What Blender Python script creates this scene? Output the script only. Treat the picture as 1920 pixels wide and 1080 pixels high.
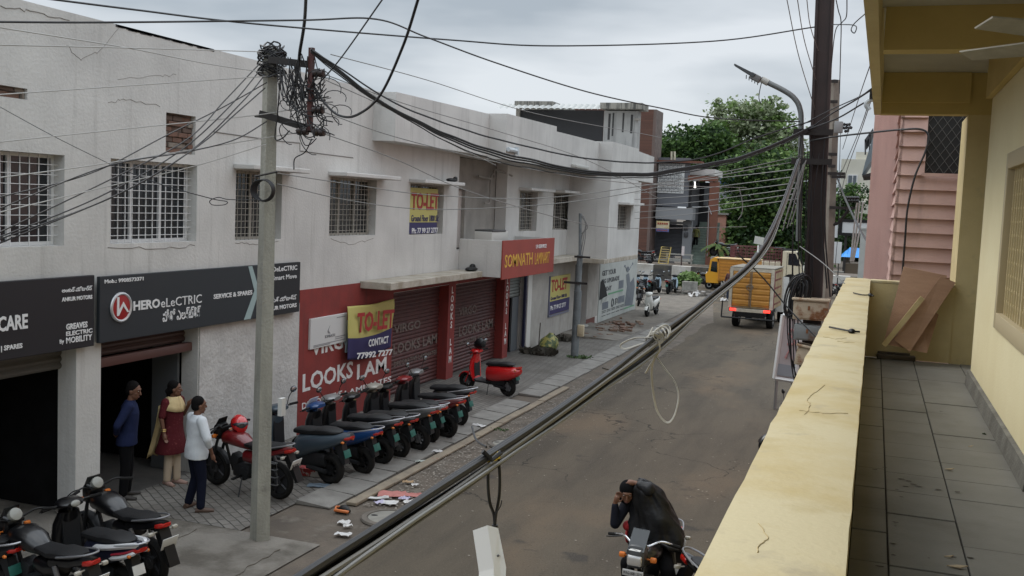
import bpy, bmesh, math, random
from mathutils import Vector as V, Matrix, noise, Quaternion
for o in list(bpy.data.objects): bpy.data.objects.remove(o)
SC = bpy.context.scene
COL = SC.collection
R = math.radians
random.seed(7)

# ------------------------------------------------------------------ camera
EYE = V((0.0, 0.0, 4.7))
FPX = 1900.0                                   # focal length in pixels of a 1920-wide picture
def _cam_axes():
    d = V((1642.0-960, 411.0-540, FPX)).normalized()
    h = V((1, 0.043, 0))
    w = d.cross(h).normalized()
    if w.y > 0: w = -w
    r = d.cross(w).normalized()
    if r.x < 0: r = -r
    return r, d, w
AX = _cam_axes()                               # world x, y, z axes written in camera coordinates (x right, y down, z forward)
cd = bpy.data.cameras.new('camera'); cam = bpy.data.objects.new('camera', cd); COL.objects.link(cam)
cd.sensor_width = 36; cd.lens = 36*FPX/1920; cd.clip_start = 0.05; cd.clip_end = 3000
cx = V([a.x for a in AX]); cy = -V([a.y for a in AX]); cz = -V([a.z for a in AX])
mw = Matrix.Identity(4)
for i in range(3):
    mw[i][0], mw[i][1], mw[i][2], mw[i][3] = cx[i], cy[i], cz[i], EYE[i]
cam.matrix_world = mw
SC.camera = cam
# survey helpers: where the sight line of a picture point meets a known plane
def _ray(px, py):
    v = V((px-960, py-540, FPX))
    return V([a.dot(v) for a in AX]).normalized()
def G(px, py, z=0.0):
    k = _ray(px, py); return EYE + k*((z-EYE.z)/k.z)
def FX(px, py, X):
    k = _ray(px, py); return EYE + k*(X/k.x)
def FY(px, py, Y):
    k = _ray(px, py); return EYE + k*(Y/k.y)

# ------------------------------------------------------------------ sky and sun (overcast)
SUN_EL, SUN_AZ = R(50), R(-80)                 # azimuth measured from +Y towards +X
wd = bpy.data.worlds.new("World"); SC.world = wd; wd.use_nodes = True
nt = wd.node_tree; N = nt.nodes; L = nt.links
for n in list(N): N.remove(n)
out = N.new('ShaderNodeOutputWorld'); bg = N.new('ShaderNodeBackground'); L.new(bg.outputs[0], out.inputs[0])
sky = N.new('ShaderNodeTexSky'); sky.sky_type = 'NISHITA'; sky.sun_disc = False
sky.sun_elevation = SUN_EL; sky.sun_rotation = SUN_AZ
tc = N.new('ShaderNodeTexCoord'); sp = N.new('ShaderNodeSeparateXYZ'); L.new(tc.outputs['Generated'], sp.inputs[0])
mp = N.new('ShaderNodeMapping'); mp.inputs['Scale'].default_value = (1.2, 1.2, 5.0); L.new(tc.outputs['Generated'], mp.inputs[0])
n1 = N.new('ShaderNodeTexNoise'); n1.inputs['Scale'].default_value = 1.7; n1.inputs['Detail'].default_value = 5; n1.inputs['Roughness'].default_value = .5
L.new(mp.outputs[0], n1.inputs['Vector'])
cr = N.new('ShaderNodeValToRGB'); L.new(n1.outputs['Fac'], cr.inputs[0])
cr.color_ramp.elements[0].position = .40; cr.color_ramp.elements[0].color = (3.5, 3.95, 4.4, 1)
cr.color_ramp.elements[1].position = .61; cr.color_ramp.elements[1].color = (6.3, 6.65, 7.0, 1)
mr = N.new('ShaderNodeMapRange'); mr.inputs['From Min'].default_value = .22; mr.inputs['From Max'].default_value = .72
mr.inputs['To Min'].default_value = 1.0; mr.inputs['To Max'].default_value = 2.9; L.new(sp.outputs['Z'], mr.inputs['Value'])
mu = N.new('ShaderNodeVectorMath'); mu.operation = 'SCALE'; L.new(cr.outputs[0], mu.inputs[0]); L.new(mr.outputs[0], mu.inputs['Scale'])
mx = N.new('ShaderNodeMix'); mx.data_type = 'RGBA'; mx.inputs['Factor'].default_value = .93
L.new(sky.outputs[0], mx.inputs['A']); L.new(mu.outputs[0], mx.inputs['B'])
L.new(mx.outputs['Result'], bg.inputs['Color']); bg.inputs['Strength'].default_value = .1
sd = bpy.data.lights.new('sun', 'SUN'); sd.energy = 1.3; sd.angle = R(40); sd.color = (1, .95, .88)
so = bpy.data.objects.new('sun', sd); COL.objects.link(so)
so.rotation_euler = (R(90)-SUN_EL, 0, math.pi-SUN_AZ); so.location = (0, 0, 40)
SC.view_settings.view_transform = 'Standard'; SC.view_settings.look = 'None'
SC.view_settings.exposure = 0.30; SC.view_settings.gamma = 1
SC.cycles.max_bounces = 6; SC.cycles.diffuse_bounces = 4; SC.cycles.glossy_bounces = 2; SC.cycles.transmission_bounces = 3
SC.cycles.caustics_reflective = False; SC.cycles.caustics_refractive = False
SC.cycles.use_denoising = True

# ------------------------------------------------------------------ materials
_M = {}
def M(name, col, rough=.7, metal=0, col2=None, ns=4.0, amt=(.35, .65), bump=0, bs=40, streak=None, coat=0, emit=None, spec=.5, stretch=(1, 1, 1), detail=5, col3=None, ns3=1.2, amt3=(.55, .7)):
    if name in _M: return _M[name]
    m = bpy.data.materials.new(name); m.use_nodes = True; _M[name] = m
    t = m.node_tree; n = t.nodes; l = t.links
    b = n['Principled BSDF']; b.inputs['Roughness'].default_value = rough; b.inputs['Metallic'].default_value = metal
    b.inputs['Base Color'].default_value = (*col, 1); b.inputs['Coat Weight'].default_value = coat
    b.inputs['Specular IOR Level'].default_value = spec
    if coat: b.inputs['Coat Roughness'].default_value = .08
    c = n.new('ShaderNodeTexCoord'); cur = None
    def mixin(cur, base, colr, sc, am, st=(1, 1, 1), w=0.0):
        mp = n.new('ShaderNodeMapping'); mp.inputs['Scale'].default_value = st; mp.inputs['Location'].default_value = (w, w*1.7, -w)
        l.new(c.outputs['Object'], mp.inputs[0])
        x = n.new('ShaderNodeTexNoise'); x.inputs['Scale'].default_value = sc; x.inputs['Detail'].default_value = detail; x.inputs['Roughness'].default_value = .62
        l.new(mp.outputs[0], x.inputs['Vector'])
        g = n.new('ShaderNodeMapRange'); g.inputs['From Min'].default_value = am[0]; g.inputs['From Max'].default_value = am[1]; l.new(x.outputs['Fac'], g.inputs['Value'])
        mm = n.new('ShaderNodeMix'); mm.data_type = 'RGBA'; l.new(g.outputs[0], mm.inputs['Factor'])
        if cur is None: mm.inputs['A'].default_value = (*base, 1)
        else: l.new(cur, mm.inputs['A'])
        mm.inputs['B'].default_value = (*colr, 1)
        return mm.outputs['Result']
    if col2: cur = mixin(cur, col, col2, ns, amt, stretch)
    if col3: cur = mixin(cur, col, col3, ns3, amt3, (1, 1, 1), 3.3)
    if streak: cur = mixin(cur, col, streak, 2.2, (.55, .85), (2.3, 2.3, .16), 9.1)
    if cur is not None: l.new(cur, b.inputs['Base Color'])
    if bump:
        x = n.new('ShaderNodeTexNoise'); x.inputs['Scale'].default_value = bs; x.inputs['Detail'].default_value = 4
        l.new(c.outputs['Object'], x.inputs['Vector'])
        bp = n.new('ShaderNodeBump'); bp.inputs['Strength'].default_value = bump; bp.inputs['Distance'].default_value = .02
        l.new(x.outputs['Fac'], bp.inputs['Height']); l.new(bp.outputs[0], b.inputs['Normal'])
    if emit:
        b.inputs['Emission Color'].default_value = (*emit[:3], 1); b.inputs['Emission Strength'].default_value = emit[3]
    return m
def brickmat(name, c1, c2, mortar, scale, bw=.5, rh=.25, ms=.02, bump=.4, rough=.85, rot=(0, 0, 0), off=.5, dirt=None):
    if name in _M: return _M[name]
    m = bpy.data.materials.new(name); m.use_nodes = True; _M[name] = m
    t = m.node_tree; n = t.nodes; l = t.links; b = n['Principled BSDF']; b.inputs['Roughness'].default_value = rough
    c = n.new('ShaderNodeTexCoord'); mp = n.new('ShaderNodeMapping'); mp.inputs['Rotation'].default_value = rot
    l.new(c.outputs['Object'], mp.inputs[0])
    wz = n.new('ShaderNodeTexNoise'); wz.inputs['Scale'].default_value = 3; l.new(mp.outputs[0], wz.inputs['Vector'])
    ad = n.new('ShaderNodeVectorMath'); ad.operation = 'MULTIPLY_ADD'; ad.inputs[1].default_value = (.03, .03, .03); l.new(wz.outputs['Color'], ad.inputs[0]); l.new(mp.outputs[0], ad.inputs[2])
    k = n.new('ShaderNodeTexBrick'); l.new(ad.outputs[0], k.inputs['Vector'])
    k.inputs['Color1'].default_value = (*c1, 1); k.inputs['Color2'].default_value = (*c2, 1); k.inputs['Mortar'].default_value = (*mortar, 1)
    k.inputs['Scale'].default_value = scale; k.inputs['Brick Width'].default_value = bw; k.inputs['Row Height'].default_value = rh; k.inputs['Mortar Size'].default_value = ms
    k.inputs['Mortar Smooth'].default_value = .3; k.offset = off
    x = n.new('ShaderNodeTexNoise'); x.inputs['Scale'].default_value = 1.1; x.inputs['Detail'].default_value = 6; l.new(c.outputs['Object'], x.inputs['Vector'])
    g = n.new('ShaderNodeMapRange'); g.inputs['From Min'].default_value = .45; g.inputs['From Max'].default_value = .7; l.new(x.outputs['Fac'], g.inputs['Value'])
    mm = n.new('ShaderNodeMix'); mm.data_type = 'RGBA'; l.new(g.outputs[0], mm.inputs['Factor']); l.new(k.outputs['Color'], mm.inputs['A'])
    mm.inputs['B'].default_value = (*(dirt or mortar), 1); l.new(mm.outputs['Result'], b.inputs['Base Color'])
    bp = n.new('ShaderNodeBump'); bp.invert = True; bp.inputs['Strength'].default_value = bump; bp.inputs['Distance'].default_value = .02
    l.new(k.outputs['Fac'], bp.inputs['Height']); l.new(bp.outputs[0], b.inputs['Normal'])
    return m

plaster = M('old_white_plaster', (.60, .59, .565), .9, col2=(.49, .48, .46), ns=.9, amt=(.35, .7), bump=.35, bs=22, streak=(.36, .35, .33))
plaster2 = M('rough_cement_plaster', (.56, .55, .53), .95, col2=(.45, .44, .425), ns=2.5, bump=1.0, bs=16)
plaster_grey = M('grey_cement_plaster', (.33, .31, .28), .95, col2=(.25, .235, .215), ns=1.5, bump=.3)
concrete = M('weathered_concrete', (.36, .35, .32), .9, col2=(.25, .24, .215), ns=3, bump=.3, bs=30, col3=(.17, .165, .15))
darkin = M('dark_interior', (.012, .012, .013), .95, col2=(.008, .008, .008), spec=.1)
redpaint = M('red_wall_paint', (.25, .034, .028), .75, col2=(.19, .03, .026), ns=2, bump=.15, bs=30, streak=(.11, .03, .028))
maroon = M('maroon_shutter_paint', (.092, .026, .023), .55, col2=(.062, .02, .019), ns=6)
whitepaint = M('white_letter_paint', (.78, .77, .75), .7, col2=(.62, .61, .6), ns=9)
black = M('black_plastic', (.006, .006, .0065), .45, spec=.35)
blackrub = M('black_rubber', (.007, .007, .0075), .85, col2=(.014, .013, .012), ns=12, spec=.25)
blackvin = M('black_vinyl_seat', (.010, .010, .011), .55, bump=.15, bs=180, spec=.35)
greypl = M('dark_grey_plastic', (.016, .017, .019), .5, spec=.35)
chrome = M('chrome', (.7, .7, .72), .18, 1)
steel = M('grey_steel', (.32, .33, .34), .4, .8)
alloy = M('grey_alloy', (.22, .22, .23), .4, .7)
white_metal = M('white_painted_bar', (.66, .66, .66), .5)
dullbar = M('dull_cream_bar', (.34, .32, .28), .6)
glass_dark = M('dark_window_glass', (.012, .014, .018), .08, spec=.6)
amber = M('amber_lens', (.62, .17, .03), .2)
redlens = M('red_lens', (.42, .018, .012), .15, coat=.4)
clearlens = M('clear_lens', (.62, .62, .58), .12, spec=.8)
mirrorm = M('mirror_glass', (.35, .37, .39), .05, 1)
plate_w = M('white_number_plate', (.62, .62, .6), .5)
plate_g = M('green_number_plate', (.02, .13, .105), .6)
rust = M('rusty_steel', (.45, .38, .28), .85, col2=(.22, .10, .045), ns=5, amt=(.48, .6), bump=.25, bs=30, col3=(.30, .16, .08), ns3=2.2)
rustgrey = M('rusty_grey_steel', (.20, .215, .215), .7, col2=(.16, .085, .045), ns=4, amt=(.56, .66), bump=.2, col3=(.12, .12, .115), ns3=2)
wire_b = M('black_cable', (.012, .012, .014), .5)
wire_g = M('grey_cable', (.19, .19, .185), .6)
wire_l = M('pale_grey_wire', (.36, .355, .34), .6)
yellow = M('yellow_wall_paint', (.66, .55, .30), .75, col2=(.59, .48, .25), ns=2.2, col3=(.50, .42, .24), ns3=4, amt3=(.6, .75), bump=.15, bs=45)
yellow_top = M('yellow_cap_paint', (.53, .455, .28), .8, col2=(.46, .36, .17), ns=1.9, amt=(.46, .68), bump=.10, bs=60, col3=(.36, .305, .205), ns3=4.5, amt3=(.58, .74), streak=(.40, .31, .14), detail=8)
ceil_p = M('pale_ceiling_paint', (.50, .49, .44), .85, col2=(.44, .43, .385), ns=2)
pink = M('pink_wall_paint', (.78, .56, .50), .85, col2=(.72, .505, .45), ns=1.4, bump=.2, bs=50, streak=(.6, .40, .36))
skinm = M('brown_skin', (.15, .07, .042), .55, col2=(.16, .075, .045), ns=14)
hairm = M('black_hair', (.006, .005, .005), .85, spec=.15)

# ------------------------------------------------------------------ mesh helpers
class MB:
    def __init__(s): s.bm = bmesh.new(); s.mi = 0
    def _f(s, vs):
        try: f = s.bm.faces.new(vs); f.material_index = s.mi; return f
        except ValueError: return None
    def poly(s, pts): return s._f([s.bm.verts.new(p) for p in pts])
    def box(s, c, d, rot=None, bev=0):
        b2 = bmesh.new(); bmesh.ops.create_cube(b2, size=1)
        for v in b2.verts: v.co = V((v.co.x*d[0], v.co.y*d[1], v.co.z*d[2]))
        if bev: bmesh.ops.bevel(b2, geom=list(b2.edges), offset=min(bev, min(d)*.45), segments=2, affect='EDGES', profile=.5)
        mat = Matrix.Translation(V(c)) @ (rot.to_4x4() if rot else Matrix.Identity(4))
        s._merge(b2, mat)
        return s
    def bb(s, lo, hi, bev=0):
        lo, hi = V(lo), V(hi); return s.box((lo+hi)/2, [abs(a) for a in (hi-lo)], None, bev)
    def _merge(s, b2, mat):
        mp = {}
        for v in b2.verts: mp[v] = s.bm.verts.new(mat @ v.co)
        for f in b2.faces: s._f([mp[v] for v in f.verts])
        b2.free()
    def ring(s, c, a, b, n=14, e=2.0):
        c, a, b = V(c), V(a), V(b); r = []
        for i in range(n):
            t = 2*math.pi*i/n; x, y = math.cos(t), math.sin(t)
            x = math.copysign(abs(x)**(2/e), x); y = math.copysign(abs(y)**(2/e), y)
            r.append(s.bm.verts.new(c+a*x+b*y))
        return r
    def skin(s, rings, cap=True, closed=False):
        n = len(rings[0])
        for i in range(len(rings)-(0 if closed else 1)):
            A, B = rings[i], rings[(i+1) % len(rings)]
            for j in range(n): s._f([A[j], A[(j+1) % n], B[(j+1) % n], B[j]])
        if cap and not closed:
            s._f(list(reversed(rings[0]))); s._f(rings[-1])
        return s
    def lx(s, secs, n=14, e=2.6):
        """loft along x: (x, zc, half width, half height[, yc])"""
        s.skin([s.ring((q[0], q[4] if len(q) > 4 else 0, q[1]), (0, q[2], 0), (0, 0, q[3]), n, e) for q in secs]); return s
    def lz(s, secs, n=14, e=2.4):
        """loft along z: (z, xc, half depth x, half width y[, yc])"""
        s.skin([s.ring((q[1], q[4] if len(q) > 4 else 0, q[0]), (q[2], 0, 0), (0, q[3], 0), n, e) for q in secs]); return s
    def tube(s, pts, r, n=8, cap=True, closed=False):
        pts = [V(p) for p in pts]; rs = r if isinstance(r, (list, tuple)) else [r]*len(pts)
        rings = []; up = None
        for i, p in enumerate(pts):
            if closed: d = pts[(i+1) % len(pts)]-pts[i-1]
            else: d = pts[min(i+1, len(pts)-1)]-pts[max(i-1, 0)]
            if d.length < 1e-9: d = V((0, 0, 1))
            d.normalize()
            if up is None:
                up = V((0, 0, 1)) if abs(d.z) < .9 else V((1, 0, 0))
            a = d.cross(up)
            if a.length < 1e-6: a = d.orthogonal()
            a.normalize(); b = a.cross(d).normalized(); up = b
            rings.append(s.ring(p, a*rs[i], b*rs[i], n))
        s.skin(rings, cap, closed); return s
    def ell(s, c, r, n=14, m=8, rot=None):
        b2 = bmesh.new(); bmesh.ops.create_uvsphere(b2, u_segments=n, v_segments=m, radius=1)
        for v in b2.verts: v.co = V((v.co.x*r[0], v.co.y*r[1], v.co.z*r[2]))
        s._merge(b2, Matrix.Translation(V(c)) @ (rot.to_4x4() if rot else Matrix.Identity(4))); return s
    def prism(s, pts, d):
        """closed outline pts extruded by vector d"""
        d = V(d); A = [s.bm.verts.new(V(p)) for p in pts]; B = [s.bm.verts.new(V(p)+d) for p in pts]; n = len(pts)
        s._f(list(reversed(A))); s._f(B)
        for i in range(n): s._f([A[i], A[(i+1) % n], B[(i+1) % n], B[i]])
        return s
    def lathe(s, c, ax, prof, n=24):
        """prof: (radius, along axis); revolve round ax through c"""
        c, ax = V(c), V(ax).normalized(); u = ax.orthogonal().normalized(); w = ax.cross(u)
        rings = [[s.bm.verts.new(c+ax*h+(u*math.cos(2*math.pi*i/n)+w*math.sin(2*math.pi*i/n))*max(r, 1e-4)) for i in range(n)] for r, h in prof]
        s.skin(rings, True); return s
    def torus(s, c, ax, R0, r0, n=28, m=10, flat=1.0):
        c, ax = V(c), V(ax).normalized(); u = ax.orthogonal().normalized(); w = ax.cross(u); rings = []
        for i in range(n):
            t = 2*math.pi*i/n; d = u*math.cos(t)+w*math.sin(t)
            rings.append(s.ring(c+d*R0, d*r0, ax*r0*flat, m))
        s.skin(rings, False, True); return s
    def mesh(s, name, smooth=True, ang=40):
        bmesh.ops.recalc_face_normals(s.bm, faces=s.bm.faces)
        me = bpy.data.meshes.new(name); s.bm.to_mesh(me); s.bm.free()
        if smooth:
            me.polygons.foreach_set('use_smooth', [True]*len(me.polygons))
            try: me.set_sharp_from_angle(angle=R(ang))
            except Exception: pass
        return me
BASE = {}
def empty(name, loc, rz=0, lean=0):
    o = bpy.data.objects.new(name, None); COL.objects.link(o); o.location = loc; o.rotation_euler = (lean, 0, rz); o.empty_display_size = .2
    return o
def tag(o, label=None, cat=None, group=None, kind=None):
    if label: o['label'] = label
    if cat: o['category'] = cat
    if group: o['group'] = group
    if kind: o['kind'] = kind
    return o
def thing(name, label, cat, loc=(0, 0, 0), rz=0, group=None, lean=0, world=False):
    """world=True: the parts are modelled in world coordinates"""
    o = tag(empty(name, loc, rz, lean), label, cat, group)
    if world: BASE[o.name] = V(loc)
    return o
def put(name, mb, mat, parent=None, smooth=True, ang=40):
    me = mb if isinstance(mb, bpy.types.Mesh) else mb.mesh(name, smooth, ang)
    o = bpy.data.objects.new(name, me); COL.objects.link(o)
    ms = mat if isinstance(mat, (list, tuple)) else [mat]
    for i, m in enumerate(ms):
        if len(me.materials) <= i: me.materials.append(m)
        o.material_slots[i].link = 'OBJECT'; o.material_slots[i].material = m
    if parent:
        o.parent = parent
        if parent.name in BASE: o.location = -BASE[parent.name]
    return o
def struct(name, mb, mat, smooth=False): return tag(put(name, mb, mat, None, smooth), kind='structure')
def text(body, size, loc, mat, parent, name='lettering', rot=(90, 0, 90), ex=.003, bold=0, sx=1, al='LEFT', sp=1, shear=0, lsp=1, noloc=False, fit=None):
    """lettering as a mesh; fit=(width, height) scales its bounding box, loc is then the lower left corner"""
    cu = bpy.data.curves.new(name, 'FONT'); cu.body = body; cu.size = size; cu.extrude = ex; cu.offset = bold; cu.align_x = al
    cu.space_character = sp; cu.shear = shear; cu.space_line = lsp; cu.resolution_u = 2
    tmp = bpy.data.objects.new(name, cu); me = bpy.data.meshes.new_from_object(tmp); bpy.data.objects.remove(tmp); bpy.data.curves.remove(cu)
    me.name = name; xs = [v.co.x for v in me.vertices]; ys = [v.co.y for v in me.vertices]
    if fit and xs:
        x0, y0 = min(xs), min(ys); kx, ky = fit[0]/(max(xs)-x0), fit[1]/(max(ys)-y0)
        for v in me.vertices: v.co.x = (v.co.x-x0)*kx; v.co.y = (v.co.y-y0)*ky
    else:
        for v in me.vertices: v.co.x *= sx
    me.materials.clear(); me.materials.append(mat); o = bpy.data.objects.new(name, me); COL.objects.link(o)
    o.location = V(loc); o.rotation_euler = [R(a) for a in rot]
    if parent:
        o.parent = parent
        if parent.name in BASE and not noloc: o.location = V(loc)-BASE[parent.name]
    return o
def ptext(par, body, X, lb, rb, top, mat, bold=.006, ex=.003, name='lettering', rot=(90, 0, 90)):
    """lettering on a wall plane X, from its lower left and lower right ends and upper left height in the survey picture"""
    a, b, c = FX(lb[0], lb[1], X), FX(rb[0], rb[1], X), FX(lb[0], top, X)
    return text(body, 1.0, (X, a.y, a.z), mat, par, name, rot, ex, .4*bold/max(.05, (c.z-a.z)), noloc=True, fit=(b.y-a.y, c.z-a.z))
def cr_spline(pts, seg=8):
    pts = [V(p) for p in pts]
    if len(pts) < 3: return [pts[0].lerp(pts[-1], i/seg) for i in range(seg+1)]
    P = [pts[0]*2-pts[1]]+pts+[pts[-1]*2-pts[-2]]; o = []
    for i in range(1, len(P)-2):
        a, b, c, d = P[i-1], P[i], P[i+1], P[i+2]
        for k in range(seg):
            t = k/seg
            o.append(.5*((2*b)+(c-a)*t+(2*a-5*b+4*c-d)*t*t+(3*b-a-3*c+d)*t**3))
    o.append(pts[-1]); return o
# ================================================================== ground
XF = -10.36                                     # street front of the white building
def road_mat():
    m = bpy.data.materials.new('worn_asphalt'); m.use_nodes = True; t = m.node_tree; n = t.nodes; l = t.links; b = n['Principled BSDF']; b.inputs['Roughness'].default_value = .93; b.inputs['Specular IOR Level'].default_value = .2
    c = n.new('ShaderNodeTexCoord')
    def ns(scale, st=(1, 1, 1), det=6, ro=.6, w=0):
        mp = n.new('ShaderNodeMapping'); mp.inputs['Scale'].default_value = st; mp.inputs['Location'].default_value = (w, w, w); l.new(c.outputs['Object'], mp.inputs[0])
        x = n.new('ShaderNodeTexNoise'); x.inputs['Scale'].default_value = scale; x.inputs['Detail'].default_value = det; x.inputs['Roughness'].default_value = ro; l.new(mp.outputs[0], x.inputs['Vector']); return x.outputs['Fac']
    def mix(a, colr, fac, lo, hi, st=1):
        g = n.new('ShaderNodeMapRange'); g.inputs['From Min'].default_value = lo; g.inputs['From Max'].default_value = hi; g.inputs['To Max'].default_value = st; l.new(fac, g.inputs['Value'])
        q = n.new('ShaderNodeMix'); q.data_type = 'RGBA'; l.new(g.outputs[0], q.inputs['Factor'])
        if isinstance(a, tuple): q.inputs['A'].default_value = (*a, 1)
        else: l.new(a, q.inputs['A'])
        q.inputs['B'].default_value = (*colr, 1); return q.outputs['Result']
    k = mix((.102, .085, .064), (.072, .061, .048), ns(1.1, (1.3, .22, 1)), .42, .66)          # long tyre-worn tracks
    k = mix(k, (.145, .108, .074), ns(.42, (1, .6, 1), w=5), .52, .68, .8)                        # reddish dusty patches
    k = mix(k, (.045, .041, .038), ns(.9, (1, 1, 1), w=11), .64, .70, .75)                      # dark patched spots
    k = mix(k, (.16, .14, .115), ns(38, det=3, ro=.8, w=2), .56, .74, .75)                      # aggregate
    k = mix(k, (.035, .030, .026), ns(30, det=3, ro=.8, w=7), .57, .72, .8)
    v = n.new('ShaderNodeTexVoronoi'); v.feature = 'DISTANCE_TO_EDGE'; v.inputs['Scale'].default_value = .55
    mp = n.new('ShaderNodeMapping'); l.new(c.outputs['Object'], mp.inputs[0]); ad = n.new('ShaderNodeVectorMath'); ad.operation = 'MULTIPLY_ADD'; ad.inputs[1].default_value = (.9, .9, .9)
    wx = n.new('ShaderNodeTexNoise'); wx.inputs['Scale'].default_value = 1.6; wx.inputs['Detail'].default_value = 6; l.new(c.outputs['Object'], wx.inputs['Vector']); l.new(wx.outputs['Color'], ad.inputs[0]); l.new(mp.outputs[0], ad.inputs[2]); l.new(ad.outputs[0], v.inputs['Vector'])
    cm = n.new('ShaderNodeMath'); cm.operation = 'MULTIPLY'; g1 = n.new('ShaderNodeMapRange'); g1.inputs['From Min'].default_value = .012; g1.inputs['From Max'].default_value = .004; l.new(v.outputs['Distance'], g1.inputs['Value'])
    g2 = n.new('ShaderNodeMapRange'); g2.inputs['From Min'].default_value = .5; g2.inputs['From Max'].default_value = .58; l.new(ns(.3, w=21), g2.inputs['Value']); l.new(g1.outputs[0], cm.inputs[0]); l.new(g2.outputs[0], cm.inputs[1])
    k = mix(k, (.025, .022, .02), cm.outputs[0], 0, 1, .8)                                      # hairline cracks
    l.new(k, b.inputs['Base Color'])
    bp = n.new('ShaderNodeBump'); bp.inputs['Strength'].default_value = .7; bp.inputs['Distance'].default_value = .02; l.new(ns(60, det=4, w=3), bp.inputs['Height']); l.new(bp.outputs[0], b.inputs['Normal'])
    return m
asphalt = road_mat(); _M['worn_asphalt'] = asphalt
dirt = M('dusty_verge', (.13, .105, .082), .95, col2=(.085, .07, .056), ns=1.6, bump=.5, bs=40, col3=(.16, .14, .115), ns3=2.5)
pavers = brickmat('concrete_pavers', (.19, .175, .155), (.155, .145, .13), (.05, .046, .04), 1.0, .24, .13, .010, .8, rot=(0, 0, R(37)), dirt=(.10, .09, .078))
slabc = M('concrete_slab', (.215, .195, .168), .92, col2=(.165, .15, .13), ns=1.3, bump=.5, bs=26, col3=(.10, .088, .072), ns3=.9, amt3=(.48, .62), detail=9)
kerbm = M('kerb_concrete', (.235, .225, .205), .92, col2=(.17, .16, .145), ns=3, bump=.3)
tan = M('tan_kerb_stone', (.27, .225, .165), .92, col2=(.2, .165, .125), ns=3, bump=.3)
def sheet(name, pts, z, mat, label=None):
    m = MB(); m.poly([(p[0], p[1], z) for p in pts]); return struct(name, m, mat)
g = MB(); n = 40
g.poly([(-900, -200, -.012), (900, -200, -.012), (900, 1500, -.012), (-900, 1500, -.012)])
struct('ground', g, dirt)
# road surface: gently uneven grid
rd = MB(); nx, ny = 26, 130; vs = []
for j in range(ny+1):
    y = 3+(61-3)*j/ny
    lft = -6.3-.25*noise.noise((y*.35, 3, 1))-.16*noise.noise((y*1.3, 7, 1)) if y < 44 else -6.3-1.8*min(1, (y-44)/12)
    vs.append([rd.bm.verts.new((lft+(1.2-lft)*i/nx, y, .0+.012*noise.noise((i*.5, y*.6, 0)))) for i in range(nx+1)])
for j in range(ny):
    for i in range(nx): rd._f([vs[j][i], vs[j][i+1], vs[j+1][i+1], vs[j+1][i]])
struct('road', rd, asphalt, True)
sheet('cross_road', [(-70, 60.5), (70, 60.5), (70, 72), (-70, 72)], .016, asphalt)
sheet('pavement', [(XF-.1, 11.75), (-8.02, 11.75), (-8.02, 39), (XF-.1, 39)], .012, pavers)
sheet('driveway', [(-16, 3), (-6.9, 3), (-6.75, 11.75), (-16, 11.75)], .008, slabc)
tan_floor = M('shop_floor', (.12, .11, .10), .8, col2=(.08, .075, .07), ns=2)
sheet('shop_floor', [(-16, 11.75), (XF-.1, 11.75), (XF-.1, 46), (-16, 46)], .010, tan_floor)
sheet('forecourt', [(XF-.1, 39), (-8.02, 39), (-8.3, 60.5), (-30, 60.5), (-30, 47), (XF-.1, 47)], .012, M('dusty_forecourt', (.165, .145, .12), .95, col2=(.105, .092, .078), ns=1.4, bump=.5, bs=50, col3=(.075, .066, .056), ns3=2.6, amt3=(.54, .68), detail=9))
# sloping drain-cover kerb slabs, tan edging strip
kb = MB(); y = 13.2
while y < 41:
    ln = random.uniform(.72, .86)
    if not (22.4 < y < 22.9):
        z0, z1 = random.uniform(.005, .02), random.uniform(.05, .07)
        dx = random.uniform(-.02, .02)
        pts = [(-8.0+dx, y, 0), (-7.42+dx, y, 0), (-7.42+dx, y, z0+.012), (-8.0+dx, y, z1)]
        kb.prism(pts, (0, ln-.03, 0))
    y += ln
struct('kerb', kb, kerbm)
es = MB(); y = 13.5
while y < 24:
    ln = random.uniform(1.2, 2.2); es.bb((-7.33, y, 0), (-7.15, y+ln-.02, .045+random.uniform(-.01, .01)), .012); y += ln
struct('kerb_edging', es, tan)
# steps, ramp and slab edges in front of the door
rp = MB(); rp.prism([(XF+.02, 34.6, 0), (-8.3, 34.9, 0), (-8.3, 34.9, .02), (XF+.02, 34.6, .16)], (0, 4.0, 0)); struct('ramp', rp, slabc)
ap = MB()
random.seed(52)
for (x0, x1, y0, y1) in ((-10.2, -8.55, 8.9, 11.5), (-8.5, -7.1, 9.3, 11.35), (-10.2, -8.4, 5, 8.85), (-8.35, -7.0, 5, 9.2)):
    E_ = []
    for (ax_, ay_, bx_2, by_) in ((x0, y0, x1, y0), (x1, y0, x1, y1), (x1, y1, x0, y1), (x0, y1, x0, y0)):
        for k in range(14): t_ = k/14; E_.append((ax_+(bx_2-ax_)*t_+random.uniform(-.035, .035), ay_+(by_-ay_)*t_+random.uniform(-.035, .035), 0))
    ap.prism(E_, (0, 0, .022))
struct('driveway_slab', ap, slabc)
# painted kerb of the central strip on the cross road
mk = MB(); w = MB(); x = -30; k = 0
while x < 4:
    (mk if k % 2 else w).bb((x, 66.8, 0), (x+1.25, 67.5, 1.05)); x += 1.25; k += 1
struct('median_kerb_black', mk, M('black_kerb_paint', (.04, .04, .042), .8, col2=(.10, .09, .07), ns=2))
struct('median_kerb_white', w, M('white_kerb_paint', (.52, .51, .48), .8, col2=(.35, .33, .29), ns=2))
mt = MB(); mt.bb((-30, 67.5, 0), (4, 71.5, 1.0)); struct('far_footpath', mt, dirt)

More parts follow.
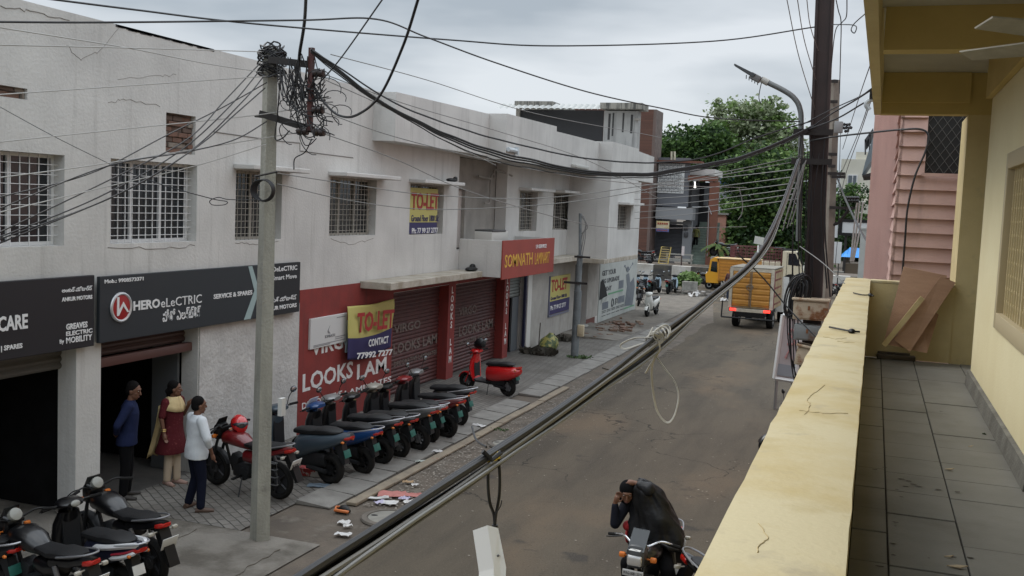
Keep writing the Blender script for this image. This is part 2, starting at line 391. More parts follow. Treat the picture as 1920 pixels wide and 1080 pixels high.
# ================================================================== white commercial building
B = thing('commercial_building', 'long two-storey white plastered building with barred windows along the left of the street', 'building', (XF, 11, 0), world=True)
def ty(px, py, X=XF): return FX(px, py, X).y
holes = [(4.0, 11.17, -.5, 2.47, 'open'), (11.65, 13.88, -.5, 2.5, 'open'), (21.05, 24.3, -.5, 2.52, 'open'), (24.75, 28.55, -.5, 2.5, 'open'),
         (29.0, 30.75, -.5, 2.6, 'open'), (36.15, 38.0, -.5, 2.55, 'open'),
         (8.7, 10.93, 3.87, 5.09, 'win'), (11.81, 13.78, 3.87, 5.1, 'win'), (14.84, 16.28, 3.86, 5.07, 'win'), (18.04, 20.05, 3.88, 5.08, 'win'),
         (21.77, 23.75, 3.86, 5.07, 'win'), (29.6, 31.35, 3.85, 5.1, 'win'), (33.1, 35.3, 3.86, 5.12, 'win'),
         (13.0, 13.72, 5.26, 5.87, 'brick'), (9.3, 10.29, 5.76, 5.9, 'brick'), (24.7, 28.4, 3.4, 5.9, 'recess')]
def facade(mb, Y0, Y1, Z0, Z1, X, holes, depth, sgn=1):
    ys = sorted({Y0, Y1, *[h[0] for h in holes], *[h[1] for h in holes]}); ys = [a for a in ys if Y0 <= a <= Y1]
    zs = sorted({Z0, Z1, *[h[2] for h in holes], *[h[3] for h in holes]}); zs = [a for a in zs if Z0 <= a <= Z1]
    for i in range(len(ys)-1):
        for j in range(len(zs)-1):
            cy, cz = (ys[i]+ys[i+1])/2, (zs[j]+zs[j+1])/2
            if any(h[0] < cy < h[1] and h[2] < cz < h[3] for h in holes): continue
            mb.poly([(X, ys[i], zs[j]), (X, ys[i+1], zs[j]), (X, ys[i+1], zs[j+1]), (X, ys[i], zs[j+1])])
    for h in holes:
        a, b, c, d = h[:4]; x2 = X-depth(h)
        mb.poly([(X, a, c), (X, a, d), (x2, a, d), (x2, a, c)]); mb.poly([(X, b, d), (X, b, c), (x2, b, c), (x2, b, d)])
        mb.poly([(X, a, d), (X, b, d), (x2, b, d), (x2, a, d)])
        if c > 0: mb.poly([(X, b, c), (X, a, c), (x2, a, c), (x2, b, c)])
wl = MB()
facade(wl, 4, 46.6, -.05, 7.0, XF, holes, lambda h: {'open': .32, 'win': .27, 'brick': .09, 'recess': .35}[h[4]])
# parapet thickness, ends, roof deck, back
wl.bb((XF-.22, 4, 6.6), (XF-.01, 46.6, 6.99))
wl.poly([(XF, 46.6, -.05), (-17, 46.6, -.05), (-17, 46.6, 7), (XF, 46.6, 7)])
wl.poly([(-17, 4, 0), (-17, 46.6, 0), (-17, 46.6, 7), (-17, 4, 7)]); wl.poly([(XF-.1, 4, 6.55), (-17, 4, 6.55), (-17, 46.6, 6.55), (XF-.1, 46.6, 6.55)])
wl.poly([(XF-.02, 4, -.05), (-17, 4, -.05), (-17, 4, 7), (XF-.02, 4, 7)])
wall = put('wall', wl, plaster, B, False)
inn = MB()
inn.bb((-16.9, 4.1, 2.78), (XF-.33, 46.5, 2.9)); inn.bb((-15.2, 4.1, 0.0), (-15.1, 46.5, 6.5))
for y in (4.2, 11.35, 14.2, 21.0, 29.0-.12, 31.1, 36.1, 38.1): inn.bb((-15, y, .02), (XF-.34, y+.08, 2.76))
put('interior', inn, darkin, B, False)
put('door_recess', MB().bb((XF-.43, 24.71, 3.41), (XF-.36, 28.39, 5.89)), plaster_grey, B, False)
random.seed(19); obm = [M('old_brick', (.20, .105, .075), .95, col2=(.13, .08, .06), ns=9), M('mortared_brick', (.24, .205, .17), .95, col2=(.16, .13, .11), ns=8), M('dark_brick', (.11, .075, .06), .95)]
for h in holes:
    if h[4] == 'brick':
        b = MB()
        z = h[2]; row = 0
        while z < h[3]-.01:
            y = h[0]-(.12 if row % 2 else 0)
            while y < h[1]:
                ya, yb = max(y, h[0]+.002), min(y+.235, h[1]-.002)
                if yb-ya > .03:
                    b.mi = random.choice((0, 0, 1, 2)); x_ = XF-.085+random.uniform(0, .045); b.box((x_-.02, (ya+yb)/2, z+.04), (.05, yb-ya-.012, .072), Matrix.Rotation(random.uniform(-.05, .05), 3, 'X'), .008)
                y += .235
            z += .083; row += 1
        put('exposed_brick', b, obm, B, False)
for h in holes:
    if h[4] == 'brick': put('brick_mortar', MB().bb((XF-.13, h[0], h[2]), (XF-.088, h[1], h[3])), M('old_mortar', (.15, .13, .115), .95), B, False)
# patches of plaster of another kind
b = MB(); b.bb((XF+.002, 13.9, -.05), (XF+.022, 16.96, 2.62)); put('rough_plaster', b, plaster2, B, False)
# cracks: thin dark grooves standing as fine raised seams
ck = MB()
def crack(pts, r=.006):
    r *= .7
    P = []
    for i in range(len(pts)-1):
        a, c = V(pts[i]), V(pts[i+1])
        for k in range(7):
            q = a.lerp(c, k/7); P.append(q+V((0, random.uniform(-.03, .03), random.uniform(-.025, .025))))
    P.append(V(pts[-1])); put('plaster_crack', MB().tube(P, r, 4), M('crack_dark', (.27, .255, .235), .95), B, False)
def fp(px, py, X=XF+.001): return FX(px, py, X)
crack([fp(0, 12), fp(60, 22), fp(130, 38)], .012)
crack([fp(222, 55), fp(190, 95), fp(150, 110), fp(125, 85)], .007)
crack([fp(205, 195), fp(235, 185), fp(300, 200)], .007); crack([fp(205, 462), fp(300, 466), fp(365, 460)], .011)
crack([fp(443, 455), fp(480, 459), fp(522, 452)], .009); crack([fp(620, 449), fp(660, 458), fp(700, 447)], .008)
crack([fp(220, 150), fp(300, 143), fp(330, 140)], .005)
for P in ([fp(400, 247), fp(490, 260)], [fp(490, 262), fp(562, 268), fp(562, 283), fp(662, 296)]): put('plaster_groove', MB().tube(P, .012, 4), M('groove_shadow', (.2, .19, .175), .9), B, False)
# dark moss along the roof edge
ms = MB()
P0, P1 = fp(222, 53), fp(400, 93)
for i in range(60):
    t = i/60; q = P0.lerp(P1, t); hh_ = .02+.05*abs(noise.noise((q.y*3, 1, 2)))+random.uniform(0, .02); ms.box((XF+.0, q.y, 7.002-hh_/2), (.012, .11, hh_))
put('moss', ms, M('black_moss', (.03, .03, .032), .95), B, False)
# upper projecting boxes (deep sunshade bands) at three set-outs
def band(name, X, Y0, Y1, z0, tops):
    m = MB()
    pts = [(X, Y0, z0)]+[(X, y, z) for y, z in tops]+[(X, Y1, z0)]
    m.prism(pts, (XF-X+.001, 0, 0)); return put(name, m, plaster, B, False)
X1, X2, X3 = -9.82, -9.32, -8.85
y1 = ty(742, 215, X1); y2 = ty(950, 240, X2); y3 = ty(1147, 300, X3)
za = [FX(px, py, X1).z for px, py in ((745, 174), (900, 209))]; 
band('sunshade_band', X1, y1, y2-.001, 5.93, [(y1, FX(742, 172, X1).z), (y2-.001, FX(904, 210, X1).z)])
q = [FX(px, py, X2) for px, py in ((951, 213), (1044, 237), (1046, 247), (1118, 265))]
band('sunshade_band', X2, y2, y3-.002, FX(1000, 307, X2).z, [(y2, q[0].z), (q[1].y, q[1].z), (q[1].y+.02, q[2].z), (y3-.002, q[3].z)])
q = [FX(px, py, X3) for px, py in ((1150, 266), (1198, 279), (1199, 284), (1225, 294))]
y4 = FX(1190, 470, X3).y; y5 = FX(1226, 310, X3).y
print('bands', y1, y2, y3, y4, y5)
band('sunshade_band', X3, y3, y5, FX(1205, 340, X3).z, [(y3, q[0].z), (q[1].y, q[1].z), (q[1].y+.02, q[2].z), (y5, q[3].z)])
# projecting bay under it, with its own barred window
zb0, zb1 = FX(1190, 478, X3).z, FX(1205, 340, X3).z+.01
wy0, wy1 = FX(1159, 400, X3).y, FX(1183, 400, X3).y; wz0, wz1 = FX(1170, 431, X3).z, FX(1160, 384, X3).z
bay = MB(); bh = [(wy0, wy1, wz0, wz1, 'win')]
facade(bay, y3, y4, zb0, zb1, X3, bh, lambda h: .27)
bay.poly([(X3, y3, zb0), (X3, y3, zb1), (XF, y3, zb1), (XF, y3, zb0)]); bay.poly([(X3, y4, zb0), (X3, y4, zb1), (XF, y4, zb1), (XF, y4, zb0)])
bay.poly([(X3, y3, zb0), (XF, y3, zb0), (XF, y4, zb0), (X3, y4, zb0)])
put('bay', bay, plaster, B, False)
# ledges
def slab(name, X, Y0, Y1, z0, z1, mat=plaster, lip=0):
    return put(name, MB().bb((XF-.001, Y0, z0), (X, Y1, z1), .015), mat, B, False)
slab('canopy_slab', -9.62, ty(733, 535, -9.62), 24.78, 2.74, 2.90, M('stained_slab', (.47, .43, .37), .9, col2=(.30, .26, .2), ns=3, bump=.4))
slab('canopy_slab', -9.72, 30.45, y3-.01, 2.80, 2.97, _M['stained_slab'])
slab('canopy_slab', X3+.02, y3-.4, y4+.5, zb0-.16, zb0-.003, _M['stained_slab'])
for (a, bb_, z) in ((14.75, 16.55, 5.09), (17.95, 20.4, 5.1), (21.68, 24.1, 5.09), (29.45, 31.9, 5.12), (33.0, 35.9, 5.14)):
    slab('window_shade', -9.93, a, bb_, z, z+.085)
put('window_shade', MB().bb((X3-.001, wy0-.05, wz1+.01), (X3+.42, wy1+.4, wz1+.1), .01), plaster, B, False)
# barred windows
def window(y0, y1, z0, z1, X, bar, fr, nb, nh, extra=()):
    f = MB(); fw = .05; x = X-.21
    f.bb((x-.03, y0+.002, z0+.002), (x+.03, y0+fw, z1-.002)); f.bb((x-.03, y1-fw, z0+.002), (x+.03, y1-.002, z1-.002))
    f.bb((x-.028, y0+fw, z0+.002), (x+.028, y1-fw, z0+fw)); f.bb((x-.028, y0+fw, z1-fw), (x+.028, y1-fw, z1-.002))
    for t in extra: f.bb((x-.026, y0+(y1-y0)*t-.03, z0+fw), (x+.026, y0+(y1-y0)*t+.03, z1-fw))
    w = put('window', f, fr, B, False)
    p = MB(); p.bb((x-.018, y0+fw*.8, z0+fw*.8), (x-.008, y1-fw*.8, z1-fw*.8)); put('pane', p, glass_dark, w, False)
    gm = MB(); xg = X-.13
    for i in range(1, nb):
        yy = y0+(y1-y0)*i/nb; gm.bb((xg-.006, yy-.005, z0), (xg+.006, yy+.005, z1))
    for i in range(1, nh):
        zz = z0+(z1-z0)*i/nh; gm.bb((xg+.0065, y0, zz-.0045), (xg+.0165, y1, zz+.0045))
    put('grille', gm, bar, w, False)
window(8.7, 10.93, 3.87, 5.09, XF, white_metal, white_metal, 14, 9, (.35, .66))
window(11.81, 13.78, 3.87, 5.1, XF, white_metal, white_metal, 13, 11, (.33, .66))
window(14.84, 16.28, 3.86, 5.07, XF, dullbar, dullbar, 12, 11, (.5,))
window(18.04, 20.05, 3.88, 5.08, XF, dullbar, dullbar, 13, 11, (.34, .67))
window(21.77, 23.75, 3.86, 5.07, XF, dullbar, dullbar, 12, 9, (.5,))
window(29.6, 31.35, 3.85, 5.1, XF, dullbar, dullbar, 10, 11, (.35, .7))
window(33.1, 35.3, 3.86, 5.12, XF, dullbar, dullbar, 10, 11, (.35, .7))
window(wy0, wy1, wz0, wz1, X3, dullbar, dullbar, 9, 8, (.5,))
# upstairs door beside the sign box
d = put('door', MB().bb((XF-.36, 24.75, 3.45), (XF-.3, 25.65, 5.02)), M('pale_pink_door', (.50, .44, .40), .7, col2=(.42, .37, .34), ns=2), B, False)
put('door_frame', MB().bb((XF-.29, 25.66, 3.45), (XF-.2, 25.8, 5.1)).bb((XF-.29, 24.72, 5.03), (XF-.2, 25.66, 5.1)), plaster_grey, B, False)
put('drain_pipe', MB().tube(cr_spline([FX(897, 330, XF-.2), FX(925, 335, XF-.2), FX(928, 318, XF-.2), FX(960, 330, XF+.03)], 5), .03, 6).tube(cr_spline([FX(927, 325, XF-.2), FX(920, 335, XF-.2), FX(918, 378, XF-.2), FX(908, 381, XF-.2)], 5), .028, 6), plaster_grey, B)
# sign box (solid balcony) above the shutters
XS = -9.15; sy0 = FX(940, 490, XS).y; sy1 = FX(1036, 480, XS).y; zt = FX(940, 452, XS).z; zb = FX(940, 521, XS).z
box = MB()
box.bb((XF+.001, sy0, zb), (XS, sy0+.12, zt), .01); box.bb((XS-.1, sy0+.121, zb), (XS-.001, sy1, zt)); box.bb((XF+.001, sy1-.12, zb+.001), (XS-.101, sy1-.001, zt-.001)); box.bb((XF+.001, sy0+.121, zb+.002), (XS-.101, sy1-.121, zb+.15))
put('sign_box', box, plaster, B, False)
# painted ground floor: red wall, red pillars
rp_ = MB(); rp_.bb((XF+.001, 16.98, -.02), (XF+.012, 21.04, 2.86)); put('red_wall', rp_, redpaint, B, False)
for a, c in ((24.3, 24.75), (28.55, 29.0)):
    pm = MB(); pm.bb((XF-.33, a-.006, -.02), (XF+.009, c+.004, 2.73)); pl = put('red_pillar', pm, redpaint, B, False)
    text('L\nO\nO\nK\nS\n\nL\nA\nM', .25, (XF+.011, (a+c)/2, 2.28), whitepaint, pl, al='CENTER', bold=.006, sx=.95, lsp=.92, noloc=True)
put('red_lintel', MB().bb((XF-.02, 21.05, 2.53), (XF+.008, 24.29, 2.73)).bb((XF-.02, 24.757, 2.51), (XF+.007, 28.54, 2.73)), redpaint, B, False)
rw = [o for o in B.children if o.name == 'red_wall'][0]
XR_ = XF+.014
for s_, lb, rb, tp, bo in (('LOOKS', (567, 736), (661, 714), 702, .02), ('LAM', (669, 712), (724, 696), 684, .02), ('VIRGO', (583, 668), (664, 651), 640, .02), ('DECORATIVE', (566, 769), (641, 747), 756, .006), ('LAMINATES', (646, 745), (733, 724), 733, .006)): ptext(rw, s_, XR_, lb, rb, tp, whitepaint, bo)
# roller shutters
def shutter(y0, y1, z0, z1, mat, X=XF-.27, step=.095, words=None):
    m = MB(); z = z0; pr = []
    while z < z1:
        pr += [(X, z), (X+.022, z+step*.3), (X+.022, z+step*.62), (X, z+step*.95)]; z += step
    for i in range(len(pr)-1):
        (xa, za), (xb, zb_) = pr[i], pr[i+1]
        m.poly([(xa, y0, za), (xa, y1, za), (xb, y1, zb_), (xb, y0, zb_)])
    s_ = put('roller_shutter', m, mat, B, False)
    for w_ in words or (): ptext(s_, w_[0], X+.024, w_[1], w_[2], w_[3], M('faded_letter_paint', (.17, .135, .12), .8), w_[4])
    return s_
shutter(21.06, 24.28, 0.02, 2.55, maroon, words=[('VIRGO', (738, 627), (788, 617), 610, .012), ('LOOKS LAM', (737, 666), (818, 656), 646, .012), ('DECORATIVE LAMINATES', (738, 688), (818, 672), 679, .004)])
shutter(24.77, 28.53, 0.02, 2.52, maroon, words=[('VIRGO', (860, 594), (893, 587), 578, .012), ('LOOKS LAM', (860, 632), (923, 624), 613, .012), ('DECORATIVE LAMINATES', (861, 648), (918, 641), 640, .004)])
shutter(29.02, 30.73, 1.75, 2.6, M('grey_green_shutter', (.16, .17, .16), .5, .3), step=.1)
shutter(5, 11.16, 2.12, 2.5, M('old_shutter', (.09, .085, .075), .6))
shutter(11.67, 13.86, 2.2, 2.5, M('brown_shutter', (.07, .04, .035), .5))
put('shutter_rail', MB().bb((XF-.2, 11.67, 2.06), (XF-.1, 13.86, 2.2), .01), M('brown_rail', (.10, .045, .038), .45), B)
put('door_leaf', MB().bb((XF-.3, 30.0, .02), (XF-.24, 30.6, 1.74)), M('grey_door', (.10, .11, .12), .5), B, False)
put('blue_door_frame', MB().bb((XF-.1, 30.64, .0), (XF-.02, 30.745, 2.59)), M('navy_frame', (.015, .018, .05), .5), B, False)
put('inner_panel', MB().bb((XF-.85, 13.80, .02), (XF-.34, 13.85, 2.3)), M('grey_inner_panel', (.11, .115, .12), .8), B, False)
sh_ = MB()
for k in range(4): sh_.bb((-14.9, 11.9, .4+k*.55), (-14.3, 13.9, .44+k*.55)); sh_.bb((-14.8, 12.1+.3*k, .45+k*.55), (-14.4, 12.5+.3*k, .8+k*.55)); sh_.bb((-13.2, 5+k*1.5, .02), (-12.6, 5.9+k*1.5, .75+.2*k))
put('stock_shelf', sh_, M('dim_stock', (.10, .095, .09), .8, col2=(.05, .045, .05), ns=3), B, False)
put('white_jamb', MB().bb((XF+.001, 30.76, 0), (XF+.014, 31.15, 2.6)), M('white_jamb_paint', (.58, .57, .54), .8), B, False)
put('door', MB().bb((XF-.31, 36.16, 0), (XF-.2, 37.2, 2.5)), M('dark_blue_door', (.008, .01, .018), .5), B, False)
put('door_skirting', MB().bb((XF+.001, 38.01, 0), (XF+.01, 39.3, .32)), M('red_skirting', (.13, .045, .035), .8), B, False)
lw = M('darkened_lower_plaster', (.40, .38, .35), .95, col2=(.30, .285, .26), ns=1.3, bump=.4, bs=20, streak=(.22, .2, .18))  # streaked plaster, colour darkened to offset the strong sky light here
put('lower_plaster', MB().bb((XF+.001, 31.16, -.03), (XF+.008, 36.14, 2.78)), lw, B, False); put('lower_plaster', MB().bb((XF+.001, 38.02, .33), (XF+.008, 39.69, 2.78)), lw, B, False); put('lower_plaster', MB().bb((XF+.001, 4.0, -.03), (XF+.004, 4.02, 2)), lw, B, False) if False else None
# ================================================================== yellow building with the balcony
Yb = thing('yellow_building', 'yellow painted building whose balcony corridor and roof beams fill the right of the view', 'building', (0, 0, 3.15), world=True)
ZF, ZP = 3.15, 4.02; XI, XO, XW = -.012, -.272, .96; YE = 12.08
pp = MB(); pp.bb((XO, -1.5, 2.75), (XI, YE+.2, ZP-.03)); pp.bb((XI+.001, YE, ZF), (.869, YE+.16, ZP-.035))
put('parapet', pp, yellow, Yb, False)
capm = MB(); ny = 90; rows = []
for j in range(ny+1):
    y = -1.5+(YE+.2+1.5)*j/ny
    rows.append([capm.bm.verts.new(p) for p in ((XO-.004-.006*noise.noise((y*3, 0, 0)), y, ZP-.031), (XO-.004-.008*noise.noise((y*4, 0, 5)), y, ZP-.005), (XO+.06, y, ZP), (XI-.05, y, ZP), (XI+.004+.004*noise.noise((y*5, 2, 0)), y, ZP-.006), (XI+.004, y, ZP-.031))])
for j in range(ny):
    for i in range(5): capm._f([rows[j][i], rows[j][i+1], rows[j+1][i+1], rows[j+1][i]])
capm._f(rows[0]); capm._f(rows[-1][::-1])
put('parapet_cap', capm, yellow_top, Yb)
put('parapet_cap', MB().bb((XI+.006, YE-.005, ZP-.034), (.868, YE+.165, ZP), .008), yellow_top, Yb)
random.seed(66)
for P in ([(1548, 722), (1525, 738), (1512, 750), (1520, 760), (1506, 782)], [(1424, 982), (1441, 1008), (1424, 1022), (1418, 1040)], [(1500, 770), (1545, 775), (1600, 776)], [(1568, 640), (1610, 644)], [(1545, 632), (1570, 636), (1590, 634)]):
    Q = []
    for i in range(len(P)-1):
        for k in range(5): Q.append(G(P[i][0]+(P[i+1][0]-P[i][0])*k/5+random.uniform(-2, 2), P[i][1]+(P[i+1][1]-P[i][1])*k/5+random.uniform(-1, 1), ZP+.0008))
    put('hairline_crack', MB().tube(Q, .0014, 4), M('ochre_crack', (.42, .33, .17), .9), Yb, False)
# floor of stone slabs
stone = M('grey_floor_stone', (.20, .195, .175), .6, col2=(.155, .15, .132), ns=1.6, bump=.12, bs=60, col3=(.12, .11, .09), ns3=1.1, amt3=(.55, .72))
fl = MB(); random.seed(3)
lines_x = [XI, .16, .50, .975, 1.4, 1.9, 2.6]
for i in range(len(lines_x)-1):
    y = -1.2+random.uniform(0, .4)
    while y < YE:
        ln = random.choice([.42, .45, .48]); y1_ = min(y+ln, YE-.002); dz = random.uniform(-.003, .003)
        if not (i >= 4 and y > 6.4):
            fl.bb((lines_x[i]+.004, y+.004, ZF-.05), (lines_x[i+1]-.004, y1_-.004, ZF+dz), .003)
        y = y1_+.0001
        if y1_ >= YE-.01: break
put('floor', fl, stone, Yb, False)
put('floor_joint', MB().bb((XO, -1.5, 2.9), (2.6, YE, ZF-.008)), M('floor_joint_dirt', (.025, .023, .02), .95), Yb, False)
# inner wall with barred window, recess before it
wh = [(6.8, 8.78, 4.0, 5.14, 'win')]
iw = MB(); facade(iw, 6.54, 10.62, ZF-.02, 6.45, XW, wh, lambda h: -.12)
iw.poly([(XW, 6.54, ZF-.02), (2.6, 6.54, ZF-.02), (2.6, 6.54, 6.45), (XW, 6.54, 6.45)]); iw.poly([(2.6, -1.5, ZF-.02), (2.6, 6.54, ZF-.02), (2.6, 6.54, 6.45), (2.6, -1.5, 6.45)])
iw.poly([(2.6, -1.5, ZF-.02), (-.2, -1.5, ZF-.02), (-.2, -1.5, ZF+1), (2.6, -1.5, ZF+1)])
iw.poly([(XW, 10.62, ZF-.02), (2.2, 10.62, ZF-.02), (2.2, 10.62, 6.45), (XW, 10.62, 6.45)]); iw.poly([(2.2, 10.62, ZF-.02), (2.2, 13.2, ZF-.02), (2.2, 13.2, 6.45), (2.2, 10.62, 6.45)])
wallp = M('pale_yellow_wall', (.80, .72, .47), .8, col2=(.75, .66, .41), ns=1.3, bump=.12, bs=50)
put('wall', iw, wallp, Yb, False)
put('skirting', MB().prism([(XW-.045, 6.5, ZF), (XW-.001, 6.5, ZF), (XW-.001, 6.5, ZF+.14), (XW-.03, 6.5, ZF+.13)], (0, 4.12, 0)), M('cement_skirting', (.19, .185, .165), .9, col2=(.12, .115, .10), ns=5, bump=.5), Yb, False)
pc = MB(); pc.bb((.87, YE+.02, ZF-.02), (2.19, YE+.9, 5.869)); put('pillar', pc, yellow, Yb, False)
wf = MB()
for a, c in (((XW-.02, 6.68, 3.88), (XW+.1, 6.806, 5.26)), ((XW-.02, 8.774, 3.88), (XW+.1, 8.89, 5.26)), ((XW-.02, 6.807, 5.134), (XW+.1, 8.773, 5.26)), ((XW-.02, 6.807, 3.88), (XW+.1, 8.773, 4.006))): wf.bb(a, c, .006)
wf.bb((XW+.03, 7.75, 4.0), (XW+.1, 7.83, 5.14))
ww = put('window', wf, M('beige_window_frame', (.48, .40, .25), .7), Yb)
gr = MB()
for i in range(1, 15):
    y = 6.8+1.98*i/15; gr.bb((XW+.02, y-.007, 4.0), (XW+.032, y+.007, 5.14))
for i in range(1, 11):
    z = 4.0+1.14*i/11; gr.bb((XW+.0325, 6.8, z-.007), (XW+.0445, 8.78, z+.007))
put('grille', gr, M('cream_bar', (.66, .56, .34), .6), ww, False)
put('pane', MB().bb((XW+.1, 6.8, 4.0), (XW+.11, 8.78, 5.14)), M('yellow_shutter_board', (.42, .33, .14), .6), ww, False)
# roof: slab panels between cross beams, edge beam
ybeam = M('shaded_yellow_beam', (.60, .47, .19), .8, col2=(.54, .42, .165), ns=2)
XR = -.115
rb = MB(); rb.prism([(-.195, -1.5, 5.875), (-.12, -1.5, 5.875), (-.022, YE+.2, 5.875), (-.098, YE+.2, 5.875)], (0, 0, .72)); put('edge_beam', rb, yellow, Yb, False)
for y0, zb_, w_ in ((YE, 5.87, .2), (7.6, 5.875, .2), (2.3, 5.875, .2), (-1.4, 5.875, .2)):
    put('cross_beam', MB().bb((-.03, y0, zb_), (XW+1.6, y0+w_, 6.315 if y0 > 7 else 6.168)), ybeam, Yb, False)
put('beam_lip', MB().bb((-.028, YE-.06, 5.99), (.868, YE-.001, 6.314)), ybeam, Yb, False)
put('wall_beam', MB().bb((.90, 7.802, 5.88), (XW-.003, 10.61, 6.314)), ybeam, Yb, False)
rs = MB(); rs.bb((-.14, 7.65, 6.316), (2.7, YE+.3, 6.5)); rs.bb((-.14, -1.5, 6.17), (2.7, 7.64, 6.45)); put('ceiling', rs, ceil_p, Yb, False)
put('lower_wall', MB().bb((XO+.03, -1.5, 0), (-.05, YE+.1, 2.74)), yellow, Yb, False)
# ceiling fan
fan = thing('ceiling_fan', 'dusty cream ceiling fan whose blade tips show below the yellow beams', 'ceiling fan', (.80, 4.15, 5.37))
put('motor', MB().lathe((0, 0, 0), (0, 0, 1), [(.02, -.07), (.10, -.06), (.13, -.01), (.12, .05), (.03, .08)]), M('cream_fan_paint', (.50, .47, .38), .5, col2=(.36, .33, .26), ns=7), fan)
put('rod', MB().tube([(0, 0, .07), (0, 0, .92)], .013, 8).lathe((0, 0, .85), (0, 0, 1), [(.02, 0), (.055, .03), (.06, .07)]), _M['cream_fan_paint'], fan)
bl = MB(); bl.prism([(.10, -.035, 0), (.18, -.070, 0), (.62, -.046, 0), (.625, .044, 0), (.18, .068, 0), (.10, .035, 0)], (0, 0, .006)); bl.lathe((.22, 0, -.002), (0, 0, -1), [(.03, -.01), (.03, .006), (.022, .012), (.001, .012)], 16)
bme = bl.mesh('blade')
for k in range(5):
    o = put('blade', bme, _M['cream_fan_paint'], fan); o.rotation_euler = (0, 0, R(180-36+72*k)); o.rotation_euler.rotate_axis('X', R(15))

# ================================================================== pink neighbour
Pk = thing('pink_house', 'pink house with lapped siding and a mesh window just past the balcony end', 'house', (.3, 13.5, 0), world=True)
YS = 13.6; sx0 = FY(1697, 215, YS).x; 
pinks = M('pink_siding_paint', (.60, .40, .35), .85, col2=(.53, .345, .30), ns=1.6, bump=.2, bs=40, streak=(.42, .29, .255))
sd_ = MB(); z = 2.6
hz0, hz1 = FY(1775, 326, YS).z, 7.2; hx0 = FY(1735, 300, YS).x
step = (FY(1760, 405, YS).z-FY(1760, 459, YS).z)/2.0
while z < 7.0:
    x1 = 2.4
    def lap(xa, xb):
        sd_.prism([(xa, YS-.055, z), (xa, YS-.0, z), (xa, YS-.0, z+step), (xa, YS-.012, z+step)], (xb-xa, 0, 0))
    if z+step*.5 < hz0: lap(sx0-.045, x1)
    else: lap(sx0-.045, hx0); lap(1.15, x1)
    # return laps on the street side
    sd_.prism([(sx0-.046, YS-.055, z), (sx0-.0, YS-.055, z), (sx0-.0, YS-.012, z+step), (sx0-.01, YS-.012, z+step)], (0, 3.2, 0))
    z += step
put('siding', sd_, pinks, Pk, False)
put('wall', MB().bb((sx0, YS+.1, 0), (6, 24, 9.5)), pink, Pk, False)
bx0 = FX(1690, 300, .05).x
pf = MB(); yq = FX(1637, 300, -.33).y if False else 30.0
XPB = -.12
pf.bb((XPB, 16.5, FY(1640, 497, 24).z), (sx0-.002, 24, 9.6)); put('projecting_room', pf, pink, Pk, False)
put('mesh_window', MB().bb((hx0, YS-.001, hz0), (1.149, YS+.05, 7.0)), M('dark_mesh_window', (.02, .02, .02), .8), Pk, False)
md = MB(); 
for i in range(-14, 16):
    a = hx0+i*.11
    for s_ in (1, -1):
        p0 = V((a, YS-.012, hz0)); p1 = V((a+s_*1.0, YS-.012, hz0+1.4))
        t0, t1 = 0, 1
        lo, hi = hx0+.01, 1.14
        dx = p1.x-p0.x; ta, tb = sorted(((lo-p0.x)/dx, (hi-p0.x)/dx)); t0, t1 = max(0, ta), min(1, tb)
        if t1 > t0: md.tube([p0.lerp(p1, t0), p0.lerp(p1, t1)], .004, 4)
put('diamond_grille', md, M('grille_wire', (.09, .085, .08), .6), Pk)
put('window_sill', MB().bb((hx0-.03, YS-.09, hz0-.04), (1.149, YS-.056, hz0)), pinks, Pk, False)
# small hung cabin with tin awning, farther along the pink wall
q0 = FY(1622, 290, 30)
cb = thing('window_awning', 'small tin window awning hung on the far edge of the pink house', 'awning', (q0.x, 30, q0.z), world=True)
A = lambda px, py, y=30: FY(px, py, y)
m = MB(); m.prism([A(1637, 255), A(1622, 305), A(1616, 328), A(1634, 300)], (0, 3, 0)); put('tin_sheet', m, M('grey_tin', (.16, .20, .22), .5, .3), cb, False)
m = MB(); m.prism([A(1621, 262), A(1637, 240), A(1638, 246), A(1623, 268)], (0, 3, 0)); m.prism([A(1621, 262), A(1624, 262), A(1624, 290), A(1621, 290)], (0, .1, 0)); m.prism([A(1630, 252), A(1632, 252), A(1631, 280), A(1629, 282)], (0, .1, 0)); put('frame', m, M('dark_frame', (.05, .055, .06), .5), cb, False)
m = MB(); m.prism([A(1618, 328), A(1640, 322), A(1640, 330), A(1617, 331)], (0, 3, 0)); put('bottom_ledge', m, M('dark_ledge', (.025, .022, .02), .8), cb, False)

# ================================================================== buildings across the junction
def bldg(name, label, base, group=None): return thing(name, label, 'building', base, group=group, world=True)
# wood-clad building behind the white one
wood = brickmat('wood_cladding', (.13, .055, .035), (.09, .038, .025), (.06, .028, .02), 1, 1.4, .11, .006, .3, rot=(R(90), 0, 0), dirt=(.11, .05, .033), rough=.6)
wood2 = brickmat('wood_cladding_side', (.155, .115, .10), (.13, .095, .083), (.10, .07, .06), 1, 1.4, .11, .006, .3, rot=(R(90), 0, R(90)), dirt=(.15, .10, .085), rough=.6)
YW = 72.5
a = FY(1197, 205, YW); b2_ = FY(1226, 205, YW); b3 = None
W = bldg('wood_clad_building', 'brown wood-clad tower block rising behind the end of the white building', (b2_.x, YW, 0))
zw = FY(1215, 205, YW).z
put('front_wall', MB().bb((a.x-5.0, YW, 0), (b2_.x, YW+.2, zw)), wood, W, False)
put('side_wall', MB().bb((b2_.x+.002, YW+.002, 0), (b2_.x+.2, FX(1239, 300, b2_.x+.2).y, zw-.002)), wood2, W, False)
put('body', MB().bb((-30, YW+.21, 0), (b2_.x, FX(1239, 300, b2_.x+.2).y-.05, 6.9)), plaster, W, False)
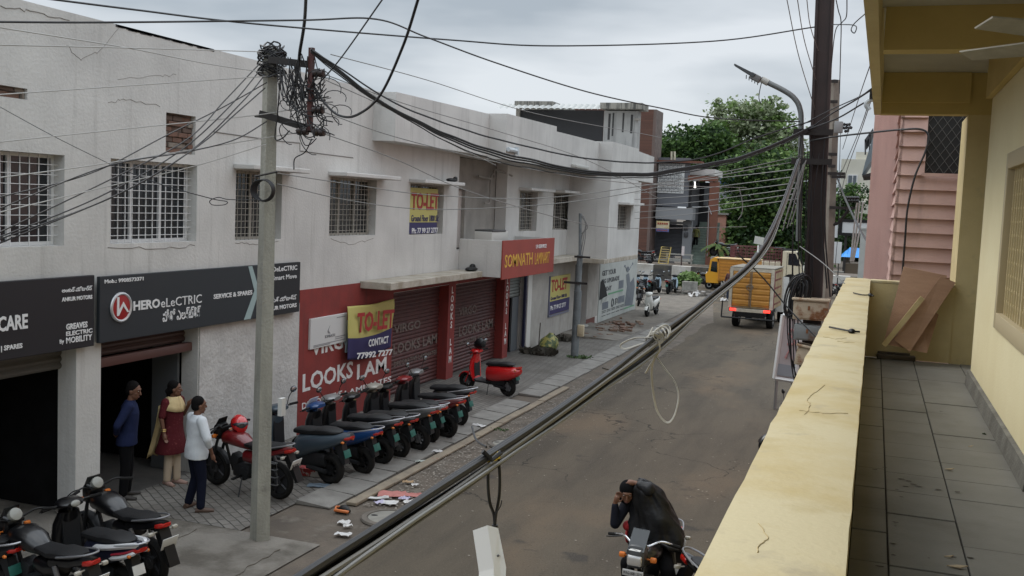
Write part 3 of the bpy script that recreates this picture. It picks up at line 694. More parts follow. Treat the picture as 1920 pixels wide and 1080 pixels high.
# roof-top shed on the rear of the white building: its own thing
YR = 40.0
Rf = bldg('rooftop_shed', 'grey rooftop shed with white corrugated awning and black screen above the white building', (FY(1160, 240, YR).x, YR, 6.6))
f = lambda px, py, y=YR: FY(px, py, y)
tw = MB(); x0, x1_ = f(1133, 210).x, f(1197, 210).x
tw.bb((x0, YR, 6.4), (x1_, YR+.5, f(1160, 208).z)); put('tank_room', tw, M('stained_grey_wall', (.38, .38, .37), .9, col2=(.30, .30, .29), ns=1.2, streak=(.12, .12, .12)), Rf, False)
st = MB()
for px, w_, zt_, zb_ in ((1143, 4, 213, 262), (1150, 3, 212, 255), (1169, 3, 212, 248), (1185, 4, 215, 250)):
    st.bb((f(px-w_/2, 220).x, YR-.012, f(px, zb_).z), (f(px+w_/2, 220).x, YR-.002, f(px, zt_).z))
put('damp_streak', st, M('black_damp', (.05, .05, .05), .9), Rf, False)
rfm = M('stained_roof_edge', (.26, .25, .22), .9, col2=(.07, .07, .065), ns=3, amt=(.45, .6), stretch=(3, 1, .3))
put('roof_slab', MB().bb((f(1131, 200).x, YR-.5, f(1160, 206).z), (f(1209, 200).x, YR+.7, f(1160, 195).z)), rfm, Rf, False)
put('roof_slab', MB().bb((f(966, 200, YR-.2).x, YR-.3, f(1000, 201, YR).z), (f(1040, 200).x, YR+3, f(1000, 191).z)), rfm, Rf, False)
put('pillar', MB().bb((f(968, 215).x, YR-.05, 6.4), (f(975, 215).x, YR+.2, f(970, 202).z)), plaster_grey, Rf, False)
put('black_screen', MB().bb((f(975, 215).x, YR+.05, 6.4), (f(1131, 215).x, YR+.12, f(1060, 206).z)), M('black_tarp_screen', (.018, .018, .02), .7, bump=.2, bs=3), Rf, False)
put('pipe', MB().tube([f(1190, 223, YR-.1), f(1201, 224, YR-.1)], .06, 8), plaster_grey, Rf)
aw = MB(); xa, xb = f(940, 200).x, f(1130, 205).x; nn = 17*8
z_t, z_b = f(1030, 197).z, f(1030, 209).z
top = []; bot = []
for i in range(nn+1):
    x = xa+(xb-xa)*i/nn; c_ = .05*abs(math.sin(math.pi*i/8)); sl = (f(1125, 200).z-f(950, 199).z)*(i/nn)
    top.append(aw.bm.verts.new((x, YR-.1, z_t+c_+sl*.6))); bot.append(aw.bm.verts.new((x, YR-.75, z_b+c_+.02+sl*.6)))
for i in range(nn): aw._f([top[i], top[i+1], bot[i+1], bot[i]])
put('corrugated_awning', aw, M('white_sheet', (.42, .43, .42), .6, col2=(.33, .34, .33), ns=2), Rf)

# grey shop building with lattice screen across the junction
YG = 74.0; g_ = lambda px, py, y=YG: FY(px, py, y)
Gb = bldg('grey_shop_building', 'grey two-storey shop with white lattice screen, roller shutter and green stairway across the junction', (g_(1290, 500).x, YG, 0))
gw = M('grey_cladding', (.145, .15, .165), .7, col2=(.125, .13, .145), ns=1)
def gq(name, px0, py0, px1, py1, mat, y=YG, d=.3, par=None, smooth=False):
    p0, p1 = g_(px0, py0, y), g_(px1, py1, y)
    return put(name, MB().bb((p0.x, y, min(p0.z, p1.z)), (p1.x, y+d, max(p0.z, p1.z))), mat, par or Gb, smooth)
gq('wall', 1190, 300, 1236, 505, gw, YG+.4, 6)
gq('wall', 1236, 295, 1289, 388, gw)
gq('fascia', 1230, 388, 1298, 413, M('pale_grey_cladding', (.22, .225, .235), .7), YG-.9, 1.2)
gq('wall', 1281, 414, 1293, 491, M('grey_pier', (.20, .205, .215), .7), YG, .5)
gq('shutter_header', 1230, 414, 1281, 421, _M['grey_pier'])
sh = MB(); p0, p1 = g_(1230, 421), g_(1281, 481); zz = p1.z
while zz < p0.z: sh.prism([(p0.x, YG+.3, zz), (p0.x, YG+.26, zz+.05), (p0.x, YG+.3, zz+.1)], (p1.x-p0.x, 0, 0)); zz += .1
put('roller_shutter', sh, M('dark_grey_shutter', (.07, .072, .08), .5, .2), Gb, False)
# lattice screen: solid plate, shade of its fan openings drawn as dark arcs
la = MB(); p0, p1 = g_(1235, 306, YG-.1), g_(1281, 363, YG-.1); w_, h_ = p1.x-p0.x, p0.z-p1.z
la.bb((p0.x, YG-.06, p1.z), (p1.x, YG-.02, p0.z)); ls = put('lattice_screen', la, M('white_lattice', (.62, .63, .62), .6), Gb, False)
lp = MB()
for j in range(9):
    for i in range(6):
        cx_, cz_ = p0.x+w_*(i+.5+(.5 if j % 2 else 0))/6.3, p1.z+h_*(j+.35)/9
        if cx_ > p1.x-.1: continue
        for r_ in (.10, .19):
            lp.tube([(cx_+r_*1.0*math.cos(t), YG-.068, cz_+r_*1.25*math.sin(t)) for t in [math.pi*k/8 for k in range(9)]], .013, 4)
        lp.ell((cx_, YG-.064, cz_+.02), (.045, .012, .05), 8, 5)
put('lattice_opening_shade', lp, M('lattice_shadow', (.09, .09, .10), .8), ls)
brn = M('brown_fascia', (.17, .06, .035), .6, col2=(.13, .05, .03), ns=2)
gq('roof_edge', 1232, 300, 1316, 306, brn, YG-.4, 1)
gq('roof_parapet', 1290, 316, 1340, 329, plaster, YG+1, 4)
gq('brown_beam', 1290, 329, 1342, 340, brn, YG-.6, 1.2)
gq('brown_post', 1331, 341, 1339, 500, brn, YG-.5, .4)
gq('stair_hall', 1290, 341, 1331, 470, M('stair_dark', (.02, .02, .022), .9), YG+4, .2)
gq('stair_hall_side', 1289.5, 341, 1291, 470, M('stair_side', (.06, .06, .065), .9), YG+.6, 3.5)
gq('upper_partition', 1321, 350, 1327, 385, M('grey_partition', (.12, .13, .14), .7), YG+3, .1)
stp = MB(); n_ = 17; pa, pb = g_(1291, 500), g_(1331, 500); z0 = 0.7
for i in range(n_): stp.bb((pa.x, YG-.5+i*.28, z0+i*.19), (pb.x-.02, YG+3.9, z0+(i+1)*.19-.001))
put('stairs', stp, M('green_steps', (.16, .20, .165), .7, col2=(.10, .125, .105), ns=2), Gb, False)
put('stair_rail', MB().tube([g_(1329, 388, YG-.6), g_(1326, 480, YG-.6)], .03, 6).tube([g_(1298, 388, YG-.6), g_(1329, 388, YG-.6), g_(1334, 402, YG-.7)], .025, 6), steel, Gb)
gq('plinth', 1180, 482, 1293, 492, concrete, YG-1, 3)
put('bulb_lamp', MB().ell(g_(1303, 350), (.10, .10, .10)).tube([g_(1303, 341), g_(1303, 348)], .05, 6), M('lit_bulb', (.9, .9, .85), .3, emit=(1, .95, .85, 1.5)), Gb)
put('roof_pipe', MB().tube([g_(1259, 300), g_(1259, 284)], .08, 6).tube([g_(1265, 300), g_(1265, 284)], .08, 6), M('cream_pipe', (.55, .52, .4), .6), Gb)
met = MB()
for py in (427, 440): met.box(g_(1286, py, YG-.05), (.3, .12, .38), None, .05)
put('electric_meter', met, M('meter_box', (.05, .05, .055), .4), Gb)
# white building and sloping sheds glimpsed between shop and tree
def simple_block(name, label, px0, py0, px1, Y, d, mat, extra=None):
    p0, p1 = FY(px0, py0, Y), FY(px1, py0, Y)
    o = bldg(name, label, ((p0.x+p1.x)/2, Y, 0)); put('wall', MB().bb((p0.x, Y, 0), (p1.x, Y+d, p0.z)), mat, o, False); return o, p0, p1
o, p0, p1 = simple_block('pale_house', 'pale blue-white house half hidden between the grey shop and the tree', 1336, 345, 1400, 88, 6, M('pale_blue_wall', (.52, .56, .60), .8))
put('roof', MB().bb((p0.x-.2, 87.6, p0.z), (p1.x, 94, p0.z+.4)), M('grey_roof', (.28, .28, .28), .8), o, False)
put('water_tank', MB().box(FY(1365, 347, 87)+V((0, 0, .3)), (1.2, 1, .5), None, .1), M('blue_tank', (.03, .12, .45), .4), o)
o, p0, p1 = simple_block('salmon_hut', 'low salmon-coloured hut beside the brown stair post', 1338, 402, 1362, 84, 4, M('salmon_wall', (.50, .26, .19), .8))
put('roof', MB().bb((p0.x-.2, 83.8, p0.z), (p1.x+.2, 88.2, p0.z+.15)), concrete, o, False)
# cream house far right
YC = 120; o, p0, p1 = simple_block('cream_house', 'tall cream house with a white-framed window far behind the concrete pole', 1578, 298, 1700, YC, 10, M('cream_wall', (.62, .60, .52), .8, col2=(.56, .54, .46), ns=.6))
c_ = lambda px, py: FY(px, py, YC-.1)
w_ = put('window', MB().bb((c_(1588, 345).x, YC-.15, c_(1588, 347).z), (c_(1607, 345).x, YC-.02, c_(1588, 327).z)), white_metal, o, False)
put('pane', MB().bb((c_(1590, 345).x, YC-.2, c_(1590, 345).z), (c_(1597, 345).x, YC-.16, c_(1590, 329).z)).bb((c_(1599, 345).x, YC-.2, c_(1590, 345).z), (c_(1605, 345).x, YC-.16, c_(1590, 329).z)), M('grey_far_glass', (.10, .12, .14), .1), w_, False)
put('stair_head', MB().bb((c_(1604, 300).x, YC+.5, c_(1604, 300).z), (c_(1700, 300).x, YC+6, c_(1604, 284).z)), _M['cream_wall'], o, False)
put('balcony', MB().bb((c_(1596, 360).x, YC-1.5, c_(1596, 400).z), (c_(1690, 360).x, YC-.01, c_(1596, 378).z)), _M['cream_wall'], o, False)
put('window', MB().bb((c_(1612, 345).x, YC-.15, c_(1612, 408).z), (c_(1630, 345).x, YC-.02, c_(1612, 396).z)), _M['grey_far_glass'], o, False)
o, p0, p1 = simple_block('distant_white_house', 'white flat-roofed house low behind the grey shop roof', 1395, 360, 1470, 140, 8, M('far_white', (.6, .61, .62), .8))

# ================================================================== trees
def leafmat(name, a, b_, c_):
    m = M(name, a, .6, col2=b_, ns=.55, amt=(.38, .62), col3=c_, ns3=1.7, amt3=(.5, .66), spec=.3)
    if 'translucent' not in m.node_tree.nodes:
        t = m.node_tree; b = t.nodes['Principled BSDF']; tr = t.nodes.new('ShaderNodeBsdfTranslucent'); tr.name = 'translucent'; mx_ = t.nodes.new('ShaderNodeMixShader'); mx_.inputs[0].default_value = .26
        src = b.inputs['Base Color'].links[0].from_socket; t.links.new(src, tr.inputs['Color']); t.links.new(b.outputs[0], mx_.inputs[1]); t.links.new(tr.outputs[0], mx_.inputs[2]); t.links.new(mx_.outputs[0], t.nodes['Material Output'].inputs['Surface'])
    return m
def tree(name, label, x, y, blobs, nleaf, ls, mats, trunk_h, trunk_r, cat='tree', seed=1, gap=.25, group=None):
    random.seed(seed); t = thing(name, label, cat, (x, y, 0), group=group)
    tr = MB(); tr.tube([(0, 0, 0), (.1, 0, trunk_h*.5), (0, .1, trunk_h)], [trunk_r*1.3, trunk_r, trunk_r*.8], 8)
    for (bx, by, bz, br, bh) in blobs:
        q = V((bx, by, bz)); s_ = V((0, 0, trunk_h*.75)); mid = s_.lerp(q, .5)+V((0, 0, .4))
        tr.tube(cr_spline([s_, mid, q], 4), [trunk_r*.55*(1-i/9)+.03 for i in range(9)], 5)
    put('trunk', tr, M('bark', (.09, .07, .055), .95, col2=(.05, .04, .03), ns=4, bump=.5), t)
    cr_ = MB(); tot = sum(b[3]**2 for b in blobs)
    for (bx, by, bz, br, bh) in blobs:
        k = int(nleaf*br*br/tot); ncl = max(10, k//26)
        for c in range(ncl):
            # clump centre near the surface of the blob
            d = V((random.gauss(0, 1), random.gauss(0, 1), random.gauss(0, 1))).normalized(); rr = random.uniform(.55, 1.04)
            if noise.noise(V((bx, by, bz))*.3+d*1.7) < -gap: continue
            cc = V((bx+d.x*br*rr, by+d.y*br*rr, bz+d.z*bh*rr)); cs = br*random.uniform(.12, .24)
            cr_.mi = random.choice(range(len(mats)))
            for i in range(26):
                p = cc+V((random.gauss(0, cs), random.gauss(0, cs), random.gauss(0, cs*.6)))
                u = V((random.gauss(0, 1), random.gauss(0, 1), random.gauss(0, .5))).normalized(); v = u.orthogonal(); v.rotate(Quaternion(u, random.uniform(0, 6.28)))
                s_ = ls*random.uniform(.6, 1.3); v = v.normalized()*s_*.45; u = u*s_
                cr_.poly([p-u*.5, p+v*.8, p+u*.6, p-v*.8])
    put('crown', cr_, mats, t, False)
    return t
lf_a = leafmat('mid_green_leaf', (.065, .125, .03), (.10, .18, .045), (.035, .07, .02)); lf_b = leafmat('light_green_leaf', (.12, .20, .055), (.17, .25, .08), (.07, .12, .035))
lf_c = leafmat('dark_green_leaf', (.022, .05, .016), (.035, .075, .022), (.014, .03, .012)); lf_d = leafmat('greyish_leaf', (.22, .27, .15), (.30, .34, .22), (.13, .175, .09))
def at(px, py, Y): return FY(px, py, Y)
def tblobs(Y, base, items):
    o = []
    for px, py, rp, hp in items:
        p = FY(px, py, Y); k = Y/FPX*1.03; o.append((p.x-base.x, random.uniform(-1, 1)*rp*k*.3, p.z, rp*k, hp*k))
    return o
bs = FY(1290, 500, 104); bs.z = 0
tree('broad_tree', 'dark green broad-crowned tree rising behind the grey shop roof', bs.x, 104, tblobs(104, bs, [(1270, 275, 42, 34), (1330, 270, 45, 36), (1225, 290, 36, 30), (1300, 300, 50, 34), (1350, 300, 40, 36)]), 15000, .42, [lf_a, lf_c, lf_a], 7, .35, seed=4)
bs = FY(1420, 470, 112); bs.z = 0
tree('airy_tree', 'tall airy grey-green tree with thin crown standing highest behind the junction', bs.x, 112, tblobs(112, bs, [(1375, 225, 48, 36), (1425, 225, 48, 34), (1460, 250, 38, 36), (1345, 245, 30, 26), (1400, 260, 55, 34), (1365, 205, 28, 18), (1450, 205, 26, 22), (1480, 280, 40, 34), (1440, 280, 44, 30), (1390, 290, 40, 28)]), 17000, .40, [lf_d, lf_b, lf_d], 9, .35, seed=9, gap=.16)
bs = FY(1430, 470, 86); bs.z = 0
tree('dense_tree', 'dense bushy green tree filling the middle behind the white truck', bs.x, 86, tblobs(86, bs, [(1440, 320, 62, 40), (1385, 325, 40, 30), (1500, 330, 52, 48), (1425, 375, 62, 50), (1390, 400, 40, 40), (1480, 400, 66, 58), (1410, 445, 58, 42), (1500, 450, 60, 48), (1365, 440, 26, 30), (1450, 470, 70, 40)]), 26000, .34, [lf_a, lf_c, lf_b, lf_a, lf_c], 5, .3, seed=12, gap=.35)
bs = FY(1590, 470, 100); bs.z = 0
tree('roadside_tree', 'green leafy tree in the gap between the two poles and the pink house', bs.x, 100, tblobs(100, bs, [(1580, 375, 30, 26), (1605, 365, 26, 16), (1590, 410, 36, 30), (1570, 440, 34, 26), (1610, 450, 30, 26), (1545, 400, 34, 30), (1540, 450, 34, 28)]), 7000, .32, [lf_a, lf_c], 3, .2, seed=21, gap=.3)
# hedge / wood far behind, reads as one dark mass
hd = MB(); random.seed(5)
for i in range(9000):
    px = random.uniform(1335, 1640); z = abs(random.gauss(0, 1.6)); x = FY(px, 450, 118).x
    p = V((x, 118+random.uniform(-2, 2), z+.3)); u = V((random.gauss(0, 1), random.gauss(0, .4), random.gauss(0, 1))).normalized()*.35; v = u.cross(V((0, 1, 0))).normalized()*.3
    hd.poly([p-u, p+v, p+u, p-v])
tag(put('wood', hd, lf_c, None, False), 'dark mass of undergrowth and far trees behind the junction', 'trees', kind='stuff')
# palm-like plant by the brown post
pl = thing('palm_plant', 'small palm with drooping yellowed lower fronds by the brown stair post', 'plant', tuple(G(1352, 500)*1.0)); random.seed(2)
pl.location = (FY(1347, 480, 70).x, 70, 1.0)
fr = MB()
for i in range(15):
    a = i*2.4; el = random.uniform(.5, 1.25); ln = random.uniform(.9, 1.35); P = [V((math.cos(a)*ln*t*math.cos(el*(1-t*.7)), math.sin(a)*ln*t*math.cos(el*(1-t*.7)), 1.3+ln*math.sin(el)*t-1.1*t*t)) for t in (0, .25, .5, .75, 1)]
    for k in range(4):
        u = (P[k+1]-P[k]); s_ = u.cross(V((0, 0, 1))).normalized()
        for q in range(4):
            p = P[k].lerp(P[k+1], q/4); 
            for sg in (1, -1): fr.poly([p, p+u*.35+s_*sg*.18-V((0, 0, .1)), p+u*.45+s_*sg*.16-V((0, 0, .12)), p+u*.3])
put('frond', fr, leafmat('palm_leaf', (.05, .10, .02), (.09, .14, .03), (.18, .15, .05)), pl, False)
put('stem', MB().tube([(0, 0, 0), (.03, 0, .7), (0, 0, 1.35)], [.13, .1, .09], 8), _M['bark'], pl)
# ================================================================== signs and banners on the white building
signdark = M('charcoal_sign_face', (.018, .024, .030), .45); signblack = M('near_black_sign_face', (.010, .011, .015), .45)
letter_w = M('white_sign_letter', (.72, .72, .72), .5); letter_m = M('grey_white_letter', (.55, .56, .57), .5)
XB = XF+.14
def wallsign(name, label, y0, y1, z0, z1, mat, cat='sign', X=XB, d=.06):
    t = thing(name, label, cat, (X, (y0+y1)/2, z0), world=True)
    p = put('panel', MB().bb((X-d, y0, z0), (X, y1, z1), .008), mat, t, False); return t, p
XT = XB+.003
def tx(par, s_, sz, y, z, mat=letter_w, **k): return text(s_, sz, (XT, y, z), mat, par, noloc=True, **k)
# electric scooter dealer's board
hy0, hy1 = FX(187, 580, XB).y, FX(562, 540, XB).y; hz1, hz0 = 3.425, 2.475
t, p = wallsign('shop_sign', 'long charcoal shop sign with red round emblem over the open doorway', hy0, hy1, hz0, hz1, signdark)
L_ = hy1-hy0
ptext(p, 'Mob.: 9908573371', XT, (196, 532), (269, 528), 524.5, letter_w, .004)
cyl = FX(226, 576, XB); em = put('emblem', MB().lathe((XB+.001, cyl.y, cyl.z), (1, 0, 0), [(.20, -.001), (.20, .012), (.175, .02), (.001, .02)], 32), M('emblem_red', (.32, .01, .012), .35), t)
put('emblem_rim', MB().torus((XB+.012, cyl.y, cyl.z), (1, 0, 0), .20, .024, 32, 8), M('emblem_silver', (.6, .61, .62), .3, .6), t)
e = MB(); yy, zz = cyl.y, cyl.z; xe = XB+.022
zig = [(-.11, .21), (-.11, -.14), (.03, .05), (.17, -.10)]
q_ = [(-.13, .20), (-.075, .20), (-.075, -.05), (.04, .10), (.19, -.10), (.14, -.10), (.035, .02), (-.08, -.15), (-.13, -.15)]
e.prism([(xe, yy+a_*.78, zz+c_*.78) for a_, c_ in q_], (.008, 0, 0))
put('emblem_mark', e, letter_w, em, False)
for s_, lb, rb, tp, bo in (('HERO', (250, 583), (300, 577), 565, .012), ('eLeCTRIC', (302, 577), (378, 568.5), 560, .0), ('హీరో ఎలక్ట్రిక్', (305, 604), (376, 594), 581, .006), ('SERVICE & SPARES', (400.5, 561), (473, 552.5), 552, .006)): ptext(p, s_, XT, lb, rb, tp, letter_w, bo)
# slanted pale stripe before the black end panel
sA = [FX(a, b, XT) for a, b in ((466, 500), (474, 499), (484, 535), (474, 597), (467, 598), (478, 536))]
ye = FX(484, 540, XB).y
put('end_panel', MB().bb((XB+.0005, ye, hz0+.003), (XB+.004, hy1-.004, hz1-.003)), signblack, t, False)
st = MB(); ys = ye-.32
st.prism([(XT, ys, hz1-.01), (XT, ys+.12, hz1-.01), (XT, ye+.03, hz0+.5), (XT, ys+.1, hz0+.01), (XT, ys-.1, hz0+.01), (XT, ye-.12, hz0+.5)], (.002, 0, 0))
put('stripe', st, M('pale_teal_stripe', (.32, .42, .42), .5), p, False)
for s_, lb, rb, tp, bo in (('HEROeLeCTRIC', (493, 511.5), (557, 505.5), 502, .004), ('The Smart Move', (492, 528), (556, 522.5), 519, .002), ('అంకుర్ మోటార్స్', (498, 569), (556, 562.5), 559.5, .003), ('ANKUR MOTORS', (493, 585), (556, 577.5), 577, .006)): ptext(p, s_, XB+.0072, lb, rb, tp, letter_w, bo)
# second board, cut by the picture edge
ay1 = FX(177, 580, XB).y
t, p = wallsign('shop_sign', 'near-black shop sign reading CARE and SPARES at the left edge above the first shop', 6.6, ay1, 2.455, 3.455, signblack)
for s_, lb, rb, tp, bo in (('అంకుర్ మోటార్స్', (116, 549), (173, 545), 540, .004), ('ANKUR MOTORS', (116, 566), (173, 561), 558, .005), ('CARE', (-4, 623), (52, 618), 594, .014), ('| SPARES', (2, 661), (42, 656.5), 649, .006), ('GREAVES', (124, 619), (164, 614.5), 607.5, .007), ('ELECTRIC', (124, 630.5), (173, 625), 622, .004), ('MOBILITY', (124, 644.5), (172.5, 638.5), 633, .004), ('By', (112, 647), (120, 645.5), 637, .003)): ptext(p, s_, XT, lb, rb, tp, letter_w, bo)
# SOMNATH board on the sign box
t = thing('shop_sign', 'red shop sign with yellow lettering on the projecting white box', 'sign', (XS, (sy0+sy1)/2, zb), world=True)
p = put('panel', MB().bb((XS+.002, sy0-.02, zb-.05), (XS+.04, sy1+.02, zt+.01), .006), M('brick_red_sign', (.30, .045, .03), .55, col2=(.26, .04, .028), ns=2), t, False)
yl = M('mustard_letter', (.62, .36, .04), .5); sxp = XS+.043; Lq = sy1-sy0
ptext(p, 'SOMNATH', sxp, (946, 502.6), (998, 496), 478, yl, .012); ptext(p, 'LAMINART', sxp, (1002.5, 496), (1030, 491.6), 474.5, yl, .0); ptext(p, 'LP-SERVICE', sxp, (1005, 466), (1024.6, 463), 459, letter_w, .006)
# TO-LET banners
b_yel = M('banner_yellow', (.50, .45, .14), .6); b_nav = M('banner_navy', (.030, .024, .10), .6); b_red = M('banner_red', (.36, .02, .022), .6)
def banner_cloth(name, label, X, y0, y1, zt_, zb_, split, sag, tail=.0):
    t = thing(name, label, 'banner', (X, (y0+y1)/2, zb_), world=True); m = MB(); nu, nv = 28, 22; g = []
    for j in range(nv+1):
        row = []
        for i in range(nu+1):
            u, v = i/nu, j/nv; y = y0+(y1-y0)*u; z = zt_-(zt_-zb_)*v-sag*math.sin(math.pi*u)*(.35+.65*v)+tail*u*v
            x = X+.05*noise.noise((u*3, v*2, 4))+.06*math.sin(v*2.4+u*3)*v
            row.append(m.bm.verts.new((x, y, z)))
        g.append(row)
    for j in range(nv):
        m.mi = 0 if (j+.5)/nv < split else 1
        for i in range(nu): m._f([g[j][i], g[j+1][i], g[j+1][i+1], g[j][i+1]])
    P = put('cloth', m, [b_yel, b_nav], t); md = P.modifiers.new('thick', 'SOLIDIFY'); md.thickness = .006
    return t, P
by0, by1 = FX(652, 600, -10.2).y, FX(739, 600, -10.2).y
t, p = banner_cloth('to_let_banner', 'yellow and navy TO-LET cloth banner hung slack over the red painted wall', -10.22, by0, by1, 2.42, 1.30, .585, .10)
for s_, X_, lb, rb, tp, mt_, bo, an in (('TO-LET', -10.13, (669, 625), (738, 609), 587, b_red, .03, 2), ('CONTACT', -10.11, (691, 651), (728, 642.5), 637, letter_w, .010, 1), ('77992 7277', -10.10, (669, 674), (736, 658), 662, letter_w, .012, 4)): ptext(p, s_, X_, lb, rb, tp, mt_, bo, rot=(90, an, 90))
t, p = wallsign('to_let_board', 'yellow and navy TO-LET board on the wall beside the thin grey pole', 33.0, 35.4, .93, 2.25, b_yel, X=XF+.05)
put('lower_panel', MB().bb((XF+.0505, 33.01, .94), (XF+.054, 35.39, 1.40)), b_nav, t, False)
put('frame', MB().bb((XF+.001, 32.96, .9), (XF+.06, 33.0, 2.28)).bb((XF+.001, 32.96, .87), (XF+.06, 35.4, .925)), M('blue_grey_frame', (.16, .17, .24), .5), t, False)
for s_, lb, rb, tp, mt_, bo in (('TO-LET', (1033.6, 548.5), (1063, 546), 525, b_red, .03), ('Ground Floor 1800 Sft', (1032.6, 563.5), (1062.5, 560.5), 557, b_nav, .006), ('Ph: 77 99 27 2777', (1032, 582.5), (1060.5, 579), 574, letter_w, .010)): ptext(p, s_, XF+.056, lb, rb, tp, mt_, bo)
t, p = wallsign('to_let_board', 'yellow and navy TO-LET sheet filling the upstairs window over the canopy', 21.78, 23.45, 3.87, 4.98, b_yel, X=XF-.03, d=.02)
put('lower_panel', MB().bb((XF-.029, 21.79, 3.875), (XF-.026, 23.44, 4.15)), b_nav, t, False)
for s_, lb, rb, tp, mt_, bo in (('TO-LET', (771, 393.5), (822, 393), 360, b_red, .028), ('Ground Floor 1800 Sft', (771, 415.5), (822, 413.5), 403, b_nav, .005), ('Ph: 77 99 27 2777', (772, 438), (821, 436), 427.5, letter_w, .009)): ptext(p, s_, XF-.024, lb, rb, tp, mt_, bo)
# white notice board
t, p = wallsign('notice_board', 'white notice board with small emblem fixed askew on the red wall', 17.33, 18.78, 1.66, 2.27, M('white_notice', (.60, .60, .59), .5), X=XF+.06)
put('emblem', MB().prism([(XF+.062, 17.98, 1.97), (XF+.062, 18.08, 2.08), (XF+.062, 18.02, 1.98), (XF+.062, 18.1, 1.9), (XF+.062, 18.0, 1.92)], (.003, 0, 0)), M('grey_print', (.22, .22, .23), .6), t, False)
text('SOMNATH', .085, (XF+.063, 17.88, 1.83), _M['grey_print'], p, noloc=True)
m = MB()
for z, ya, yb_ in ((2.2, 18.35, 18.7), (1.8, 18.3, 18.72), (1.76, 18.3, 18.6), (1.715, 17.45, 18.72), (1.69, 17.45, 18.1)): m.bb((XF+.0605, ya, z), (XF+.063, yb_, z+.016))
put('printed_line', m, _M['grey_print'], p, False)
put('second_panel', MB().bb((XF+.02, 18.80, 1.42), (XF+.05, 19.02, 2.1)), M('pale_blue_panel', (.35, .42, .45), .5), t, False)
# torn poster wall
py0, py1 = 39.7, 46.55
t, p = wallsign('torn_poster', 'big torn pale poster with scooter picture reading GET YOUR BIG UPGRADE', py0, py1, .03, 2.42, M('pale_poster', (.46, .48, .46), .7, col2=(.38, .40, .38), ns=1.5, col3=(.30, .33, .32), ns3=.8), 'poster', X=XF+.03, d=.028)
ink = M('poster_ink', (.045, .05, .055), .7, col2=(.09, .095, .10), ns=3); xp = XF+.034
for s_, lb, rb, tp in (('GET YOUR', (1129, 518), (1155, 514), 508), ('BIG UPGRADE', (1128, 533), (1161, 528), 524), ('TODAY', (1129.5, 548), (1146.5, 546), 539)): ptext(p, s_, xp, lb, rb, tp, ink, .02)
gr_ = M('poster_grey_blue', (.11, .13, .16), .6, col2=(.17, .19, .21), ns=2)
pm = MB()
pm.prism([(xp, 44.3, .35), (xp, 45.9, .25), (xp, 46.2, 1.1), (xp, 45.9, 1.55), (xp, 45.2, 1.35), (xp, 44.9, 1.8), (xp, 44.3, 1.75), (xp, 44.6, 1.2)], (.003, 0, 0)); pm.ell((xp, 44.6, 1.98), (.003, .3, .13)); pm.tube([(xp, 44.4, 1.9), (xp, 44.15, 2.1)], .02, 5); pm.tube([(xp, 44.9, 1.95), (xp, 45.3, 2.15)], .02, 5); pm.ell((xp, 44.0, 2.15), (.004, .14, .06)); pm.ell((xp, 45.5, 2.2), (.004, .14, .06))
pm.bb((xp, 43.0, 1.2), (xp+.003, 43.9, 1.55)); pm.bb((xp, 40.3, .5), (xp+.003, 41.3, .8)); pm.bb((xp, 43.0, .55), (xp+.003, 44.2, .85))
put('printed_picture', pm, gr_, p, False)
pn = MB(); pn.torus((xp, 42.0, .68), (1, 0, 0), .16, .03, 16, 5); pn.tube([(xp, 42.5, .55), (xp, 42.5, .8), (xp, 42.8, .8), (xp, 42.8, .6)], .03, 5)
for z in (.42, .36, .22): 
    for k in range(5): pn.bb((xp, 40.3+k*.8, z), (xp+.003, 40.95+k*.8, z+.03))
put('printed_line', pn, ink, p, False)
put('green_strip', MB().bb((xp-.002, 41.2, 1.06), (xp+.002, 43.9, 1.13)).bb((xp-.002, 44.2, .2), (xp+.002, 46.3, .26)), M('poster_green', (.12, .30, .17), .6), p, False)
put('torn_hole', MB().prism([(xp+.002, 39.75, .95), (xp+.002, 41.1, 1.0), (xp+.002, 40.6, 1.5), (xp+.002, 40.2, 1.75), (xp+.002, 39.85, 1.7)], (.004, 0, 0)), M('torn_dark', (.012, .012, .013), .9), p, False)
put('torn_flap', MB().prism([(xp+.008, 40.0, .75), (xp+.008, 40.9, .9), (xp+.05, 40.9, 1.05), (xp+.03, 40.2, 1.0)], (.006, 0, 0)), _M['pale_poster'], p, False)
put('edge_pier', MB().bb((XF+.001, 46.0, -.03), (XF+.02, 46.58, 2.43)), plaster, t, False)
# air cooler box on the sign box, dead bird-like rag on a shade
a = FX(925, 445, XS-.5)
t = thing('cooler_unit', 'small white outdoor cooling unit with dark lid on the sign box', 'appliance', (XS-.55, a.y, zt-.15), rz=R(90))
put('casing', MB().box((0, 0, .2), (1.25, .5, .34), None, .02), M('dirty_white_casing', (.48, .47, .44), .5), t); put('lid', MB().box((-.1, 0, .39), (1.0, .52, .05), None, .01), M('dark_lid', (.06, .06, .06), .5), t)
tag(put('rag', MB().ell((-10.05, 23.5, 5.22), (.1, .3, .05)).ell((-10.05, 23.72, 5.26), (.05, .09, .06)), black), 'dark crumpled rag lying on the window shade over the TO-LET sheet', 'rag')
tag(put('rag', MB().ell((-9.85, 24.55, 2.95), (.14, .3, .06)).ell((-9.9, 24.75, 3.0), (.08, .12, .08)), black), 'black rubbish heap on the canopy slab corner by the sign box', 'rubbish')
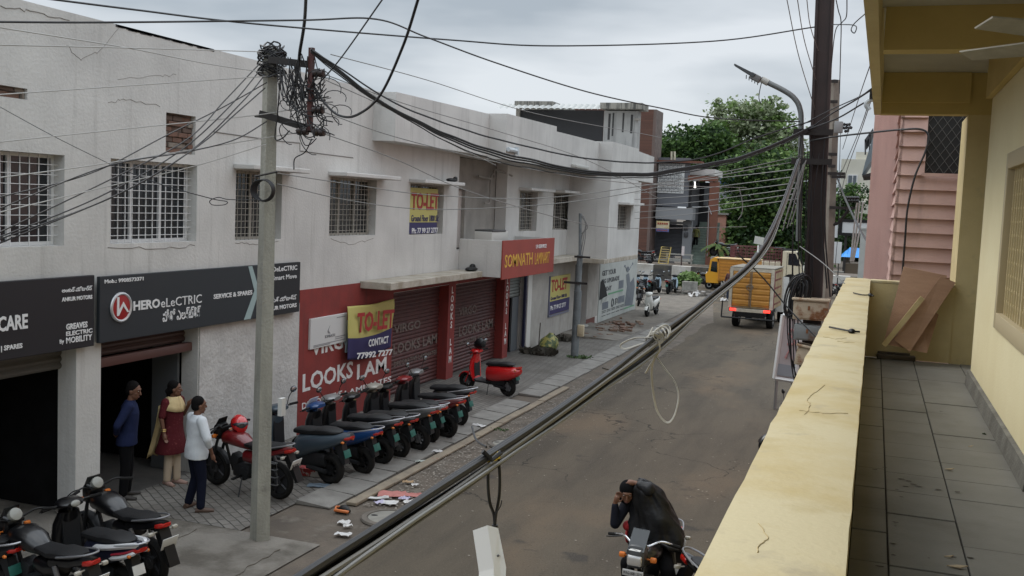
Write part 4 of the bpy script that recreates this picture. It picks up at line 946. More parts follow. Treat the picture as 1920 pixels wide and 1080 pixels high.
# ================================================================== two-wheelers
def paint(name, c, rough=.28, coat=.6): return M(name, c, rough, coat=coat)
_G = {}
def cached(key, fn):
    if key not in _G: _G[key] = fn()
    return _G[key]
def arc(c, r, a0, a1, n=8): return [(c[0]+r*math.cos(R(a0+(a1-a0)*i/n)), 0, c[1]+r*math.sin(R(a0+(a1-a0)*i/n))) for i in range(n+1)]
def wheel(par, x, rad, kind, nm, mats, w=.05):
    def ty_():
        m = MB(); m.torus((0, 0, 0), (0, 1, 0), rad-w, w, 30, 9, 1.05); return m.mesh('tyre')
    def rm():
        m = MB(); m.lathe((0, -.03, 0), (0, 1, 0), [(rad-w*1.35, .0), (rad-w*1.25, .03), (rad-w*1.35, .06), (rad-w*1.75, .055), (rad-w*1.8, .03), (rad-w*1.75, .005)], 26)
        m.lathe((0, -.05, 0), (0, 1, 0), [(.02, 0), (.05, .005), (.06, .05), (.05, .095), (.02, .1)], 12)
        for i in range(kind):
            a = 2*math.pi*i/kind; d = V((math.cos(a), 0, math.sin(a)))
            m.tube([d*.04, d*(rad-w*1.5)+V((0, 0, 0))], [.017, .013], 5)
        m.lathe((0, .035, 0), (0, 1, 0), [(.085, 0), (.085, .004), (.04, .004)], 18)
        return m.mesh('rim')
    t = put('wheel', cached(('ty', rad, w), ty_), mats[0], par); t.location = (x, 0, rad)
    r_ = put('rim', cached(('rm', rad, kind, w), rm), mats[1], t); return t
def scooter(name, label, loc, rz, body, group='scooters in the row', accent=None, seat=None, front=None, lean=-.06, plate=plate_g, style='e', mirrors=True, rimm=None, cat='scooter', visor=None, tail=None, rails=True, headcol=None, dial=False):
    t = thing(name, label, cat, loc, rz, group, lean); seat = seat or blackvin; front = front or body; accent = accent or body
    rimm = rimm or black
    wheel(t, .66, .235, 9, 'front', (blackrub, rimm), .058); wheel(t, -.60, .235, 9, 'rear', (blackrub, rimm), .060)
    rnd = style == 'v'
    def f_body():
        m = MB()
        if rnd: m.lx([(-.02, .50, .13, .20), (-.15, .52, .19, .21), (-.40, .55, .225, .20), (-.68, .58, .20, .175), (-.90, .63, .13, .115), (-.99, .66, .06, .06)], 18, 2.4)
        else: m.lx([(-.02, .47, .12, .16), (-.12, .53, .16, .2), (-.35, .60, .185, .155), (-.62, .66, .17, .115), (-.86, .73, .11, .07), (-.98, .775, .06, .035)], 18, 2.8)
        return m.mesh('body', True, 50)
    put('body', cached(('body', rnd), f_body), body, t)
    def f_under():
        m = MB(); m.lx([(.0, .33, .10, .10), (-.3, .36, .11, .13), (-.55, .36, .09, .10)], 12, 4); m.tube([(-.25, .09, .24), (-.60, .11, .215)], .035, 8); m.tube([(-.56, -.12, .22), (-.50, -.13, .62)], .028, 8); m.tube([(-.2, -.1, .22), (-.60, -.1, .215)], .03, 8)
        m.prism([(-.70, -.055, .60), (-.84, -.055, .64), (-.90, -.055, .36), (-.86, -.055, .33)], (0, .11, 0)); return m.mesh('frame')
    put('frame', cached('under', f_under), greypl, t)
    def f_apron():
        m = MB(); m.lz([(.30, .36, .03, .15), (.42, .40, .05, .185), (.60, .435, .07, .20), (.78, .42, .075, .175), (.92, .385, .07, .12)] if not rnd else [(.28, .34, .03, .15), (.42, .385, .05, .20), (.60, .41, .06, .215), (.78, .395, .06, .19), (.94, .36, .06, .11)], 16, 2.6); return m.mesh('apron')
    put('front_apron', cached(('apron', rnd), f_apron), front, t)
    def f_floor():
        m = MB(); m.prism([(.36, -.15, .36), (.30, -.15, .27), (-.10, -.15, .27), (-.16, -.15, .34), (-.05, -.15, .31), (.25, -.15, .31)], (0, .30, 0)); m.prism([(.36, -.11, .35), (.33, -.11, .36), (.345, -.11, .84), (.375, -.11, .84)], (0, .22, 0)); return m.mesh('floorboard')
    put('floorboard', cached('floor', f_floor), greypl, t)
    def f_seat():
        m = MB(); m.lx([(.02, .735, .06, .02), (-.02, .745, .12, .04), (-.18, .755, .135, .05), (-.36, .765, .14, .05), (-.44, .785, .15, .055), (-.62, .80, .14, .05), (-.76, .80, .10, .03), (-.80, .80, .04, .012)], 16, 3); return m.mesh('seat')
    put('seat', cached('seat', f_seat), seat, t)
    def f_cowl():
        m = MB(); m.lx([(.52, .955, .05, .05), (.485, .965, .12, .085), (.40, 1.0, .17, .075), (.30, 1.02, .16, .045), (.24, 1.02, .10, .03)], 16, 2.4); m.tube([(.40, 0, .78), (.38, 0, .97)], .045, 8); return m.mesh('cowl')
    put('handlebar_cowl', cached('cowl', f_cowl), headcol or accent, t)
    put('headlight', cached('hl', lambda: MB().ell((.50, 0, .955), (.035, .085, .065), 14, 8).mesh('hl')), clearlens, t)
    if dial: put('dial', cached('dial', lambda: MB().ell((.235, 0, 1.03), (.02, .06, .04), 14, 8, Matrix.Rotation(R(25), 3, 'Y')).mesh('dial')), M('pale_dial', (.25, .25, .225), .25), t)
    if visor: put('visor', cached('visor', lambda: MB().prism([(.50, -.10, 1.03), (.44, -.10, 1.04), (.36, -.08, 1.15), (.37, -.08, 1.15)], (0, .2, 0)).mesh('vis')), visor, t)
    h = put('handlebar', cached('hb', lambda: MB().tube([(.33, -.26, 1.02), (.36, -.15, 1.01), (.36, .15, 1.01), (.33, .26, 1.02)], .013, 7).tube([(.37, -.16, 1.0), (.38, -.36, .99)], .008, 5).tube([(.37, .16, 1.0), (.38, .36, .99)], .008, 5).mesh('hb')), black, t)
    for s_ in (-1, 1): put('grip', cached(('grip', s_), lambda: MB().tube([(.335, s_*.25, 1.02), (.30, s_*.38, 1.025)], .02, 8).mesh('grip')), blackrub, h)
    if mirrors:
        for s_ in (-1, 1):
            mm = put('mirror', cached(('mir', s_), lambda: MB().tube(cr_spline([(.35, s_*.2, 1.03), (.37, s_*.27, 1.13), (.36, s_*.33, 1.20)], 4), .007, 5).ell((.36, s_*.36, 1.23), (.018, .075, .05), 12, 6).mesh('mirror')), black, t)
            put('mirror_glass', cached(('mg', s_), lambda: MB().ell((.345, s_*.36, 1.23), (.008, .066, .042), 12, 6).mesh('mg')), mirrorm, mm)
    put('mudguard', cached('mud', _mud), front, t)
    put('tail_light', cached('tl', lambda: MB().lx([(-.90, .735, .095, .03), (-.96, .745, .085, .032), (-.995, .755, .05, .02)], 12, 3).mesh('tl')), tail or redlens, t)
    if rails: put('grab_rail', cached('gr', lambda: MB().tube(cr_spline([(-.45, -.17, .72), (-.75, -.16, .79), (-1.0, -.07, .84), (-1.0, .07, .84), (-.75, .16, .79), (-.45, .17, .72)], 5), .012, 6).mesh('gr')), M('rail_silver', (.42, .42, .44), .35, .6), t)
    put('number_plate', cached('np', lambda: MB().box((-.90, 0, .50), (.008, .15, .115), Matrix.Rotation(R(18), 3, 'Y'), .003).mesh('np')), plate, t)
    put('side_stand', cached('ss', lambda: MB().tube([(-.1, .12, .25), (-.16, .26, .015)], .01, 5).mesh('ss')), black, t)
    for s_ in (-1, 1): put('indicator', cached(('ind', s_), lambda: MB().ell((-.90, s_*.12, .69), (.03, .02, .02), 8, 6).mesh('ind')), amber, t)
    return t
def _mud():
    m = MB(); rings = []
    for i in range(9):
        a = R(20+150*i/8); c = V((.66+.235*math.cos(a), 0, .215+.235*math.sin(a))); d = V((math.cos(a), 0, math.sin(a)))
        rings.append(m.ring(c, (0, .072, 0), d*.02, 8, 2.5))
    m.skin(rings); m.tube([(.66, .075, .215), (.52, .06, .52)], .018, 6); m.tube([(.66, -.075, .215), (.52, -.06, .52)], .018, 6); m.tube([(.50, 0, .5), (.42, 0, .8)], .03, 6)
    return m.mesh('mudguard')
def motorcycle(name, label, loc, rz, body, group='motorcycles', lean=-.08, seat=None, plate=plate_w, dual=False, rack=True, fairing=None, spoke=5, mirrors=False, cat='motorcycle', lever=True, tailc=None, words=None, grab=False, dial=False):
    t = thing(name, label, cat, loc, rz, group, lean); seat = seat or blackvin
    for x in (.68, -.62): wheel(t, x, .30, spoke, 'w', (blackrub, M('dark_alloy', (.06, .06, .065), .4, .5)), .048)
    put('frame', cached('mframe', lambda: MB().tube([(.48, 0, .92), (.40, 0, .62), (.30, 0, .32), (-.15, 0, .30), (-.3, 0, .62)], .024, 7).tube([(.45, 0, .82), (.1, 0, .72), (-.75, 0, .72)], .022, 7).tube([(-.1, .09, .34), (-.62, .10, .30)], .024, 7).tube([(-.1, -.09, .34), (-.62, -.10, .30)], .024, 7).mesh('mframe')), black, t)
    def f_fork():
        m = MB()
        for s_ in (-1, 1): m.tube([(.68, s_*.085, .30), (.60, s_*.085, .58), (.46, s_*.085, .98)], [.026, .026, .018], 8)
        rings = []
        for i in range(8):
            a = R(25+135*i/7); d = V((math.cos(a), 0, math.sin(a))); rings.append(m.ring(V((.68, 0, .30))+d*.325, (0, .06, 0), d*.012, 8, 2.5))
        m.skin(rings); return m.mesh('fork')
    put('fork', cached('fork', f_fork), greypl, t)
    put('engine', cached('eng', lambda: MB().box((.05, 0, .36), (.36, .20, .22), None, .04).box((.20, 0, .50), (.16, .17, .2), Matrix.Rotation(R(-20), 3, 'Y'), .02).lathe((-.02, -.13, .33), (0, 1, 0), [(.03, 0), (.1, .01), (.1, .25), (.03, .26)], 18).mesh('eng')), greypl, t)
    put('exhaust', cached('exh', lambda: MB().tube(cr_spline([(.26, -.08, .45), (.33, -.1, .30), (.1, -.13, .21), (-.25, -.15, .25), (-.75, -.17, .38)], 6), [.02]*16+[.03]*4+[.045]*4+[.045], 10).mesh('exh')), M('black_exhaust', (.03, .03, .032), .4, .5), t)
    put('fuel_tank', cached('tank', lambda: MB().lx([(.46, .83, .05, .05), (.40, .84, .13, .10), (.24, .86, .165, .12), (.05, .83, .15, .11), (-.10, .77, .09, .06)], 18, 2.4).mesh('tank')), body, t)
    put('side_panel', cached('sidep', lambda: MB().lx([(.0, .60, .10, .09), (-.2, .60, .12, .10), (-.42, .63, .10, .06)], 12, 3).mesh('sp')), body, t)
    put('tail_panel', cached('tailp', lambda: MB().lx([(-.30, .70, .12, .06), (-.6, .75, .11, .055), (-.85, .82, .07, .04), (-.95, .85, .04, .02)], 14, 3).mesh('tp')), body, t)
    put('seat', cached('mseat', lambda: MB().lx([(.02, .80, .07, .02), (-.05, .795, .11, .04), (-.3, .79, .14, .045), (-.42, .82, .15, .05), (-.66, .845, .13, .04), (-.78, .86, .06, .02)], 16, 3).mesh('mseat')), seat, t)
    def f_hb(): return MB().tube(cr_spline([(.33, -.38, 1.03), (.38, -.22, 1.06), (.44, -.08, 1.0), (.44, .08, 1.0), (.38, .22, 1.06), (.33, .38, 1.03)], 5), .012, 7).box((.45, 0, .985), (.1, .2, .05), None, .015).mesh('mhb')
    h = put('handlebar', cached('mhb', f_hb), chrome if grab else black, t)
    for s_ in (-1, 1):
        put('grip', cached(('mgrip', s_), lambda: MB().tube([(.355, s_*.28, 1.045), (.315, s_*.42, 1.02)], .019, 8).mesh('mg')), blackrub, h)
        put('brake_lever', cached(('mlev', s_), lambda: MB().tube(cr_spline([(.39, s_*.23, 1.05), (.42, s_*.32, 1.035), (.385, s_*.42, 1.01)], 3), .008, 5).mesh('ml')), black, h)
        put('indicator', cached(('mind', s_), lambda: MB().tube([(.50, s_*.08, .88), (.50, s_*.15, .88)], .009, 5).box((.50, s_*.18, .88), (.05, .075, .06), None, .018).mesh('mi')), amber, t)
        put('rear_indicator', cached(('mrind', s_), lambda: MB().tube([(-.86, s_*.06, .74), (-.87, s_*.13, .74)], .009, 5).box((-.875, s_*.16, .74), (.05, .07, .045), None, .015).mesh('mi')), M('smoky_lens', (.4, .38, .33), .25), t)
        if mirrors:
            mm = put('mirror', cached(('mmir', s_), lambda: MB().tube([(.40, s_*.24, 1.06), (.42, s_*.34, 1.24)], .007, 5).ell((.42, s_*.38, 1.27), (.02, .08, .05), 12, 6).mesh('mm')), black, t); put('mirror_glass', cached(('mg', s_, 1), lambda: MB().ell((.405, s_*.38, 1.27), (.008, .07, .042), 12, 6).mesh('mg')), mirrorm, mm)
    put('headlight_fairing', cached('mfair', lambda: MB().lx([(.615, .90, .06, .06), (.585, .905, .105, .125), (.50, .93, .115, .14), (.44, .96, .08, .08)], 16, 3.4).prism([(.58, -.085, 1.0), (.5, -.085, 1.04), (.44, -.07, 1.15), (.46, -.07, 1.15)], (0, .17, 0)).mesh('mf')), fairing or body, t)
    put('headlight', cached('mhl', lambda: MB().box((.605, 0, .875), (.05, .17, .12), None, .022).mesh('mhl')), M('bright_headlight', (.7, .7, .7), .1, .6), t)
    if dial: put('dial', cached('mdial', lambda: MB().lathe((.40, 0, 1.07), (-.85, 0, .5), [(.065, -.1), (.075, -.02), (.07, 0), (.052, .006), (.001, .008)], 20).mesh('mdial')), [M('pale_dial', (.25, .25, .225), .25)], t)
    put('tail_light', cached('mtl', lambda: MB().lx([(-.84, .80, .085, .035), (-.93, .82, .08, .035), (-.97, .83, .05, .02)], 12, 3).mesh('mtl')), tailc or redlens, t)
    put('rear_mudguard', cached('mrm', lambda: MB().prism([(-.80, -.07, .76), (-.90, -.07, .78), (-1.08, -.07, .36), (-1.03, -.07, .35), (-.88, -.07, .6)], (0, .14, 0)).mesh('mrm')), black, t)
    p = put('number_plate', cached('mnp', lambda: MB().box((-.995, 0, .62), (.008, .21, .16), Matrix.Rotation(R(-24), 3, 'Y'), .003).mesh('mnp')), plate, t)
    if words: text(words, .07, (-1.003, .095, .63), black, p, 'plate_text', rot=(66, 0, -90), ex=.001, bold=.002, lsp=.8, sx=.8)
    for s_ in (-1, 1): put('shock_absorber', cached(('mshk', s_), lambda: MB().tube([(-.55, s_*.12, .34), (-.42, s_*.12, .70)], .028, 8).mesh('ms')), M('shock_grey', (.14, .14, .15), .4, .4), t)
    if rack:
        def f_rack():
            m = MB()
            for z in (.30, .42, .54, .64): m.tube([(-.30, .19, z), (-.75, .20, z), (-.80, .19, z+.02)], .008, 5)
            m.tube([(-.30, .19, .28), (-.30, .19, .66), (-.78, .19, .66), (-.78, .19, .30), (-.30, .19, .28)], .009, 5); return m.mesh('rack')
        put('saree_guard', cached('rack', f_rack), steel, t)
    put('grab_rail', cached('mgr', lambda: MB().tube(cr_spline([(-.50, -.15, .82), (-.75, -.13, .88), (-.93, -.06, .92), (-.93, .06, .92), (-.75, .13, .88), (-.50, .15, .82)], 4), .012, 6).mesh('mgr')), M('rail_grey', (.22, .22, .23), .4, .5), t)
    put('side_stand', cached('mss', lambda: MB().tube([(.0, .12, .28), (-.08, .30, .02)], .012, 5).box((.02, .22, .30), (.06, .2, .025), None, .008).box((.02, -.22, .30), (.06, .2, .025), None, .008).mesh('ms')), black, t)
    return t
def head(p, q):
    d = V(q)-V(p); return math.atan2(d.y, d.x)
FACE = R(173)                                   # scooters face the wall
# row of electric scooters along the red wall
rows = [
 ('big blue-grey scooter with wide tail, nearest of the row beside the pole', (615, 908), paint('blue_grey_paint', (.045, .065, .085), .35), dict(rails=False)),
 ('bright blue scooter with white headlamp cap, second in the row', (680, 890), paint('bright_blue_paint', (.010, .05, .17)), dict(visor=paint('white_visor', (.8, .82, .85)))),
 ('black scooter with silver headlamp cowl and brown-orange tail, third in the row', (712, 872), paint('black_paint', (.006, .006, .007), .3, .4), dict(headcol=M('silver_cowl', (.28, .28, .28), .35, .5))),
 ('black scooter with bare alloy rear wheel near the middle of the row', (748, 860), _M['black_paint'], dict(rimm=alloy)),
 ('grey-tailed scooter with spoked alloy wheel and pale headlamp cowl', (782, 846), paint('smoke_grey_paint', (.07, .07, .068)), dict(rimm=alloy, headcol=M('pale_cowl', (.34, .32, .28), .35, .3))),
 ('dark scooter with silver-lidded tail tucked between grey and red scooters', (806, 832), paint('silver_tail_paint', (.26, .26, .27), .3), dict(headcol=black)),
 ('scooter with dark red tail and red headlamp cowl in the row', (836, 822), paint('dark_red_paint', (.10, .010, .012)), dict(headcol=paint('red_cowl', (.20, .012, .015)))),
 ('black and white striped scooter with grey cowl, farthest of the row', (858, 800), _M['black_paint'], dict(headcol=_M['silver_cowl'])),
]
for i, (lb, px, bd, kw) in enumerate(rows):
    p = G(*px); h = FACE+R((0, -4, 3, 1, -3, 4, -2, 2)[i]); d = V((math.cos(h), math.sin(h), 0))
    fr_ = bd if i == 0 else _M.get('black_paint', bd)
    s_ = scooter('electric_scooter', lb, p+d*.62+V((0, 0, .012)), h, bd, 'scooters parked in a row along the red wall', front=fr_, mirrors=i in (0, 2, 4, 7), lean=(-.05, -.09, -.06, -.1, -.04, -.08, -.05, -.07)[i], **kw); k_ = (1.12, 1.05, 1.07, 1.03, 1.08, 1.0, 1.06, 1.04)[i]; s_.scale = (k_, k_, k_)
# red scooter standing apart
pa, pb = G(966, 747), G(866, 728); c = (pa+pb)/2
red_p = paint('glossy_red_paint', (.50, .012, .014), .2, 1)
scooter('red_scooter', 'glossy red retro scooter standing alone before the red pillars', c+V((0, 0, .012)), head(pa, pb)+R(2), red_p, None, style='v', headcol=red_p, rails=False, rimm=alloy)
def helmet(label, loc, col, rz=0, sc=1.0, visor=None):
    t = thing('helmet', label, 'helmet', loc, rz)
    put('shell', MB().lx([(-.135*sc, .0, .03, .03), (-.12*sc, .01, .09*sc, .09*sc), (-.03*sc, .025, .125*sc, .13*sc), (.06*sc, .015, .12*sc, .12*sc), (.12*sc, -.01, .09*sc, .085*sc), (.14*sc, -.02, .05*sc, .04*sc)], 18, 2.1), col, t)
    put('visor', MB().lx([(.05*sc, .03, .122*sc, .055*sc), (.11*sc, .025, .10*sc, .05*sc), (.148*sc, .015, .05*sc, .035*sc)], 16, 2.2), visor or M('smoke_visor', (.03, .03, .035), .08), t)
    return t
q = c+V((math.cos(head(pa, pb)), math.sin(head(pa, pb)), 0))*.32
helmet('black helmet with grey graphics perched on the red scooter handlebar', q+V((0, 0, 1.19)), black, head(pa, pb))
# red and black motorcycle behind the concrete pole
pa, pb = G(536, 940), G(398, 908); hA = head(pa, pb); c = (pa+pb)/2
motorcycle('red_motorcycle', 'red and black motorcycle with leg-guard rack standing behind the concrete pole', c+V((0, 0, .012)), hA, paint('deep_red_paint', (.15, .010, .012)), None, words='AP 10\nB 5351', fairing=black)
d = V((math.cos(hA), math.sin(hA), 0)); helmet('shiny red helmet resting on the red motorcycle tank', c+d*.22+V((0, 0, 1.05)), red_p, hA+R(150), 1.05)
# foreground group at lower left
def near(px, py, z): return G(px, py, z)
gloss = paint('black_gloss_paint', (.005, .005, .006), .3, .4); ridge = paint('dark_blue_gloss', (.012, .014, .03))
def byseat(px, py, z, deg, back): return near(px, py, z)-V((0, 0, z))+V((math.cos(R(deg)), math.sin(R(deg)), 0))*back
motorcycle('black_motorcycle', 'black motorcycle with boxy two-part seat and red tail lamp beside the white pillar', byseat(318, 978, .84, 164, .92), R(164), gloss, 'motorcycles parked at the lower left', rack=False, dial=True, fairing=gloss)
sA_ = scooter('black_scooter', 'black scooter with silver and red tail trim and chrome rail between two motorcycles', byseat(273, 1030, .74, 166, .97), R(166), ridge, None, plate=plate_w, headcol=gloss, dial=True, front=gloss, mirrors=False)
tr_ = MB()
for s_ in (-1, 1):
    tr_.tube(cr_spline([(-.35, s_*.185, .70), (-.6, s_*.175, .745), (-.86, s_*.11, .80), (-.97, s_*.05, .815)], 5), [.008]+[.032]*14+[.014], 6); tr_.tube(cr_spline([(-.62, s_*.176, .62), (-.82, s_*.13, .67), (-.96, s_*.06, .735)], 5), [.007]+[.026]*9+[.012], 6)
put('tail_trim', tr_, M('silver_trim', (.66, .66, .67), .35, .2), sA_); put('red_trim', MB().tube(cr_spline([(-.66, -.172, .675), (-.84, -.12, .72), (-.95, -.06, .77)], 5), .014, 6).tube(cr_spline([(-.66, .172, .675), (-.84, .12, .72), (-.95, .06, .77)], 5), .014, 6), M('red_trim', (.35, .02, .04), .3), sA_)
motorcycle('black_motorcycle', 'black motorcycle with boxy seat and orange-red lamp cut by the lower edge of the photo', byseat(186, 1046, .84, 168, .92), R(168), gloss, 'motorcycles parked at the lower left', rack=False, dial=True, fairing=gloss)
scooter('black_scooter', 'black scooter with a mirror stalk cut by the left edge behind the other bikes', byseat(0, 1010, .78, 172, .6), R(172), gloss, None, headcol=greypl, mirrors=False, dial=True)
scooter('black_scooter', 'black scooter deep in the dark first shop', (-11.9, 10.3, .01), R(100), _M['black_gloss_paint'], None, plate=plate_w, seat=M('tan_seat', (.05, .04, .03), .6))
# along the bottom right, mostly hidden by the balcony
motorcycle('parked_motorcycle', 'black motorcycle tail with grab rail half hidden below the balcony', near(1276, 1035, .88)+V((math.cos(R(-40)), math.sin(R(-40)), 0))*.95+V((0, 0, -.88)), R(-40), _M['black_gloss_paint'], None, rack=False)
pm_ = near(1474, 752, 1.1)
mt_ = scooter('parked_scooter', 'scooter below the balcony of which only a chrome mirror shows', pm_+V((.36, .1, -1.1)), R(205), _M['black_gloss_paint'], None)
# middle distance
p = G(1215, 594); 
scooter('white_scooter', 'white scooter parked on its own before the poster corner', p+V((.05, .55, .012)), R(-96), paint('white_scooter_paint', (.66, .66, .62), .3), None, headcol=_M['white_scooter_paint'], rails=False, lean=.05)
p = G(1197, 574); motorcycle('dark_motorcycle', 'dark motorcycle half hidden behind the poster corner', p+V((-.1, .5, 0)), R(-80), _M['black_gloss_paint'], None)
wb = paint('pale_blue_leg_panel', (.45, .58, .68), .35)
lbs = ['first black scooter of the far row, half hidden by the building corner', 'black scooter with pale blue apron, second of the far row', 'black scooter with pale blue apron beside the gap in the far row', 'black scooter with grey-white apron at the planter end of the far row']
for i, px in enumerate((1184, 1200, 1224, 1256)):
    p = G(px, 552); scooter('delivery_scooter', lbs[i], p+V((0, .5, .012)), R(78+i), _M['black_gloss_paint'], 'black scooters lined up before the far road', accent=black, front=wb, headcol=black, mirrors=True, lean=0)
# ================================================================== goods vehicles
oran = M('ochre_box_paint', (.50, .24, .04), .55, col2=(.42, .19, .032), ns=2, col3=(.30, .13, .03), ns3=3); cream = M('cream_frame_paint', (.58, .54, .44), .6, col2=(.42, .36, .28), ns=4); cabw = M('cream_cab_paint', (.60, .54, .40), .4)
darkred = M('dark_red_trim', (.15, .02, .02), .6)
pt = G(1378, 618); pt2 = G(1466, 622); hT = R(91)
tk = thing('box_truck', 'small goods truck with ochre double rear doors and lit red tail lamps driving away', 'truck', (FY(1405, 600, 42).x, 42.0, 0), R(-3))
W2 = .86; z0, z1 = .86, 2.46
m = MB(); m.bb((-W2, 0.02, z0), (W2, 2.7, z1), .01); put('cargo_box', m, [M('grimy_side_panel', (.34, .26, .15), .7, col2=(.26, .17, .08), ns=2)], tk, False)
m = MB()
for s_ in (-1, 1):
    x0, x1 = (s_*.03, s_*(W2-.12)); n_ = 6; hgt = (z1-z0-.22)/n_
    for k in range(n_):
        za = z0+.10+k*hgt
        m.prism([(min(x0, x1), .0, za+.01), (min(x0, x1), -.03, za+.05), (min(x0, x1), -.03, za+hgt-.05), (min(x0, x1), .0, za+hgt-.01)], (abs(x1-x0), 0, 0))
    m.bb((min(x0, x1), -.008, z0+.08), (max(x0, x1), .019, z1-.1))
put('rear_door', m, oran, tk, False)
put('door_bar', MB().tube([(.0, -.045, z0+.05), (.0, -.045, z1-.08)], .022, 6).tube([(-.06, -.05, z0+.1), (-.06, -.05, z1-.1)], .014, 5).box((-.06, -.05, 1.75), (.3, .03, .05)).torus((-.05, -.06, 1.72), (0, 1, 0), .12, .02, 14, 5), M('latch_rust', (.20, .15, .10), .7), tk)
m = MB(); m.bb((-W2-.03, -.02, z0-.01), (-W2+.09, .05, z1+.03)); m.bb((W2-.09, -.02, z0-.01), (W2+.03, .05, z1+.03)); m.bb((-W2+.09, -.018, z1-.1), (W2-.09, .05, z1+.028)); put('rear_frame', m, cream, tk, False)
put('roof', MB().bb((-W2-.02, -.01, z1+.03), (W2+.02, 2.7, z1+.07)), M('grey_white_roof', (.24, .225, .19), .8, col2=(.15, .135, .11), ns=2), tk, False)
m = MB()
for k in range(5):
    for j in range(5): m.bb((W2+.001, .15+k*.46, z0+.15+j*.33), (W2+.012, .5+k*.43, z0+.22+j*.33))
m.bb((W2+.001, .05, z0), (W2+.02, .45, z1-.1)); put('side_marking', m, darkred, tk, False)
put('chassis', MB().bb((-.55, .1, .48), (.55, 5.2, .70)).bb((-W2, -.02, .70), (W2, .1, .85)), M('chassis_black', (.02, .02, .02), .8), tk, False)
put('tail_board', MB().bb((-W2+.2, -.05, .70), (W2-.2, -.021, .84)), cream, tk, False); put('bumper_bar', MB().tube([(-1.12, -.15, .45), (1.0, -.15, .45)], .035, 6).tube([(-1.12, -.15, .45), (-1.12, -.05, 1.1)], .03, 6).tube([(-.6, -.15, .45), (-.6, .1, .6)], .03, 6).tube([(.6, -.15, .45), (.6, .1, .6)], .03, 6), black, tk)
for x in (-W2+.12, W2-.22): put('tail_lamp', MB().box((x+.05, -.07, .78), (.26, .05, .11), None, .01), M('lit_red_lamp', (.6, .02, .02), .3, emit=(1, .06, .04, 1.6)), tk)
put('bumper', MB().bb((-.6, -.06, .5), (.6, -.02, .68)), black, tk, False)
for x in (-.70, .70):
    for y in (.95, 4.1):
        w_ = put('wheel', MB().lathe((x-.13, y, .36), (1, 0, 0), [(.2, .02), (.33, 0), (.36, .05), (.36, .21), (.33, .26), (.2, .24)], 22), blackrub, tk)
        put('rim', MB().lathe((x-.14, y, .36), (1, 0, 0), [(.03, .0), (.19, .02), (.19, .26), (.03, .28)], 16), steel, w_)
put('cab', MB().prism([(-.85, 3.35, .5), (-.85, 5.15, .5), (-.85, 5.3, 1.15), (-.85, 4.85, 1.95), (-.85, 3.35, 2.05)], (1.7, 0, 0)), M('white_cab_paint', (.6, .6, .58), .35), tk, False)
put('wing_mirror', MB().tube([(.86, 4.7, 1.5), (1.12, 4.7, 1.6)], .02, 5).box((1.15, 4.68, 1.55), (.16, .06, .28), None, .02), black, tk)
# white truck with red cage crossing behind
yw = 66.0; xr = FY(1505, 500, yw).x; xl = FY(1368, 500, yw).x; S_ = xr-xl
wt = thing('cage_truck', 'cream-cabbed truck with dark red stake cage crossing the junction', 'truck', (xl, yw, 0), 0)
x1c = FY(1465, 480, yw).x-xl; zt_ = FY(1400, 463, yw).z
lc = .95
put('cargo_bed', MB().bb((0, 0, lc), (x1c, 2.1, lc+.75), .02), M('cream_bed', (.5, .44, .33), .6), wt, False)
cg = MB(); red_c = M('dark_red_cage', (.10, .025, .025), .6)
for y in (0.02, 2.08):
    for k in range(8): 
        z = lc+.8+k*(zt_-lc-.8)/4 if k < 5 else None
        if z: cg.tube([(0, y, z), (x1c, y, z)], .022, 5)
    for k in range(10): x = x1c*k/9; cg.tube([(x, y, lc+.5), (x, y, zt_)], .026, 5)
for k in range(6): cg.tube([(x1c, 2.08*k/5, lc+.7), (x1c, 2.08*k/5, zt_)], .03, 5); cg.tube([(0, 2.08*k/5, lc+.7), (0, 2.08*k/5, zt_)], .03, 5)
put('stake_cage', cg, red_c, wt)
cab_l = S_-x1c-.05; zc = FY(1470, 471, yw).z; o_ = x1c+.08
prof = [(o_, 0, .55), (o_+cab_l, 0, .55), (o_+cab_l+.05, 0, 1.25), (o_+cab_l*.95, 0, 1.55), (o_+cab_l*.62, 0, zc), (o_, 0, zc)]
cb_ = put('cab', MB().prism(prof, (0, 2.0, 0)), cabw, wt, False)
put('side_window', MB().prism([(o_+cab_l*.28, -.012, 1.6), (o_+cab_l*.88, -.012, 1.55), (o_+cab_l*.60, -.012, zc-.12), (o_+cab_l*.28, -.012, zc-.12)], (0, .01, 0)), glass_dark, cb_, False)
put('windscreen', MB().prism([(o_+cab_l*.96, .1, 1.58), (o_+cab_l*.66, .1, zc-.05), (o_+cab_l*.68, .1, zc-.04), (o_+cab_l*.98, .1, 1.58)], (0, 1.8, 0)), glass_dark, cb_, False)
put('door_line', MB().tube([(o_+cab_l*.22, -.005, .7), (o_+cab_l*.22, -.005, zc-.1)], .012, 4), black, cb_)
put('roof_rack', MB().tube([(o_-.3, .1, zc+.08), (o_+cab_l*.6, .1, zc+.06)], .04, 5).tube([(o_-.3, 1.8, zc+.08), (o_+cab_l*.6, 1.8, zc+.06)], .04, 5).bb((x1c*.83, .3, zt_-.03), (x1c+.1, 1.7, zt_+.05)), black, wt)
for x in (1.0, o_+cab_l*.45):
    for y in (.02, 1.75):
        w_ = put('wheel', MB().lathe((x, y, .42), (0, 1, 0), [(.2, .0), (.38, 0), (.42, .05), (.42, .22), (.38, .26), (.2, .26)], 22), blackrub, wt); put('rim', MB().lathe((x, y-.01, .42), (0, 1, 0), [(.05, .02), (.22, 0), (.22, .28), (.05, .27)], 16), steel, w_)
put('wheel_arch', MB().lathe((o_+cab_l*.45, -.014, .46), (0, 1, 0), [(.56, 0), (.56, .01), (.3, .01)], 24), black, wt)
put('chassis', MB().bb((.1, .4, .5), (x1c, 1.7, .94)), _M['chassis_black'], wt, False)
